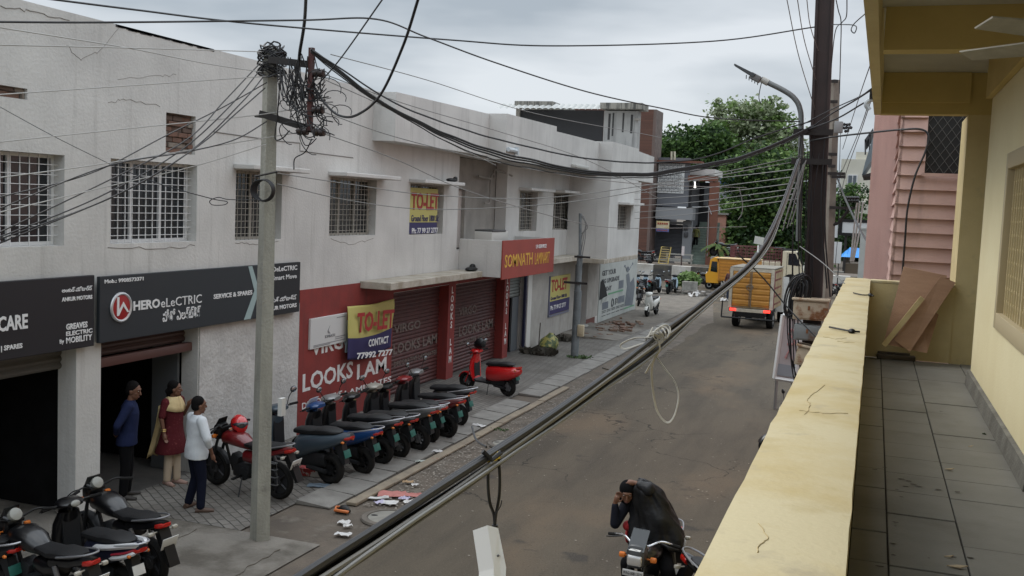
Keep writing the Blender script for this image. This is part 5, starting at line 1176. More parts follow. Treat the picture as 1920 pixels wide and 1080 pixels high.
# ochre three-wheeler, side on
ya = 61.5; xl = FY(1322, 540, ya).x; xr = FY(1420, 540, ya).x; Lr = xr-xl
au = thing('cargo_three_wheeler', 'ochre three-wheeled cargo auto with boxy body waiting at the corner', 'three wheeler', (xl, ya, 0), R(-2))
zt_ = FY(1360, 486, ya).z
m = MB(); m.bb((.72, 0, .62), (Lr, 1.35, zt_), .02); bx_ = put('cargo_box', m, M('ochre_side_paint', (.56, .25, .03), .5, col2=(.48, .21, .03), ns=2), au, False)
m = MB()
for k in range(7): 
    z = .70+k*(zt_-.8)/6; m.bb((.76, -.03, z), (Lr-.04, -.002, z+.06))
for x in (.75, 1.7, Lr-.1): m.bb((x, -.034, .62), (x+.05, -.001, zt_))
put('side_rib', m, M('ochre_rib', (.42, .18, .025), .5), bx_, False)
put('roof', MB().bb((.6, -.06, zt_+.001), (Lr+.05, 1.4, zt_+.07), .02), M('sand_roof', (.55, .40, .2), .7, col2=(.42, .3, .16), ns=2), au, False)
put('cab', MB().prism([(.02, .1, .45), (.75, .1, .45), (.75, .1, 1.45), (.62, .1, 1.95), (.42, .1, 2.0), (.20, .1, 1.85), (.12, .1, 1.15), (-.05, .1, .95)], (0, 1.15, 0)), M('amber_cab_paint', (.62, .30, .02), .4), au, False)
put('side_opening', MB().prism([(.24, .09, 1.15), (.66, .09, 1.1), (.62, .09, 1.75), (.30, .09, 1.75)], (0, .008, 0)), glass_dark, au, False)
for x, y in ((.12, .67), (Lr-.6, .1), (Lr-.6, 1.2)):
    w_ = put('wheel', MB().lathe((x, y-.08, .28), (0, 1, 0), [(.15, .0), (.26, 0), (.28, .04), (.28, .12), (.26, .16), (.15, .16)], 20), blackrub, au); put('rim', MB().lathe((x, y-.09, .28), (0, 1, 0), [(.03, .02), (.14, 0), (.14, .18), (.03, .17)], 14), steel, w_)
put('headlight', MB().ell((-.03, .45, 1.0), (.06, .09, .09), 10, 6), clearlens, au)
put('front_mudguard', MB().lx([(-.2, .52, .12, .05, .67), (.05, .60, .14, .05, .67), (.3, .52, .12, .05, .67)], 10), black, au)
q = G(1317, 541); motorcycle('far_motorcycle', 'dark motorcycle nose beside the ochre three-wheeler', q+V((.1, .6, 0)), R(190), _M['black_gloss_paint'], None)
# far bikes and carts beyond the junction
for i, (px, py, lb) in enumerate(((1368, 478, 'black motorcycle parked by the brown post behind the truck cage'), (1202, 492, 'dark motorcycle on the far footpath beside the building corner'), (1575, 520, 'dark motorcycle on the far roadside behind the concrete pole'), (1596, 522, 'second dark motorcycle on the far roadside under the blue sheet'))):
    p = FY(px, py, 68.5 if i < 2 else 62); p.z = 1.0 if i < 2 else 0
    if i == 0: p = FY(1356, 478, 70); p.z = 1.72
    motorcycle('far_motorcycle', lb, p, R(170 if i < 2 else 10+i*8), _M['black_gloss_paint'], None)
# ================================================================== people
def cap(m, a, b, ra, rb, n=12):
    a, b = V(a), V(b); pts = []; rs = []
    for t in (0, .25, .5, .75, 1): pts.append(a.lerp(b, t)); rs.append(ra+(rb-ra)*t)
    m.tube(pts, rs, n); m.ell(a, (ra, ra, ra), n, 8); m.ell(b, (rb, rb, rb), n, 8)
def remesh(o, v):
    r = o.modifiers.new('remesh', 'REMESH'); r.mode = 'VOXEL'; r.voxel_size = v; r.use_smooth_shade = True
    s = o.modifiers.new('smooth', 'SMOOTH'); s.factor = .5; s.iterations = 3
    return o
def hand(m, w, d, side, curl=.5, up=None, sc=1.0):
    """palm + four unequal fingers + thumb; w wrist, d direction of the hand"""
    w, d = V(w), V(d).normalized(); up = V(up or (1, 0, 0)); s = d.cross(up).normalized(); n = s.cross(d).normalized()
    m.tube([w, w+d*.035*sc, w+d*.085*sc], [.024*sc, .034*sc, .034*sc], 10); m.ell(w+d*.06*sc, (.036*sc, .036*sc, .036*sc), 10, 6)
    for i, ln in enumerate((.066, .078, .072, .056)):
        b = w+d*.085*sc+s*(.026-.0175*i)*sc; k = curl*(.7+.15*i)
        p1 = b+(d*math.cos(k*.5)+n*math.sin(k*.5))*ln*.5*sc; p2 = p1+(d*math.cos(k*1.3)+n*math.sin(k*1.3))*ln*.32*sc; p3 = p2+(d*math.cos(k*1.9)+n*math.sin(k*1.9))*ln*.25*sc
        m.tube([b-d*.02*sc, b, p1, p2, p3], [.0095*sc, .0095*sc, .009*sc, .0085*sc, .006*sc], 8)
    tb = w+d*.03*sc+s*.03*sc*side; t1 = tb+(d*.7+s*.75*side+n*.3).normalized()*.04*sc; t2 = t1+(d*.9+s*.2*side+n*.4).normalized()*.032*sc
    m.tube([w+d*.02*sc, tb, t1, t2], [.014*sc, .013*sc, .011*sc, .008*sc], 8)
def head_mesh(m, c, yaw=0, tilt=0, sc=1.0):
    rot = Matrix.Rotation(yaw, 3, 'Z') @ Matrix.Rotation(tilt, 3, 'Y'); q = lambda x, y, z: V(c)+rot @ V((x*sc, y*sc, z*sc))
    m.ell(q(0, 0, .03), (.098*sc, .078*sc, .10*sc), 18, 12, rot); m.ell(q(.025, 0, -.045), (.066*sc, .06*sc, .075*sc), 16, 10, rot); m.ell(q(.055, 0, -.095), (.028*sc, .03*sc, .022*sc), 10, 8, rot)
    m.tube([q(.092, 0, .03), q(.108, 0, -.005), q(.118, 0, -.025), q(.092, 0, -.035)], [.008*sc, .011*sc, .016*sc, .008*sc], 8)
    m.ell(q(.085, 0, .045), (.02*sc, .06*sc, .012*sc), 10, 6, rot); m.ell(q(.085, 0, -.062), (.012*sc, .028*sc, .007*sc), 10, 6, rot); m.ell(q(.083, 0, -.074), (.012*sc, .024*sc, .008*sc), 10, 6, rot)
    for s_ in (-1, 1):
        m.ell(q(-.005, s_*.078, -.005), (.022*sc, .010*sc, .033*sc), 10, 6, rot); m.ell(q(.06, s_*.042, -.02), (.024*sc, .02*sc, .018*sc), 10, 6, rot)
    return q, rot
def face_bits(par, q, rot, sc=1.0):
    e = MB(); 
    for s_ in (-1, 1): e.ell(q(.086, s_*.032, .022), (.008*sc, .012*sc, .005*sc), 10, 6, rot)
    put('eyes', e, M('eye_white', (.5, .47, .44), .3), par)
    p = MB()
    for s_ in (-1, 1): p.ell(q(.0935, s_*.032, .022), (.003*sc, .005*sc, .005*sc), 8, 5, rot); p.tube([q(.093, s_*.018, .047), q(.097, s_*.035, .051), q(.084, s_*.052, .045)], .0022*sc, 5)
    put('brows', p, hairm, par)
    put('lips', MB().ell(q(.093, 0, -.062), (.008*sc, .024*sc, .0045*sc), 10, 5, rot).ell(q(.091, 0, -.072), (.008*sc, .021*sc, .005*sc), 10, 5, rot), M('lip', (.15, .055, .045), .5), par)
def person(label, loc, rz, sc, arms, legs, shirt, trou, shoe, yaw=0, tilt=0, belly=0, lean=0, hair='short', group=None, sleeve='long', chest=(0, 0)):
    """arms: [(elbow, wrist, hand dir, side)], legs: [(knee, ankle, toe dir)] in metres for a 1.68 m figure; x forward, y left"""
    t = thing('person', label, 'person', loc, rz, group); t.scale = (sc, sc, sc)
    hip, chs, nk = V((0, 0, .90)), V((.01+lean, 0, 1.24)), V((.0+lean*1.4, 0, 1.42)); hd = V((.03+lean*1.8, 0, 1.565))
    b = MB()
    b.lz([(.84, 0, .10, .155), (.95, .005, .105+belly*.4, .15), (1.08, .015+lean*.5, .105+belly*.5, .14), (1.24, .01+lean, .11, .165), (1.36, lean*1.2, .09, .165), (1.41, lean*1.3, .06, .10)], 18, 2.3)
    cap(b, nk-V((0, 0, .04)), hd-V((.02, 0, .06)), .055, .05)
    q, rot = head_mesh(b, hd, yaw, tilt)
    sh = []
    for (el, wr, hdn, s_) in arms:
        a = V((lean*1.2, s_*.165, 1.375)); sh.append(a); cap(b, a, el, .052, .04); cap(b, el, wr, .04, .026); hand(b, wr, hdn, s_)
    hp = []
    for i, (kn, an, td) in enumerate(legs):
        s_ = 1 if i == 0 else -1; h = V((0, s_*.085, .87)); hp.append(h); cap(b, h, kn, .085, .055); cap(b, kn, an, .055, .035)
        td = V(td).normalized(); b.tube([V(an)-td*.05-V((0, 0, .03)), V(an)+td*.04-V((0, 0, .045)), V(an)+td*.15-V((0, 0, .058))], [.034, .036, .022], 10)
    body = remesh(put('body', b, skinm, t), .008)
    face_bits(body, q, rot)
    if hair:
        h = MB(); h.ell(q(-.018, 0, .055), (.098, .087, .098), 18, 12, rot); h.ell(q(-.05, 0, .0), (.065, .08, .075), 16, 10, rot)
        if hair == 'bun': h.ell(q(-.10, 0, -.03), (.05, .05, .05), 12, 8, rot); h.tube([q(-.08, 0, -.03), q(-.10, .01, -.12), q(-.09, .015, -.30)], [.04, .03, .012], 8)
        remesh(put('hair', h, hairm, t), .011)
    if shirt:
        c = MB()
        c.lz([(.80, .0, .150, .200), (.88, .005, .142+belly*.5, .192), (1.0, .012+lean*.4, .128+belly, .168), (1.12, .018+lean*.6, .125+belly*.7, .165), (1.26, .012+lean, .128, .185), (1.36, lean*1.2, .108, .185), (1.415, lean*1.3, .075, .12), (1.44, lean*1.35, .062, .072)], 20, 2.3)
        for (el, wr, hdn, s_), a in zip(arms, sh):
            if sleeve == 'long': cap(c, a, el, .072, .058); e2 = V(el).lerp(V(wr), .86); cap(c, el, e2, .058, .04)
            elif sleeve == 'rolled': cap(c, a, el, .075, .064); e2 = V(el).lerp(V(wr), .38); cap(c, el, e2, .064, .055)
            else: e2 = a.lerp(V(el), .85); cap(c, a, e2, .068, .06)
        s_o = remesh(put('shirt', c, shirt, t), .012)
        for ax, am, sz in (('Z', .012, .09), ):
            tex = bpy.data.textures.new('folds', 'CLOUDS'); tex.noise_scale = .12
            dm = s_o.modifiers.new('folds', 'DISPLACE'); dm.texture = tex; dm.strength = .014; dm.mid_level = .5
    if trou:
        c = MB(); c.lz([(.78, 0, .115, .17), (.88, 0, .12, .165), (.97, .005, .118, .155)], 18, 2.4)
        for (kn, an, td), h in zip(legs, hp): cap(c, h, kn, .102, .074); e2 = V(kn).lerp(V(an), .97); cap(c, kn, e2, .074, .062)
        remesh(put('trousers', c, trou, t), .013)
    s_ = MB()
    for kn, an, td in legs:
        td = V(td).normalized(); an = V(an); a = an-V((0, 0, .0))
        s_.tube([a-td*.075-V((0, 0, .05)), a-V((0, 0, .045)), a+td*.08-V((0, 0, .055)), a+td*.19-V((0, 0, .065))], [.036, .042, .042, .028], 12)
    so_ = put('shoes', s_, shoe, t); so_.scale = (1, 1, 1)
    return t, q, rot
navy_t = M('navy_trouser_cloth', (.008, .010, .022), .95, spec=.15); black_t = M('black_trouser_cloth', (.005, .005, .006), .95, spec=.15)
sandal = M('brown_sandal', (.09, .055, .04), .6)
stand = [((.02, .10, .48), (0, .11, .09), (1, .25, 0)), ((.0, -.10, .48), (-.03, -.11, .09), (1, -.25, 0))]
# man in white shirt seen from behind
pw = G(366, 958)
t, q, r_ = person('man in a white rolled-sleeve shirt and navy trousers standing with his back to the road', pw, R(62), 1.0,
    [((.03, .27, 1.12), (.16, .24, .90), (.2, 0, -1), 1), ((.02, -.30, 1.13), (.14, -.22, .88), (.35, .1, -1), -1)],
    [((.06, .12, .48), (-.02, .19, .09), (1, .5, 0)), ((.05, -.09, .48), (.02, -.13, .09), (.95, -.45, 0))], M('white_shirt_cloth', (.62, .65, .68), .85, col2=(.55, .58, .61), ns=8), navy_t, sandal, yaw=R(-6), belly=.03, sleeve='rolled')
# man in navy shirt in the doorway
pn = G(236, 934)
t, q, r_ = person('man in a navy shirt with hands behind his back standing in the dark doorway', pn, R(35), 1.05,
    [((-.10, .27, 1.12), (-.14, .10, .95), (-.2, -1, -.2), 1), ((-.10, -.27, 1.12), (-.13, -.12, .97), (-.1, 1, -.3), -1)], stand, M('navy_shirt_cloth', (.012, .018, .055), .9, spec=.2), black_t, M('dark_sandal', (.03, .025, .022), .6), yaw=R(-18), tilt=R(10), lean=.03)
# woman
pf_ = G(322, 908)
t, q, r_ = person('woman in a dark red tunic with a cream shawl and cream leggings', pf_, R(-5), .985,
    [((-.0, .24, 1.12), (.14, .20, 1.28), (.4, -.2, .8), 1), ((.0, -.25, 1.12), (.04, -.23, .88), (.3, 0, -1), -1)], [((.02, .07, .48), (.03, .08, .09), (1, .2, 0)), ((.0, -.075, .48), (-.02, -.09, .09), (1, -.2, 0))],
    M('dark_red_tunic', (.085, .012, .016), .9, spec=.2, col2=(.17, .04, .04), ns=26, amt=(.6, .66)), M('cream_legging', (.48, .38, .28), .85), M('tan_sandal', (.34, .22, .18), .6), yaw=R(38), hair='bun', sleeve='half')
sk = MB(); 
sk.skin([sk.ring((x, 0, z), (a, 0, 0), (0, b, 0), 22, 2.2) for z, x, a, b in ((.98, 0, .125, .165), (.86, 0, .15, .20), (.70, -.01, .18, .24), (.56, -.02, .22, .28), (.54, -.02, .215, .275), (.70, -.01, .17, .23))], False)
put('tunic_skirt', sk, _M['dark_red_tunic'], t)
shw = M('cream_shawl', (.60, .47, .25), .85, col2=(.5, .38, .19), ns=7)
sw = MB(); gq_ = []
for i in range(23):
    a = 2*math.pi*i/22; row = []
    for j in range(6):
        v = j/5; rx = .085+.075*v+.012*math.sin(a*7)*v; ry = .09+.125*v+.012*math.sin(a*5+2)*v
        row.append(sw.bm.verts.new((math.cos(a)*rx+.015, math.sin(a)*ry, 1.455-.02*v-.16*v*v-(.06*max(0, math.cos(a)))*v)))
    gq_.append(row)
for i in range(22):
    for j in range(5): sw._f([gq_[i][j], gq_[i+1][j], gq_[i+1][j+1], gq_[i][j+1]])
for k, (y_, w0) in enumerate(((-.10, .10),)):
    rows_ = []
    for j in range(12):
        v = j/11; rows_.append([sw.bm.verts.new((-.13-.14*v+.02*math.sin(i*1.6+v*4), y_-.06*v+(i-3)*.028*(1+.3*v), 1.36-.86*v-.02*abs(i-3))) for i in range(7)])
    for j in range(11):
        for i in range(6): sw._f([rows_[j][i], rows_[j][i+1], rows_[j+1][i+1], rows_[j+1][i]])
o = put('shawl', sw, shw, t); md = o.modifiers.new('thick', 'SOLIDIFY'); md.thickness = .008
put('bangles', MB().torus((.035, -.232, .93), (.1, 0, 1), .034, .006, 16, 5).torus((.035, -.232, .955), (.1, 0, 1), .034, .006, 16, 5), M('gold_bangle', (.6, .42, .15), .3, .8), t)
# small far figures
pm2 = G(1368, 562); 
person('man in a dark maroon shirt and jeans standing behind the box truck', (pm2.x, 55.5, 0), R(-100), 1.0, [((0, .26, 1.12), (.05, .25, .88), (.1, 0, -1), 1), ((0, -.26, 1.12), (.05, -.25, .88), (.1, 0, -1), -1)], stand, M('maroon_shirt_cloth', (.06, .02, .02), .9), M('jeans_cloth', (.025, .035, .06), .9), M('dark_sandal2', (.03, .03, .03), .6))
ps = FY(1304, 452, 75.5)
person('man in a dull yellow-green top climbing the green stairway', (ps.x, 75.6, 2.05), R(90), .95, [((0, .26, 1.12), (.05, .25, .88), (.1, 0, -1), 1), ((0, -.26, 1.12), (.05, -.25, .88), (.1, 0, -1), -1)], [((.1, .10, .52), (.08, .1, .16), (1, 0, 0)), ((0, -.1, .48), (-.02, -.1, .09), (1, 0, 0))], M('olive_top_cloth', (.12, .12, .035), .9), black_t, M('dark_sandal3', (.03, .03, .03), .6))
pd = (wt.location.x+x1c+.08+cab_l*.5, yw+.45, .0)
td_, q, r_ = person('driver in a pale shirt seated in the cream truck cab', (pd[0], pd[1], .62), 0, .95, [((.15, .26, 1.1), (.38, .2, 1.1), (1, 0, .1), 1), ((.15, -.26, 1.1), (.38, -.2, 1.1), (1, 0, .1), -1)], [((.42, .1, .82), (.45, .1, .45), (1, 0, 0)), ((.42, -.1, .82), (.45, -.1, .45), (1, 0, 0))], M('pale_shirt_cloth', (.5, .5, .5), .9), black_t, black)
# ------------------------------------------------ rider on the motorcycle at the bottom of the picture
hl = G(1190, 1050, .88)                                             # where the headlamp hangs
hR = R(-97); dR = V((math.cos(hR), math.sin(hR), 0)); rc_ = V((hl.x, hl.y, 0))-dR*.6
bike = motorcycle('ridden_motorcycle', 'black motorcycle facing the viewer with chrome bars and amber indicators under the rider', rc_, hR, _M['black_gloss_paint'], None, lean=0, rack=False, grab=True, fairing=M('smoky_cowl', (.05, .052, .055), .3), plate=M('grey_plate', (.42, .42, .42), .5))
put('front_plate', MB().box((.64, 0, .74), (.012, .24, .07), None, .004), _M['grey_plate'], bike); text('WAG 0081 2222', .05, (.648, -.11, .725), black, bike, 'plate_text', rot=(90, 0, 90), ex=.001, sx=.62)
text('LML Adreno', .045, (.612, -.055, .985), letter_w, bike, 'cowl_text', rot=(72, 0, 90), ex=.001, shear=.4, sx=.6) if False else None
put('cowl_mark', MB().prism([(.613, -.07, .985), (.613, .06, .985), (.60, .07, 1.0), (.607, .0, 1.005), (.60, -.05, 1.0)], (.004, 0, 0)), letter_w, bike, False)
put('windscreen', MB().prism([(.56, -.105, .93), (.60, -.09, .98), (.47, -.075, 1.19), (.45, -.085, 1.19)], (0, .19, 0)), M('smoky_screen', (.06, .065, .07), .15), bike, False)
rd_t = thing('person', 'rider with raised arms in a billowing black rain cape astride the front-facing motorcycle', 'person', rc_+V((-dR.y, dR.x, 0))*-.13+V((0, 0, -.055)), hR)
b = MB(); LN = .02
hp_ = V((-.22, 0, .86)); ch = V((-.16, .02, 1.22)); nk_ = V((-.10, -.02, 1.40)); hdp = V((.02, -.20, 1.49))
# the rider leans to his right (picture left) with one hand on the helmet top and one at his cheek
b.lz([(.80, -.22, .12, .16), (.95, -.22, .12, .15), (1.10, -.18, .12, .15), (1.25, -.15, .12, .17, -.02), (1.38, -.11, .09, .16, -.05), (1.43, -.09, .06, .09, -.08)], 16, 2.3)
cap(b, (-.10, -.08, 1.40), (-.04, -.17, 1.47), .055, .05); q, rot = head_mesh(b, hdp, R(18), R(20))
shR, shL = V((-.11, -.22, 1.37)), V((-.12, .13, 1.36))
elR, wrR = V((.07, -.31, 1.12)), V((.08, -.32, 1.37)); elL, wrL = V((.03, .07, 1.57)), V((.05, -.10, 1.63))
cap(b, shR, elR, .05, .042); cap(b, elR, wrR, .042, .027); hand(b, wrR, (.0, .35, .9), 1, .5)
cap(b, shL, elL, .05, .042); cap(b, elL, wrL, .042, .027); hand(b, wrL, (.1, -1, -.08), -1, .7, up=(0, 0, -1))
for s_ in (-1, 1):
    kn = V((.14, s_*.24+.13, .71)); an = V((-.0, s_*.27+.13, .39)) if s_ < 0 else V((.05, .49, .17)); cap(b, V((-.2, s_*.1+.08, .86)), kn, .085, .06); cap(b, kn, an, .055, .035); b.tube([an, an+V((.14, s_*.03, -.05))], [.036, .026], 10)
bd = remesh(put('body', b, skinm, rd_t), .008); face_bits(bd, q, rot)
hb_ = MB(); hb_.ell(q(-.012, 0, .05), (.105, .095, .105), 18, 12, rot); hb_.ell(q(-.05, 0, -.02), (.08, .09, .10), 16, 10, rot); hb_.tube([q(.03, -.085, .0), q(.05, -.08, -.06), q(.07, 0, -.105), q(.05, .08, -.06), q(.03, .085, .0)], .022, 8)
remesh(put('hood', hb_, M('black_hood_cloth', (.005, .005, .006), .95, spec=.1), rd_t), .010)
jk = MB()
jk.lz([(.82, -.22, .14, .185), (.95, -.22, .14, .175), (1.10, -.18, .14, .17), (1.25, -.15, .14, .19, -.02), (1.36, -.11, .115, .18, -.05)], 18, 2.3)
cap(jk, shR, elR, .07, .062); cap(jk, elR, elR.lerp(wrR, .85), .062, .042)
remesh(put('jacket', jk, M('navy_jacket_cloth', (.008, .009, .016), .85, spec=.2), rd_t), .012)
put('red_panel', MB().ell((-.06, -.20, 1.08), (.07, .06, .06), 12, 8).ell((-.16, -.22, .94), (.08, .035, .10), 12, 8).ell((-.2, .27, .96), (.10, .03, .12), 12, 8), M('red_jacket_panel', (.33, .015, .018), .8), rd_t)
tr = MB()
for s_ in (-1, 1):
    kn = V((.14, s_*.24+.13, .71)); an = V((0, s_*.27+.13, .41)) if s_ < 0 else V((.05, .49, .20)); cap(tr, V((-.2, s_*.1+.08, .86)), kn, .105, .085); cap(tr, kn, an, .085, .07)
remesh(put('trousers', tr, black_t, rd_t), .014)
put('shoes', MB().tube([(-.06, -.15, .35), (.06, -.15, .33), (.18, -.16, .32)], [.04, .045, .03], 10).tube([(-.02, .49, .115), (.08, .50, .105), (.22, .51, .095)], [.04, .045, .03], 10), black, rd_t)
# cape: rain cloth hung over head-side arm and shoulders, broad to the rider's left, hem over the tank
def cape_r(v, th):
    """section of the cape at height fraction v (0 hem, 1 top)"""
    Z = [.90, 1.02, 1.14, 1.24, 1.34, 1.45, 1.55, 1.62, 1.67]; HY = [.275, .285, .285, .27, .235, .19, .145, .09, .025]; YC = [.125, .125, .12, .105, .075, .055, .02, -.02, -.045]; HX = [.24, .23, .215, .20, .18, .155, .125, .085, .02]; XC = [-.12, -.12, -.12, -.12, -.11, -.08, -.05, -.03, -.02]
    k = v*(len(Z)-1); i = min(int(k), len(Z)-2); f_ = k-i; L3 = lambda A: A[i]*(1-f_)+A[i+1]*f_
    c, s_ = math.cos(th), math.sin(th)
    q1 = noise.noise(V((c*1.3+v*1.4, s_*1.3-v*1.1, v*2.2))); q2 = noise.noise(V((c*2.6-v*2.5, s_*2.6+v*2.5, v*1.6+7))); fold = .075*q1-.04*abs(q2)*1.4+.02
    sh = 1+fold*(1.3-.6*v)/L3(HY)
    e = .82
    x = math.copysign(abs(c)**e, c)*L3(HX)*sh+L3(XC); y = math.copysign(abs(s_)**e, s_)*L3(HY)*sh+L3(YC)
    z = L3(Z)+(.05*math.sin(th*2+.6)+.02*math.sin(th*5))*(1-v)**2
    return (x, y, z)
cp = MB(); NT, NV = 72, 34
rows_ = [[cp.bm.verts.new(cape_r(j/NV, 2*math.pi*i/NT)) for i in range(NT)] for j in range(NV+1)]
for j in range(NV):
    for i in range(NT): cp._f([rows_[j][i], rows_[j][(i+1) % NT], rows_[j+1][(i+1) % NT], rows_[j+1][i]])
cp._f(rows_[-1])
cpm = M('black_rain_cloth', (.006, .0065, .0075), .5, col2=(.009, .009, .011), ns=5, bump=.6, bs=14, spec=.35)
o = put('rain_cape', cp, cpm, rd_t, True, 70); md = o.modifiers.new('thick', 'SOLIDIFY'); md.thickness = .006
sl = MB(); cap(sl, elL.lerp(wrL, .1), elL.lerp(wrL, .66), .085, .055); remesh(put('cape_sleeve', sl, cpm, rd_t), .012)
# ================================================================== poles
pb_ = G(487, 1012); PY_ = pb_.y
zt_p = FY(510, 92, PY_).z
cpole = thing('concrete_pole', 'grey square concrete electricity pole with a mess of wires at its top', 'pole', (pb_.x, PY_, 0))
m = MB(); hw0, hw1 = .102, .070; ang = R(10)
m.skin([m.ring((0, 0, z), (h*math.cos(ang), h*math.sin(ang), 0), (-h*.8*math.sin(ang), h*.8*math.cos(ang), 0), 4, 2) for z, h in ((-.05, hw0*1.41), (zt_p, hw1*1.41))])
mm_ = m.mesh('shaft', False); put('shaft', mm_, M('pole_concrete', (.33, .325, .28), .9, col2=(.24, .235, .205), ns=3, stretch=(2, 2, .5), bump=.5, bs=28, col3=(.14, .13, .115), ns3=2.0, amt3=(.6, .72)), cpole)
bandm = M('dark_iron', (.03, .027, .026), .7, .3); redox = M('red_oxide_iron', (.10, .03, .026), .7, col2=(.06, .03, .028), ns=5)
P_ = lambda px, py, dy=0: FY(px, py, PY_+dy)-V((pb_.x, PY_, 0))
for a, b2_ in ((P_(488, 213, -.15), P_(586, 243, -.15)), (P_(505, 112, -.15), P_(588, 122, -.15))): put('crossarm', MB().box((a+b2_)/2, ((b2_-a).length, .06, .085), Matrix.Rotation(-math.atan2(b2_.z-a.z, b2_.x-a.x), 3, 'Y')), bandm, cpole, False)
put('riser_post', MB().box((P_(582, 91, -.2)+P_(583, 244, -.2))/2, (.065, .05, (P_(582, 91)-P_(583, 244)).z)), redox, cpole, False)
for px, py in ((599, 137), (598, 206), (600, 248), (569, 246)):
    p = P_(px, py, -.2); put('insulator', MB().lathe(p-V((.09, 0, 0)), (1, 0, 0), [(.02, 0), (.05, .01), (.055, .05), (.035, .07), (.055, .09), (.05, .15), (.02, .16)], 12), M('brown_porcelain', (.035, .025, .024), .25), cpole)
# knotted wires wound on the head of the pole
m = MB(); random.seed(11)
for i in range(26):
    z = zt_p-random.uniform(-.05, .34); r_ = .11+random.uniform(0, .09)
    m.tube([(r_*math.cos(t)+.02, r_*.9*math.sin(t), z+.05*math.sin(t*2+i)+random.uniform(-.015, .015)) for t in [2*math.pi*k/14+i for k in range(14)]], random.uniform(.006, .014), 5, closed=True)
put('wound_wires', m, wire_b, cpole)
m = MB()
for i in range(52):
    a = P_(random.uniform(518, 590), random.uniform(100, 165), -.2+random.uniform(-.1, .1)); c = P_(random.uniform(535, 628), random.uniform(120, 268), -.2+random.uniform(-.1, .1)); sag = random.uniform(.1, .45)
    mid = a.lerp(c, .5)-V((random.uniform(-.15, .15), 0, sag)); m.tube(cr_spline([a, a.lerp(mid, .5)-V((0, 0, .08)), mid, c.lerp(mid, .5)-V((0, 0, .05)), c], 5), random.choice([.005, .007, .009]), 5)
for px, py, r_ in ((575, 205, 30), (612, 215, 24), (560, 180, 26), (598, 150, 22), (618, 235, 16), (545, 250, 22), (590, 262, 26), (628, 190, 20), (610, 175, 28), (640, 215, 18), (585, 235, 30), (555, 215, 34)):
    a = P_(px, py, -.25); k = r_*.0076*random.uniform(.8, 1.1); m.tube([(a.x+k*math.cos(t), a.y+.05*math.sin(t*2), a.z+k*.9*math.sin(t)) for t in [2*math.pi*q/18 for q in range(15)]], .006, 5)
m.tube(cr_spline([P_(585, 260, -.2), P_(572, 285, -.2), P_(553, 297, -.2), P_(551, 318, -.2)], 5), .008, 5)
put('tangled_wires', m, wire_b, cpole)
m = MB(); a = P_(498, 357, -.2)
for i in range(6): m.tube([(a.x+.14*math.cos(t)*(1+.03*i), a.y-.02*i, a.z+.14*math.sin(t)*(1+.04*math.sin(i))) for t in [2*math.pi*q/22 for q in range(22)]], .008, 5, closed=True)
put('cable_coil', m, wire_b, cpole)
put('clamp', MB().tube([P_(478, 331, -.15), P_(520, 322, -.15)], .014, 5).tube([P_(478, 218, -.15), P_(520, 222, -.15)], .014, 5), bandm, cpole)
put('paper_notice', MB().box(P_(513, 765, .02)+V((.05, .12, 0)), (.06, .10, .24)), M('white_paper', (.55, .55, .53), .7), cpole, False)
# thin galvanised pole by the blue door
q = G(1077, 671); tpole = thing('service_pole', 'thin grey galvanised pole with small beige box beside the TO-LET board', 'pole', q)
pt_ = lambda px, py: FY(px, py, q.y)-q
m = MB(); m.tube([(0, 0, -.05), (.01, 0, pt_(1082, 545).z)], .12, 10); m.tube([(.01, 0, pt_(1082, 545).z), (.02, 0, pt_(1085, 478).z)], .09, 10); m.tube([(.02, 0, pt_(1085, 478).z), (pt_(1088, 400).x, 0, pt_(1088, 400).z)], .05, 8)
put('shaft', m, M('galvanised_grey', (.20, .225, .235), .6, .3, col2=(.12, .135, .14), ns=3), tpole)
put('meter_box', MB().box((.18, -.06, pt_(1084, 619).z), (.2, .14, .36), None, .02).box((.2, -.14, pt_(1084, 619).z), (.08, .03, .2)), M('beige_box', (.45, .38, .26), .6), tpole)
put('bracket', MB().box((-.05, -.1, pt_(1080, 530).z), (.75, .04, .07)), bandm, tpole, False); put('bracket', MB().box((.12, -.08, pt_(1080, 481).z), (.5, .05, .06)), bandm, tpole, False)
m = MB()
for k in range(4): m.tube(cr_spline([pt_(1088, 402), pt_(1096+k*2, 410+k*5), pt_(1098-k*3, 440), pt_(1092-k*2, 478-k*8)], 5), .015, 5)
put('loose_wires', m, wire_g, tpole)
# dark iron pole close to the balcony
DY = 16.0; D0 = FY(1525, 550, DY); dx, dyb = D0.x, DY
dpole = thing('iron_pole', 'thick dark brown iron pole wrapped in cables beside the balcony', 'pole', (dx-.12, DY, 0))
Dp = lambda px, py, dy=0: FY(px, py, DY+dy)-V((dx-.12, DY, 0))
a, c = Dp(1547, 0), Dp(1525, 550); dirv = (a-c).normalized(); base_ = c+dirv*(-.0-c.z)/dirv.z; top_ = c+dirv*(9.4-c.z)/dirv.z
m = MB(); hw = .112
for s_ in (-1, 1): m.prism([base_+V((s_*hw-.02, -.09, 0)), base_+V((s_*hw+.02, -.09, 0)), base_+V((s_*hw+.02, .09, 0)), base_+V((s_*hw-.02, .09, 0))], top_-base_)
m.prism([base_+V((-hw+.021, -.05, 0)), base_+V((hw-.021, -.05, 0)), base_+V((hw-.021, .03, 0)), base_+V((-hw+.021, .03, 0))], top_-base_)
put('shaft', m, M('brown_black_iron', (.040, .026, .024), .7, col2=(.028, .019, .018), ns=2, col3=(.16, .13, .115), ns3=9, amt3=(.70, .74)), dpole, False)
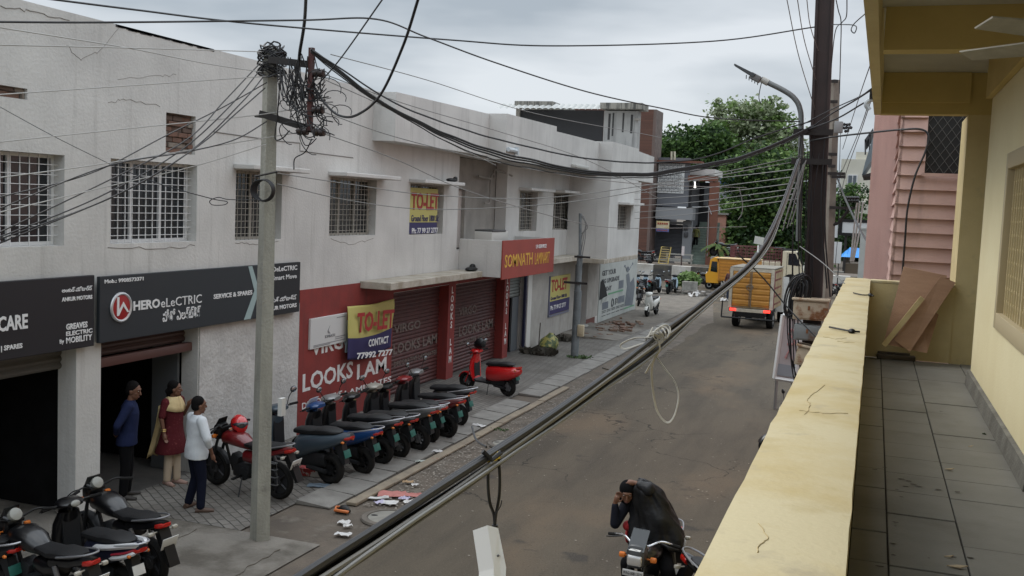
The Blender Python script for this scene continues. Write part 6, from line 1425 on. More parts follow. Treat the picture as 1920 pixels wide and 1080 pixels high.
for py, x0, x1 in ((248, 1488, 1562), (303, 1484, 1560)): put('crossarm', MB().box((Dp(x0, py, -.14)+Dp(x1, py, -.14))/2, ((Dp(x1, py)-Dp(x0, py)).x, .07, .09)), bandm, dpole, False)
m = MB(); random.seed(31)
for i in range(11):
    x0 = random.uniform(1500, 1550); x1 = x0+random.uniform(-18, 8); y0 = random.uniform(230, 320); y1_ = random.uniform(520, 640)
    m.tube(cr_spline([Dp(x0, y0, -.16), Dp((x0+x1)/2+random.uniform(-9, 9), (y0+y1_)/2, -.17), Dp(x1, y1_, -.16)], 6), random.choice([.006, .009, .012]), 5)
put('climbing_cables', m, wire_b, dpole)
m = MB()
for i in range(4): 
    x0 = random.uniform(1492, 1512); m.tube(cr_spline([Dp(1512-i*2, 300+i*3, -.2), Dp(x0-16, 380, -.25), Dp(x0-30, 420+i*4, -.25)], 5), .008, 5)
put('hanging_cables', m, wire_g, dpole)
# coil of spare cable hung on the pole
t = thing('cable_bundle', 'black coil of spare cable hanging left of the iron pole above the rusty boxes', 'cable coil', (dx-.12, DY, 0)); m = MB()
for i in range(18):
    c0 = Dp(1494+random.uniform(-9, 9), 555, -.3); rx, rz_ = .10+random.uniform(-.04, .05), .28+random.uniform(-.06, .07)
    m.tube([(c0.x+rx*math.cos(u)+.05*math.sin(u), c0.y+.05*math.sin(u+i), c0.z+rz_*math.sin(u)) for u in [2*math.pi*k/20 for k in range(20)]], .011, 5, closed=True)
for i in range(7):
    x0 = 1488+random.uniform(-10, 22); m.tube(cr_spline([Dp(x0, 540, -.3), Dp(x0-8, 600, -.32), Dp(x0-4, 655+i*8, -.3), Dp(x0+6, 690+i*8, -.28)], 5), .009, 5)
put('coil', m, wire_b, t)
# rusty distribution boxes
def dbox(label, p0, p1, mat, rotdeg=0, lid=True):
    a, c = FY(p0[0], p0[1], DY-.35), FY(p1[0], p1[1], DY-.35); w_, h_ = abs(c.x-a.x), abs(a.z-c.z)
    t = thing('junction_box', label, 'junction box', ((a.x+c.x)/2, DY-.30, min(a.z, c.z)), group=None); rt = Matrix.Rotation(R(rotdeg), 3, 'Y')
    put('casing', MB().box(rt @ V((0, 0, h_/2)), (w_, .26, h_), rt, .01), mat, t)
    put('door', MB().box(rt @ V((0, -.14, h_/2)), (w_*.86, .014, h_*.82), rt, .004), mat, t)
    if lid: put('lid', MB().box(rt @ V((0, -.02, h_+.015)), (w_*1.1, .32, .03), rt, .008), mat, t)
    put('hinge', MB().box(rt @ V((w_*.44, -.15, h_*.62)), (.07, .02, .035), rt).box(rt @ V((w_*.44, -.15, h_*.25)), (.05, .02, .03), rt).box(rt @ V((-.02, -.152, h_*.62)), (.03, .02, .06), rt), M('rust_brown', (.22, .09, .035), .8), t)
dbox('rusty cream junction box, top of the three on the iron pole', (1489, 561), (1551, 602), rust)
dbox('grey-blue rusted junction box between the other two on the iron pole', (1490, 607), (1543, 640), rustgrey, lid=False)
dbox('tilted rusty junction box hanging lowest, against the balcony edge', (1491, 650), (1546, 690), rust, 8)
# street lamp
t = thing('street_lamp', 'grey curved-arm street lamp with flat LED head', 'street lamp', (dx-.35, DY+.1, 0)); Lp = lambda px, py: FY(px, py, DY+.1)-V((dx-.35, DY+.1, 0))
put('arm', MB().tube(cr_spline([Lp(1497, 452), Lp(1499, 380), Lp(1502, 240), Lp(1500, 205), Lp(1490, 185), Lp(1470, 170), Lp(1432, 151)], 6), .042, 10), M('grey_lamp_pole', (.17, .18, .18), .5, .4), t)
a, c = Lp(1434, 152), Lp(1378, 122); m = MB(); dr = (c-a).normalized(); nrm = V((-dr.z, 0, dr.x)); 
put('lamp_head', MB().prism([a+dr*.16-nrm*.02+V((0, -.09, 0)), c-nrm*.012+V((0, -.09, 0)), c+nrm*.012+V((0, -.09, 0)), a+dr*.18+nrm*.035+V((0, -.09, 0))], (0, .18, 0)), M('dark_lamp_head', (.05, .055, .06), .5), t)
put('driver_box', MB().box(a+dr*.15+nrm*.02, (.17, .14, .10), Matrix.Rotation(-math.atan2(dr.z, dr.x), 3, 'Y'), .015), M('grey_driver_box', (.16, .16, .16), .5), t)
put('collar', MB().tube([a-dr*.06, a+dr*.05], .052, 10), M('cream_collar', (.4, .4, .37), .5), t)
m = MB(); 
for k in range(5): m.box(a+dr*(.08+.05*k)+nrm*.075, (.012, .012, .06))
m.tube(cr_spline([a+dr*.06-nrm*.04, Lp(1423, 180), Lp(1427, 195)], 5), .007, 5)
put('fins', m, bandm, t)
# second concrete pole behind
FY2 = 26.0; f0 = FY(1550, 520, FY2); bp = thing('concrete_pole', 'weathered slim concrete pole standing behind the iron pole', 'pole', (f0.x, FY2, 0)); Fp = lambda px, py: FY(px, py, FY2)-V((f0.x, FY2, 0))
tp = Fp(1565, 150); m = MB(); m.skin([m.ring(p, (h, 0, 0), (0, h, 0), 4, 2) for p, h in ((V((-.05, 0, 0)), .16), (Fp(1550, 520), .15), (tp, .13))]); put('shaft', m.mesh('shaft', False), M('brown_grey_concrete', (.24, .215, .18), .9, col2=(.15, .13, .11), ns=2.5), bp)
for py, a, c in ((154, 1551, 1572), (192, 1553, 1571), (290, 1553, 1570), (312, 1548, 1567), (326, 1552, 1585), (332, 1560, 1586), (390, 1556, 1602)): put('crossarm', MB().box((Fp(a, py)+Fp(c, py))/2+V((0, -.16, 0)), (Fp(c, py).x-Fp(a, py).x, .06, .07)), bandm, bp)
m = MB(); m.tube([Fp(1553, 425), Fp(1572, 418), Fp(1592, 392)], .045, 6); put('arm_brace', m, bandm, bp)
put('fuse_unit', MB().box((Fp(1568, 240)+Fp(1578, 240))/2+V((0, -.2, 0)), (.2, .12, .28), None, .02), M('grey_fuse', (.24, .25, .25), .5), bp)
m = MB()
for k in range(5): m.lathe(Fp(1582+k*3, 235+6*(k % 3), )+V((0, -.2, 0)), (1, .1, .2), [(.015, -.06), (.045, -.03), (.03, 0), (.045, .03), (.015, .06)], 10)
for k in range(5): m.lathe(Fp(1588+k*5, 374)+V((0, -.2, 0)), (.1, .1, 1), [(.015, -.08), (.05, -.04), (.03, 0), (.05, .04), (.015, .08)], 10)
put('insulator', m, M('black_insulator', (.02, .02, .022), .4), bp)

# ================================================================== overhead wires
def W(label, pts, r=.007, mat=None, group=None, n=5, nm='wire', cat='wire', jit=0):
    """pts: (picture x, picture y, distance along the street)"""
    P = [FY(*p) for p in pts]; S_ = cr_spline(P, 10)
    if pts[0][0] < 0 or pts[0][1] < 0: S_.insert(0, S_[0]+(S_[0]-S_[3]).normalized()*7)   # the run goes on beyond the photo's edge
    if jit: S_ = [p+V((0, 0, jit*noise.noise(p*2.1))) for p in S_]
    return tag(put(nm, MB().tube(S_, r, n), mat or wire_b), label, cat, group)
gL = 'service wires fanning left from the concrete pole'; gR = 'thin wires strung along the white building'; gF = 'main cable span across the street'; gT = 'wires rising to the top of the iron pole'
W('thick black cable crossing the sky from upper left to the iron pole', [(60, -6, 7), (250, 18, 8), (480, 45, 9.5), (845, 75, 12), (1040, 86, 13), (1340, 77, 15), (1532, 50, 16)], .010)
W('black cable crossing high on the left then drooping along the roofs to the street lamp', [(-20, 41, 6), (200, 42, 6.8), (560, 38, 8.5), (705, 36, 9.2), (800, 70, 10), (930, 118, 11), (1100, 172, 12.5), (1240, 203, 14), (1345, 222, 15), (1500, 228, 16)], .009)
W('shaggy black drop cable hanging vertically into the pole-top tangle', [(574, -8, 11), (571, 40, 11.1), (563, 92, 11.3), (560, 120, 11.4), (553, 160, 11.4), (546, 185, 11.4)], .022, jit=.03)
W('black cable hanging in a long curve from the sky to the red riser post', [(786, -8, 9), (755, 88, 9.8), (712, 180, 10.6), (668, 216, 11), (635, 216, 11.2), (610, 195, 11.3), (590, 165, 11.35)], .016)
W('thin straight wire running up from the riser post to the sky', [(722, -8, 9), (640, 108, 10.6), (597, 158, 11.3)], .009)
for i, (oy, sg, lb) in enumerate(((0, 0, 'upper black strand of the sagging main cable from riser post to iron pole'), (3, 6, 'middle black strand of the sagging main cable from riser post to iron pole'), (6, 12, 'lower black strand of the sagging main cable from riser post to iron pole'), (10, 22, 'lowest drooping strand of the sagging main cable from riser post to iron pole'))):
    W(lb, [(583, 90+i*2, 11.3), (620, 118+oy, 11.5), (680, 166+oy*.7, 11.8), (740, 206+oy*.5, 12.1), (830, 246+sg*.6, 12.6), (920, 280+sg*.8, 13), (1050, 312+sg*.6, 13.6), (1180, 326+sg*.4, 14.2), (1290, 315+sg*.4, 14.7), (1400, 290+sg*.3, 15.2), (1475, 262+sg*.3, 15.6), (1525, 236+sg*.3, 15.85)], (.015, .013, .011, .008)[i], group=gF, n=7, jit=.035)
W('separate black span above the main cable, clipped at intervals', [(583, 92, 11.3), (640, 130, 11.5), (740, 194, 12), (840, 232, 12.5), (960, 268, 13.1), (1060, 290, 13.6), (1160, 303, 14.1), (1240, 304, 14.5), (1320, 296, 14.9), (1420, 258, 15.4), (1520, 228, 15.85)], .011, group=gF, jit=.02)
W('pair strand from iron pole up to the yellow roof edge', [(1520, 240, 15.85), (1560, 213, 14.8), (1600, 190, 14), (1636, 167, 13.2)], .011); W('lower strand from iron pole to the grey hook below the yellow roof', [(1515, 243, 15.85), (1570, 222, 14.6), (1620, 193, 13.5), (1642, 186, 13)], .011)
W('wire from iron pole to the black bracket under the roof corner', [(1500, 236, 15.9), (1560, 205, 14.9), (1610, 182, 13.8), (1634, 166, 13.2)], .008)
W('black cable from the iron pole to the pink siding and down to the balcony', [(1520, 264, 15.8), (1560, 257, 15.2), (1620, 250, 14.4), (1690, 243, 13.55), (1728, 243, 13.52), (1741, 256, 13.5), (1735, 285, 13.48), (1716, 330, 13.48), (1702, 390, 13.48), (1697, 450, 13.48), (1692, 515, 13.48)], .013)
# fan of wires from the pole head to the lower left
fl_ = [((488, 118), (420, 190), (350, 262), (200, 340), (-10, 440), 'dark wire steepest in the fan left of the concrete pole'), ((492, 126), (430, 200), (335, 285), (180, 372), (-10, 448), 'dark wire second in the fan left of the concrete pole'), ((497, 140), (455, 190), (355, 285), (210, 370), (-10, 452), 'dark wire third in the fan left of the concrete pole'), ((500, 155), (420, 200), (310, 255), (170, 325), (-10, 372), 'dark wire bending at the window lintel left of the concrete pole'), ((497, 165), (440, 215), (370, 275), (230, 360), (-10, 460), 'double dark wire crossing the brick patch'), ((500, 228), (440, 262), (350, 285), (200, 312), (-10, 395), 'dark wire leaving the crossarm over the barred window')]
for a, b_, c, d, e, lb in fl_: W(lb, [(*a, 11.4), (*b_, 10.6), (*c, 9.8), (*d, 8.6), (*e, 7.6)], .008, group=gL)
for pts, lb in ((((-10, 178, 7), (250, 160, 9), (500, 143, 11.4)), 'pale wire reaching the pole neck across the bare wall'), (((-10, 267, 7), (250, 240, 9), (495, 214, 11.3), (585, 195, 11.4)), 'pale wire reaching the lower crossarm over the window lintels'), (((-10, 334, 7), (200, 306, 8.6), (500, 258, 11.3), (575, 246, 11.35)), 'pale wire passing in front of both left windows'), (((-10, 400, 7), (200, 350, 8.6), (370, 310, 10), (500, 270, 11.3)), 'lowest pale wire crossing the second barred window'), (((-10, 84, 6), (250, 90, 8), (490, 97, 11.3)), 'thin level wire to the very top of the concrete pole'), (((-10, 50, 6), (240, 90, 8), (380, 118, 9.8), (490, 135, 11.3)), 'thin wire sloping down over the roof edge to the pole')): W(lb, pts, .006, wire_l, gL)
W('thin wire slanting down the left wall to the window corner', [(-10, 195, 9), (100, 255, 9.6), (207, 308, 10.4)], .006, wire_g)
W('wire with a small loop hanging between window and pole', [(205, 308, 10.3), (300, 345, 10.6), (395, 372, 11), (425, 378, 11.1), (420, 384, 11.1), (398, 384, 11.1), (394, 376, 11.1), (410, 370, 11.1), (430, 374, 11.15), (490, 375, 11.4)], .006)
rs_ = [([(520, 325, 11.6), (660, 346, 13), (800, 365, 14), (1000, 372, 14.5), (1180, 352, 15), (1380, 318, 15.6), (1510, 290, 16)], 'wire level with the window shades from pole to iron pole'), ([(520, 345, 11.6), (650, 375, 13), (790, 392, 14), (960, 388, 14.5), (1120, 372, 15), (1300, 338, 15.6), (1508, 300, 16)], 'wire under the window shades from pole to iron pole'),
 ([(605, 250, 11.4), (740, 298, 12.6), (860, 352, 14), (1000, 396, 16), (1120, 424, 18), (1230, 428, 20), (1400, 425, 24)], 'wire sloping across the TO-LET window towards the grey shop'), ([(606, 210, 11.4), (760, 262, 12.6), (1000, 318, 15), (1200, 345, 18), (1400, 352, 22)], 'thin wire under the sunshade band running to the trees'),
 ([(610, 140, 11.4), (760, 195, 13), (930, 245, 16), (1100, 300, 19), (1235, 372, 22)], 'thin wire slanting across the parapet to the wood cladding'), ([(620, 102, 11.4), (800, 150, 14), (1000, 212, 18), (1200, 250, 24), (1238, 258, 26)], 'thin wire over the roof parapet to the wood-clad tower'), ([(610, 150, 11.4), (720, 200, 12.5), (830, 262, 13.2), (930, 310, 14)], 'short wire falling from the riser post into the main cable')]
for pts, lb in rs_: W(lb, pts, .0065, wire_g, gR)
for i, (y0, y1_, ym, lb) in enumerate(((362, 330, 356, 'uppermost of the grey wires across the lattice building'), (374, 342, 368, 'second of the grey wires across the lattice building'), (386, 352, 380, 'third of the grey wires across the lattice building'), (398, 362, 391, 'fourth of the grey wires across the lattice building'), (410, 372, 402, 'lowest of the grey wires across the lattice building'), (350, 316, 340, 'grey wire crossing above the lattice screen'))):
    W(lb, [(1190, y0, 30), (1290, ym, 26), (1400, (ym+y1_)/2, 21), (1500, y1_, 16)], .008, wire_g, 'grey wires between lattice building and street lamp')
for x0, x1, y1_, lb in ((1474, 1528, 205, 'first thin wire from the left, rising past the street lamp to the sky'), (1494, 1530, 150, 'thin wire rising beside the iron pole, between its two neighbours'), (1512, 1534, 95, 'thin rising wire closest to the iron pole')): W(lb, [(x0, -8, 13), ((x0+x1)/2-4, y1_/2, 14.5), (x1, y1_, 15.9)], .006, wire_g, gT)
for pts, lb in (([(1566, -8, 14), (1572, 20, 14.2), (1577, 42, 14.3), (1576, 100, 15), (1574, 175, 16)], 'wire dropping beside the iron pole through the small knot'), ([(1588, -8, 13), (1587, 30, 13.6), (1579, 42, 14.2), (1566, 60, 15), (1558, 130, 16)], 'wire kinking above the knot right of the iron pole'), ([(1558, 46, 15.8), (1580, 46, 14.5), (1600, 47, 13.6), (1606, 52, 13.4), (1602, 62, 13.4), (1596, 56, 13.4), (1602, 44, 13.4), (1622, 26, 12.6)], 'looped wire from the iron pole to the yellow roof'), ([(1640, 98, 12.5), (1610, 185, 18), (1580, 280, 25.8)], 'first long thin wire falling from roof edge to the rear pole'), ([(1645, 128, 12.5), (1615, 235, 18), (1575, 330, 25.8)], 'second long thin wire falling from roof edge to the rear pole'), ([(1648, 140, 12.5), (1618, 235, 17), (1582, 340, 25.8), (1572, 420, 26)], 'third long thin wire falling from roof edge past the rear pole'), ([(1576, 250, 25.9), (1574, 320, 25.9), (1572, 420, 25.9), (1566, 500, 25.9)], 'vertical lead from the fuse unit down the rear pole')): W(lb, pts, .007, wire_b, 'loose wires between iron pole and yellow roof')
for i, (x0, x1, lb) in enumerate(((1607, 1595, 'left pale cable dropping from the rear pole insulators'), (1612, 1598, 'middle pale cable dropping from the rear pole insulators'), (1618, 1600, 'right pale cable dropping from the rear pole insulators'))): W(lb, [(x0, 378, 25.8), (x0-6, 430, 26), (x1, 490, 26.2)], .022, M('pale_cable', (.5, .5, .48), .6), 'pale cables below the rear pole insulators')
W('long black stay cable from the concrete rear pole to the pink house', [(1570, 335, 25.8), (1590, 385, 25), (1618, 440, 22), (1660, 500, 18)], .022)
W('black stay wire running from the main bundle down to the parapet edge', [(1385, 478, 9.0), (1430, 520, 9.0), (1480, 580, 8.9), (1548, 650, 8.6)], .0065)
W('grey stay wire running down past the rear pole to the parapet end', [(1500, 462, 12), (1545, 495, 11.5), (1600, 548, 10.9)], .006, wire_g)
W('thin grey wire with a kink drooping over the tree', [(1500, 215, 16), (1422, 180, 15.9), (1435, 240, 17), (1440, 300, 18), (1390, 400, 20), (1388, 330, 20)], .005, wire_g) if False else None
W('thin grey wire dangling over the tree from a span', [(1386, 352, 20), (1392, 380, 20), (1391, 400, 20), (1384, 412, 20)], .008, wire_g)
# ------------------------------------------------ close cable bundle running along the balcony
bd_pts = [(430, 1190, 1.55), (590, 1082, 2.0), (760, 970, 2.5), (925, 858, 3.2), (1080, 752, 4.0), (1225, 645, 5.2), (1330, 562, 7.0), (1420, 482, 9.5), (1462, 400, 12.5), (1498, 300, 15.7)]
core = [FY(*p) for p in bd_pts]; core = cr_spline(core, 12); cols = [wire_b, wire_b, M('highlight_grey_cable', (.13, .12, .10), .45), wire_b, wire_b, wire_g]  # one cable gets a paler colour that stands for its highlight
offs = [(.0, .018), (-.018, .006), (.018, .000), (-.006, -.018), (.014, -.020), (.030, -.012)]; rads = [.013, .012, .009, .012, .010, .006]
bdl = ['topmost thick black cable of the bundle running along the balcony', 'left black cable of the bundle running along the balcony', 'cable coloured grey-brown for its highlight on the near side of the balcony bundle', 'lower black cable of the bundle running along the balcony', 'lower right black cable of the bundle running along the balcony', 'thin grey wire on the near side of the balcony bundle']
for i in range(6):
    P = []
    for k, p in enumerate(core):
        a = .35*math.sin(k*.11+i); ca, sa = math.cos(a), math.sin(a); ox, oz = offs[i]; sp_ = 1+.9*max(0, math.sin(k*.22+1.0))*(.5 if k > 45 else .12)
        P.append(p+V(((ox*ca-oz*sa)*sp_, 0, (ox*sa+oz*ca)*sp_)))
    tag(put('cable', MB().tube(P, rads[i], 8), cols[i]), bdl[i], 'cable', 'balcony cable bundle')
strap = M('white_strap', (.46, .44, .39), .6, col2=(.33, .31, .27), ns=9)
def ribbon(pts, w, th=.0015, ax=(0, 1, 0)):
    m = MB(); P = cr_spline(pts, 8); A = []
    for i, p in enumerate(P):
        d = (P[min(i+1, len(P)-1)]-P[max(i-1, 0)]).normalized(); s_ = d.cross(V((0, 1, 0.3))).normalized(); 
        s_ = (s_*.55+V(ax)*.5).normalized(); nn_ = d.cross(s_).normalized()
        A.append([m.bm.verts.new(p+s_*w*a+nn_*th*b) for a, b in ((-1, -1), (1, -1), (1, 1), (-1, 1))])
    m.skin(A); return m
def Y(px, py, y=5.15): return FY(px, py, y)
t = thing('packing_strap', 'white packing strap knotted round the cable bundle with long hanging loop', 'strap', tuple(Y(1225, 640)), world=True)
knot = MB()
for k in range(7):
    c0 = FY(1222+k*4, 640-k*3, 5.2); knot.tube([(c0.x+(.03+.004*(k%3))*math.cos(u), c0.y+.02*math.sin(u*2+k), c0.z+(.034-.003*(k%2))*math.sin(u)) for u in [2*math.pi*q/16 for q in range(16)]], .0045, 6, closed=True)
put('knot', knot, strap, t)
put('loop', ribbon([Y(1232, 660), Y(1222, 690), Y(1224, 730), Y(1232, 770), Y(1250, 792), Y(1264, 780), Y(1272, 745), Y(1266, 718), Y(1246, 690), Y(1226, 662)], .0052), strap, t)
put('tail', ribbon([Y(1236, 640), Y(1236, 658), Y(1222, 680), Y(1210, 700)], .0045), strap, t); put('tail', ribbon([Y(1222, 634), Y(1190, 634), Y(1164, 646), Y(1172, 654), Y(1205, 644), Y(1224, 640)], .004), strap, t); put('tail', ribbon([Y(1215, 632), Y(1221, 620), Y(1224, 614)], .004), strap, t)
W('thin dark wire drooping from the strap knot under the bundle', [(1222, 652, 5.15), (1212, 675, 5.1), (1190, 694, 5.0), (1160, 698, 4.8), (1130, 690, 4.6)], .003, wire_b)
# white box hanging from the bundle
yb = 3.18; bx = lambda px, py, y=yb: FY(px, py, y)
t = thing('hanging_box', 'small white plastic box hanging on a looped black lead from the cable bundle', 'box', tuple(bx(925, 1040)), world=True)
f4 = [bx(914, 985), bx(934, 990), bx(949, 1064), bx(926, 1066)]; f2 = [bx(949, 1064), bx(944, 1170, yb+.01), bx(922, 1170, yb+.01), bx(926, 1066)]
k4 = [bx(910, 986, yb+.19), bx(921, 987, yb+.21), bx(926, 1060, yb+.2), bx(899, 1082, yb+.19)]
m = MB(); dv = bx(898, 1072, yb+.13)-bx(926, 1066)
out_ = [f4[0], f4[1], f4[2], f2[1], f2[2], f4[3]]
m.prism(out_, dv); put('casing', m, M('white_box_plastic', (.74, .74, .71), .45), t, False)
put('screw', MB().lathe(bx(934, 1042, yb-.004), (0, -1, 0), [(.004, -.002), (.004, .003), (.001, .003)], 10), M('screw_dark', (.1, .1, .1), .5), t)
put('gland', MB().tube([bx(928, 984, yb+.03), bx(927, 997, yb+.03)], .011, 10), black, t)
put('lead', MB().tube(cr_spline([bx(918, 862), bx(915, 900), bx(918, 940), bx(926, 965, yb+.03), bx(928, 990, yb+.03), bx(929, 970, yb+.03), bx(936, 930), bx(937, 890), bx(934, 858)], 8), .0055, 8).tube(cr_spline([bx(928, 965), bx(938, 950), bx(941, 938)], 4), .002, 5), black, t)
tag(put('tape_wrap', MB().tube([bx(921, 866, 3.15), bx(934, 852, 3.2)], .012, 8).tube([bx(918, 872), bx(920, 862)], .01, 8).tube([bx(933, 860), bx(931, 850)], .01, 8), M('yellow_tape', (.55, .38, .03), .5)), 'yellow tape wrapped round the bundle above the white box', 'tape')
tag(put('cable_tie', MB().tube([FY(905, 846, 3.1), FY(922, 862, 3.12), FY(940, 848, 3.14)], .009, 6).tube(cr_spline([FY(885, 800, 3.3), FY(893, 825, 3.2), FY(912, 838, 3.1)], 5), .004, 5), wire_b), 'black wire tie with a stray end looping over the bundle', 'cable tie')
tag(put('white_tag', MB().box(FY(1423, 451, 9.6), (.085, .004, .07), Matrix.Rotation(R(8), 3, 'Y')).tube([FY(1422, 460, 9.6), FY(1421, 480, 9.55)], .008, 5), M('white_tag_plastic', (.6, .62, .62), .5)), 'small white tag plate fixed upright on the cable bundle', 'tag')
for nm, y0, lb, pts in (('parapet_wire', 9, 'bent black wire stub on the far parapet cap', ((1600, 549), (1618, 553), (1632, 553), (1638, 555))), ('parapet_wire', 7, 'bent black wire stub with a lump on the parapet cap', ((1555, 613), (1575, 617), (1597, 621), (1612, 622)))):
    P = [G(x_, y_, ZP+.012) for x_, y_ in pts]; m = MB(); m.tube(cr_spline(P, 4), .006, 5); m.ell(P[2], (.022, .03, .016), 8, 6); tag(put(nm, m, black), lb, 'wire')
# ================================================================== loose things
# glazed sign board leaning by the road
yb_ = 25.0; A = lambda px, py, y=yb_: FY(px, py, y)
t = thing('sign_board', 'white-framed faded sign board standing on the road edge by the rusty boxes', 'sign board', tuple(V((A(1467, 700).x, yb_, 0))), world=True)
p00, p10, p11, p01 = A(1452, 709), A(1490, 715), A(1506, 597), A(1468, 590)
dd = V((0, .08, 0))
put('panel', MB().prism([p00, p10, p11, p01], dd), M('faded_sign_face', (.46, .42, .42), .5, col2=(.40, .36, .37), ns=1.5), t, False)
m = MB()
for a, c in ((p00, p10), (p10, p11), (p11, p01), (p01, p00)): m.tube([a-V((0, .02, 0)), c-V((0, .02, 0))], .05, 4)
put('frame', m, M('white_frame', (.6, .61, .61), .5), t, False)
lerp2 = lambda u, v: (p00.lerp(p10, u)).lerp(p01.lerp(p11, u), v)-V((0, .03, 0))
put('lower_band', MB().prism([lerp2(.1, .06), lerp2(.95, .06), lerp2(.95, .24), lerp2(.1, .24)], (0, .01, 0)), M('grey_band', (.26, .28, .31), .5), t, False)
m = MB(); fr_ = M('faded_red_print', (.45, .24, .24), .5)
m.tube([lerp2(.75, .78), lerp2(.5, .8), lerp2(.42, .72), lerp2(.7, .66), lerp2(.72, .58), lerp2(.4, .56)], .03, 5); m.tube([lerp2(.4, .34), lerp2(.55, .5), lerp2(.7, .34)], .03, 5); put('printed_letter', m, fr_, t)
# tall post legs so it stands on the road
put('stand', MB().tube([p00+V((.05, .1, 0)), V((p00.x+.05, yb_+.1, 0))], .04, 6).tube([p10+V((-.05, .1, 0)), V((p10.x-.05, yb_+.1, 0))], .04, 6), steel, t)
# white pipe on the outside of the parapet
a, c = FX(1592, 551, XO-.03), FX(1548, 608, XO-.03)
tag(put('pipe', MB().tube(cr_spline([FX(1592, 551, XO-.04), FX(1570, 580, XO-.04), FX(1550, 606, XO-.04), FX(1546, 615, XO-.04), FX(1545, 640, XO-.04)], 5), .022, 8), M('white_pvc', (.62, .62, .60), .4)), 'white plastic pipe along the outer edge of the balcony parapet', 'pipe')
tag(put('red_strip', MB().tube([FX(1590, 556, XO-.012), FX(1553, 612, XO-.012)], .008, 5), M('dark_red_strip', (.10, .03, .03), .6)), 'dark red strip between white pipe and parapet', 'strip')
# boards leaning at the balcony end
ye_ = YE-.03; bb = lambda px, py, y=ye_: FY(px, py, y)
ply = M('brown_plywood', (.40, .24, .15), .7, col2=(.33, .19, .115), ns=2.5, stretch=(1, 1, 5), bump=.15)
def board(label, pts, y0, y1, mat=ply, nm='plywood_board', cat='board', th=.018):
    P = [FY(px, py, y0 if i in (0, 1) else y1) for i, (px, py) in enumerate(pts)]
    return tag(put(nm, MB().prism(P, (0, th, 0)), mat, None, False), label, cat)
board('large brown plywood board leaning nearest the parapet corner', [(1656, 645), (1708, 655), (1776, 517), (1694, 500)], YE-.42, YE-.05)
board('brown plywood board tilted to the right on top of the others', [(1676, 637), (1706, 660), (1792, 530), (1764, 518)], YE-.46, YE-.10)
board('small lower brown board peeping out at the right of the pile', [(1706, 656), (1738, 662), (1760, 590), (1730, 570)], YE-.38, YE-.06)
P = [FY(1657, 648, YE-.52), FY(1730, 558, YE-.30)]; d = (P[1]-P[0]).normalized(); s_ = d.cross(V((0, 1, 0))).normalized()*.027
tag(put('timber_stick', MB().prism([P[0]-s_, P[0]+s_, P[1]+s_, P[1]-s_], (0, .03, 0)), M('pale_timber', (.58, .47, .25), .7, col2=(.46, .35, .17), ns=4), None, False), 'pale timber stick leaning on the plywood boards', 'stick')
a = G(1672, 668, ZF+.03); t = tag(put('plank', MB().box(a+V((.04, 0, 0)), (.40, .20, .045), Matrix.Rotation(R(3), 3, 'Z'), .005).box(a+V((.02, .05, .035)), (.34, .12, .02), Matrix.Rotation(R(-4), 3, 'Z'), .003), M('weathered_plank', (.12, .10, .08), .9, col2=(.07, .06, .05), ns=6, stretch=(.5, 6, 4)), None, False), 'weathered grey plank lying on the balcony floor under the boards', 'plank')
def weeds(label, c, r, n, ln, nm='weed', mat=None):
    m = MB()
    for i in range(n):
        a = random.uniform(0, 6.28); q = V(c)+V((random.uniform(-r, r), random.uniform(-r*.5, r*.5), 0)); k = random.uniform(.4, 1)*ln; dd_ = V((math.cos(a)*.7, math.sin(a)*.7, random.uniform(.4, 1.2))).normalized(); s_ = dd_.orthogonal().normalized()*k*.28
        m.poly([q, q+dd_*k*.5+s_, q+dd_*k, q+dd_*k*.5-s_])
    return tag(put(nm, m, mat or M('weed_leaf', (.035, .07, .02), .7, col2=(.06, .10, .03), ns=9), None, False), label, 'plant')
weeds('low green weed growing at the foot of the yellow pillar', G(1765, 660, ZF), .09, 90, .07)
weeds('tiny weed in the floor joint by the wall skirting', G(1846, 815, ZF), .015, 14, .02)
lf = M('dry_leaf', (.45, .36, .24), .8)
random.seed(77)
for i, (px, py, sc, lb) in enumerate(((1795, 1064, .045, 'curled pale dry leaf nearest the camera on the balcony floor'), (1780, 881, .028, 'small pale dry leaf by the floor joint midway along the balcony'), (1820, 838, .016, 'tiny leaf fragment near the wall skirting'), (1779, 1045, .02, 'thin leaf stalk beside the curled dry leaf'))):
    q = G(px, py, ZF+.006); m = MB(); m.prism([q+V((-sc, 0, 0)), q+V((0, sc*.35, .004)), q+V((sc, sc*.1, .01)), q+V((sc*.2, -sc*.4, .003))], (0, 0, .004)); tag(put('fallen_leaf', m, lf, None, False), lb, 'leaf')
# manhole covers
def manhole(label, px, py, r_):
    q = G(px, py, .0); t = thing('manhole_cover', label, 'manhole cover', q)
    put('ring', MB().lathe((0, 0, .003), (0, 0, 1), [(r_*1.35, 0), (r_*1.3, .03), (r_*1.05, .035), (r_*1.02, .015)], 36), M('manhole_ring', (.15, .13, .11), .95, col2=(.10, .09, .075), ns=4), t)
    put('lid', MB().lathe((0, 0, .01), (0, 0, 1), [(r_, 0), (r_*.99, .02), (r_*.5, .028), (.01, .03)], 36), M('manhole_lid', (.25, .24, .21), .9, col2=(.19, .18, .16), ns=4), t)
    put('lifting_hole', MB().ell((-r_*.7, -r_*.1, .035), (.06, .035, .006), 12, 5), black, t)
manhole('round concrete manhole cover beside the litter in the foreground', 728, 973, .30)
manhole('round concrete manhole cover farther on beneath the cable bundle', 952, 834, .30)
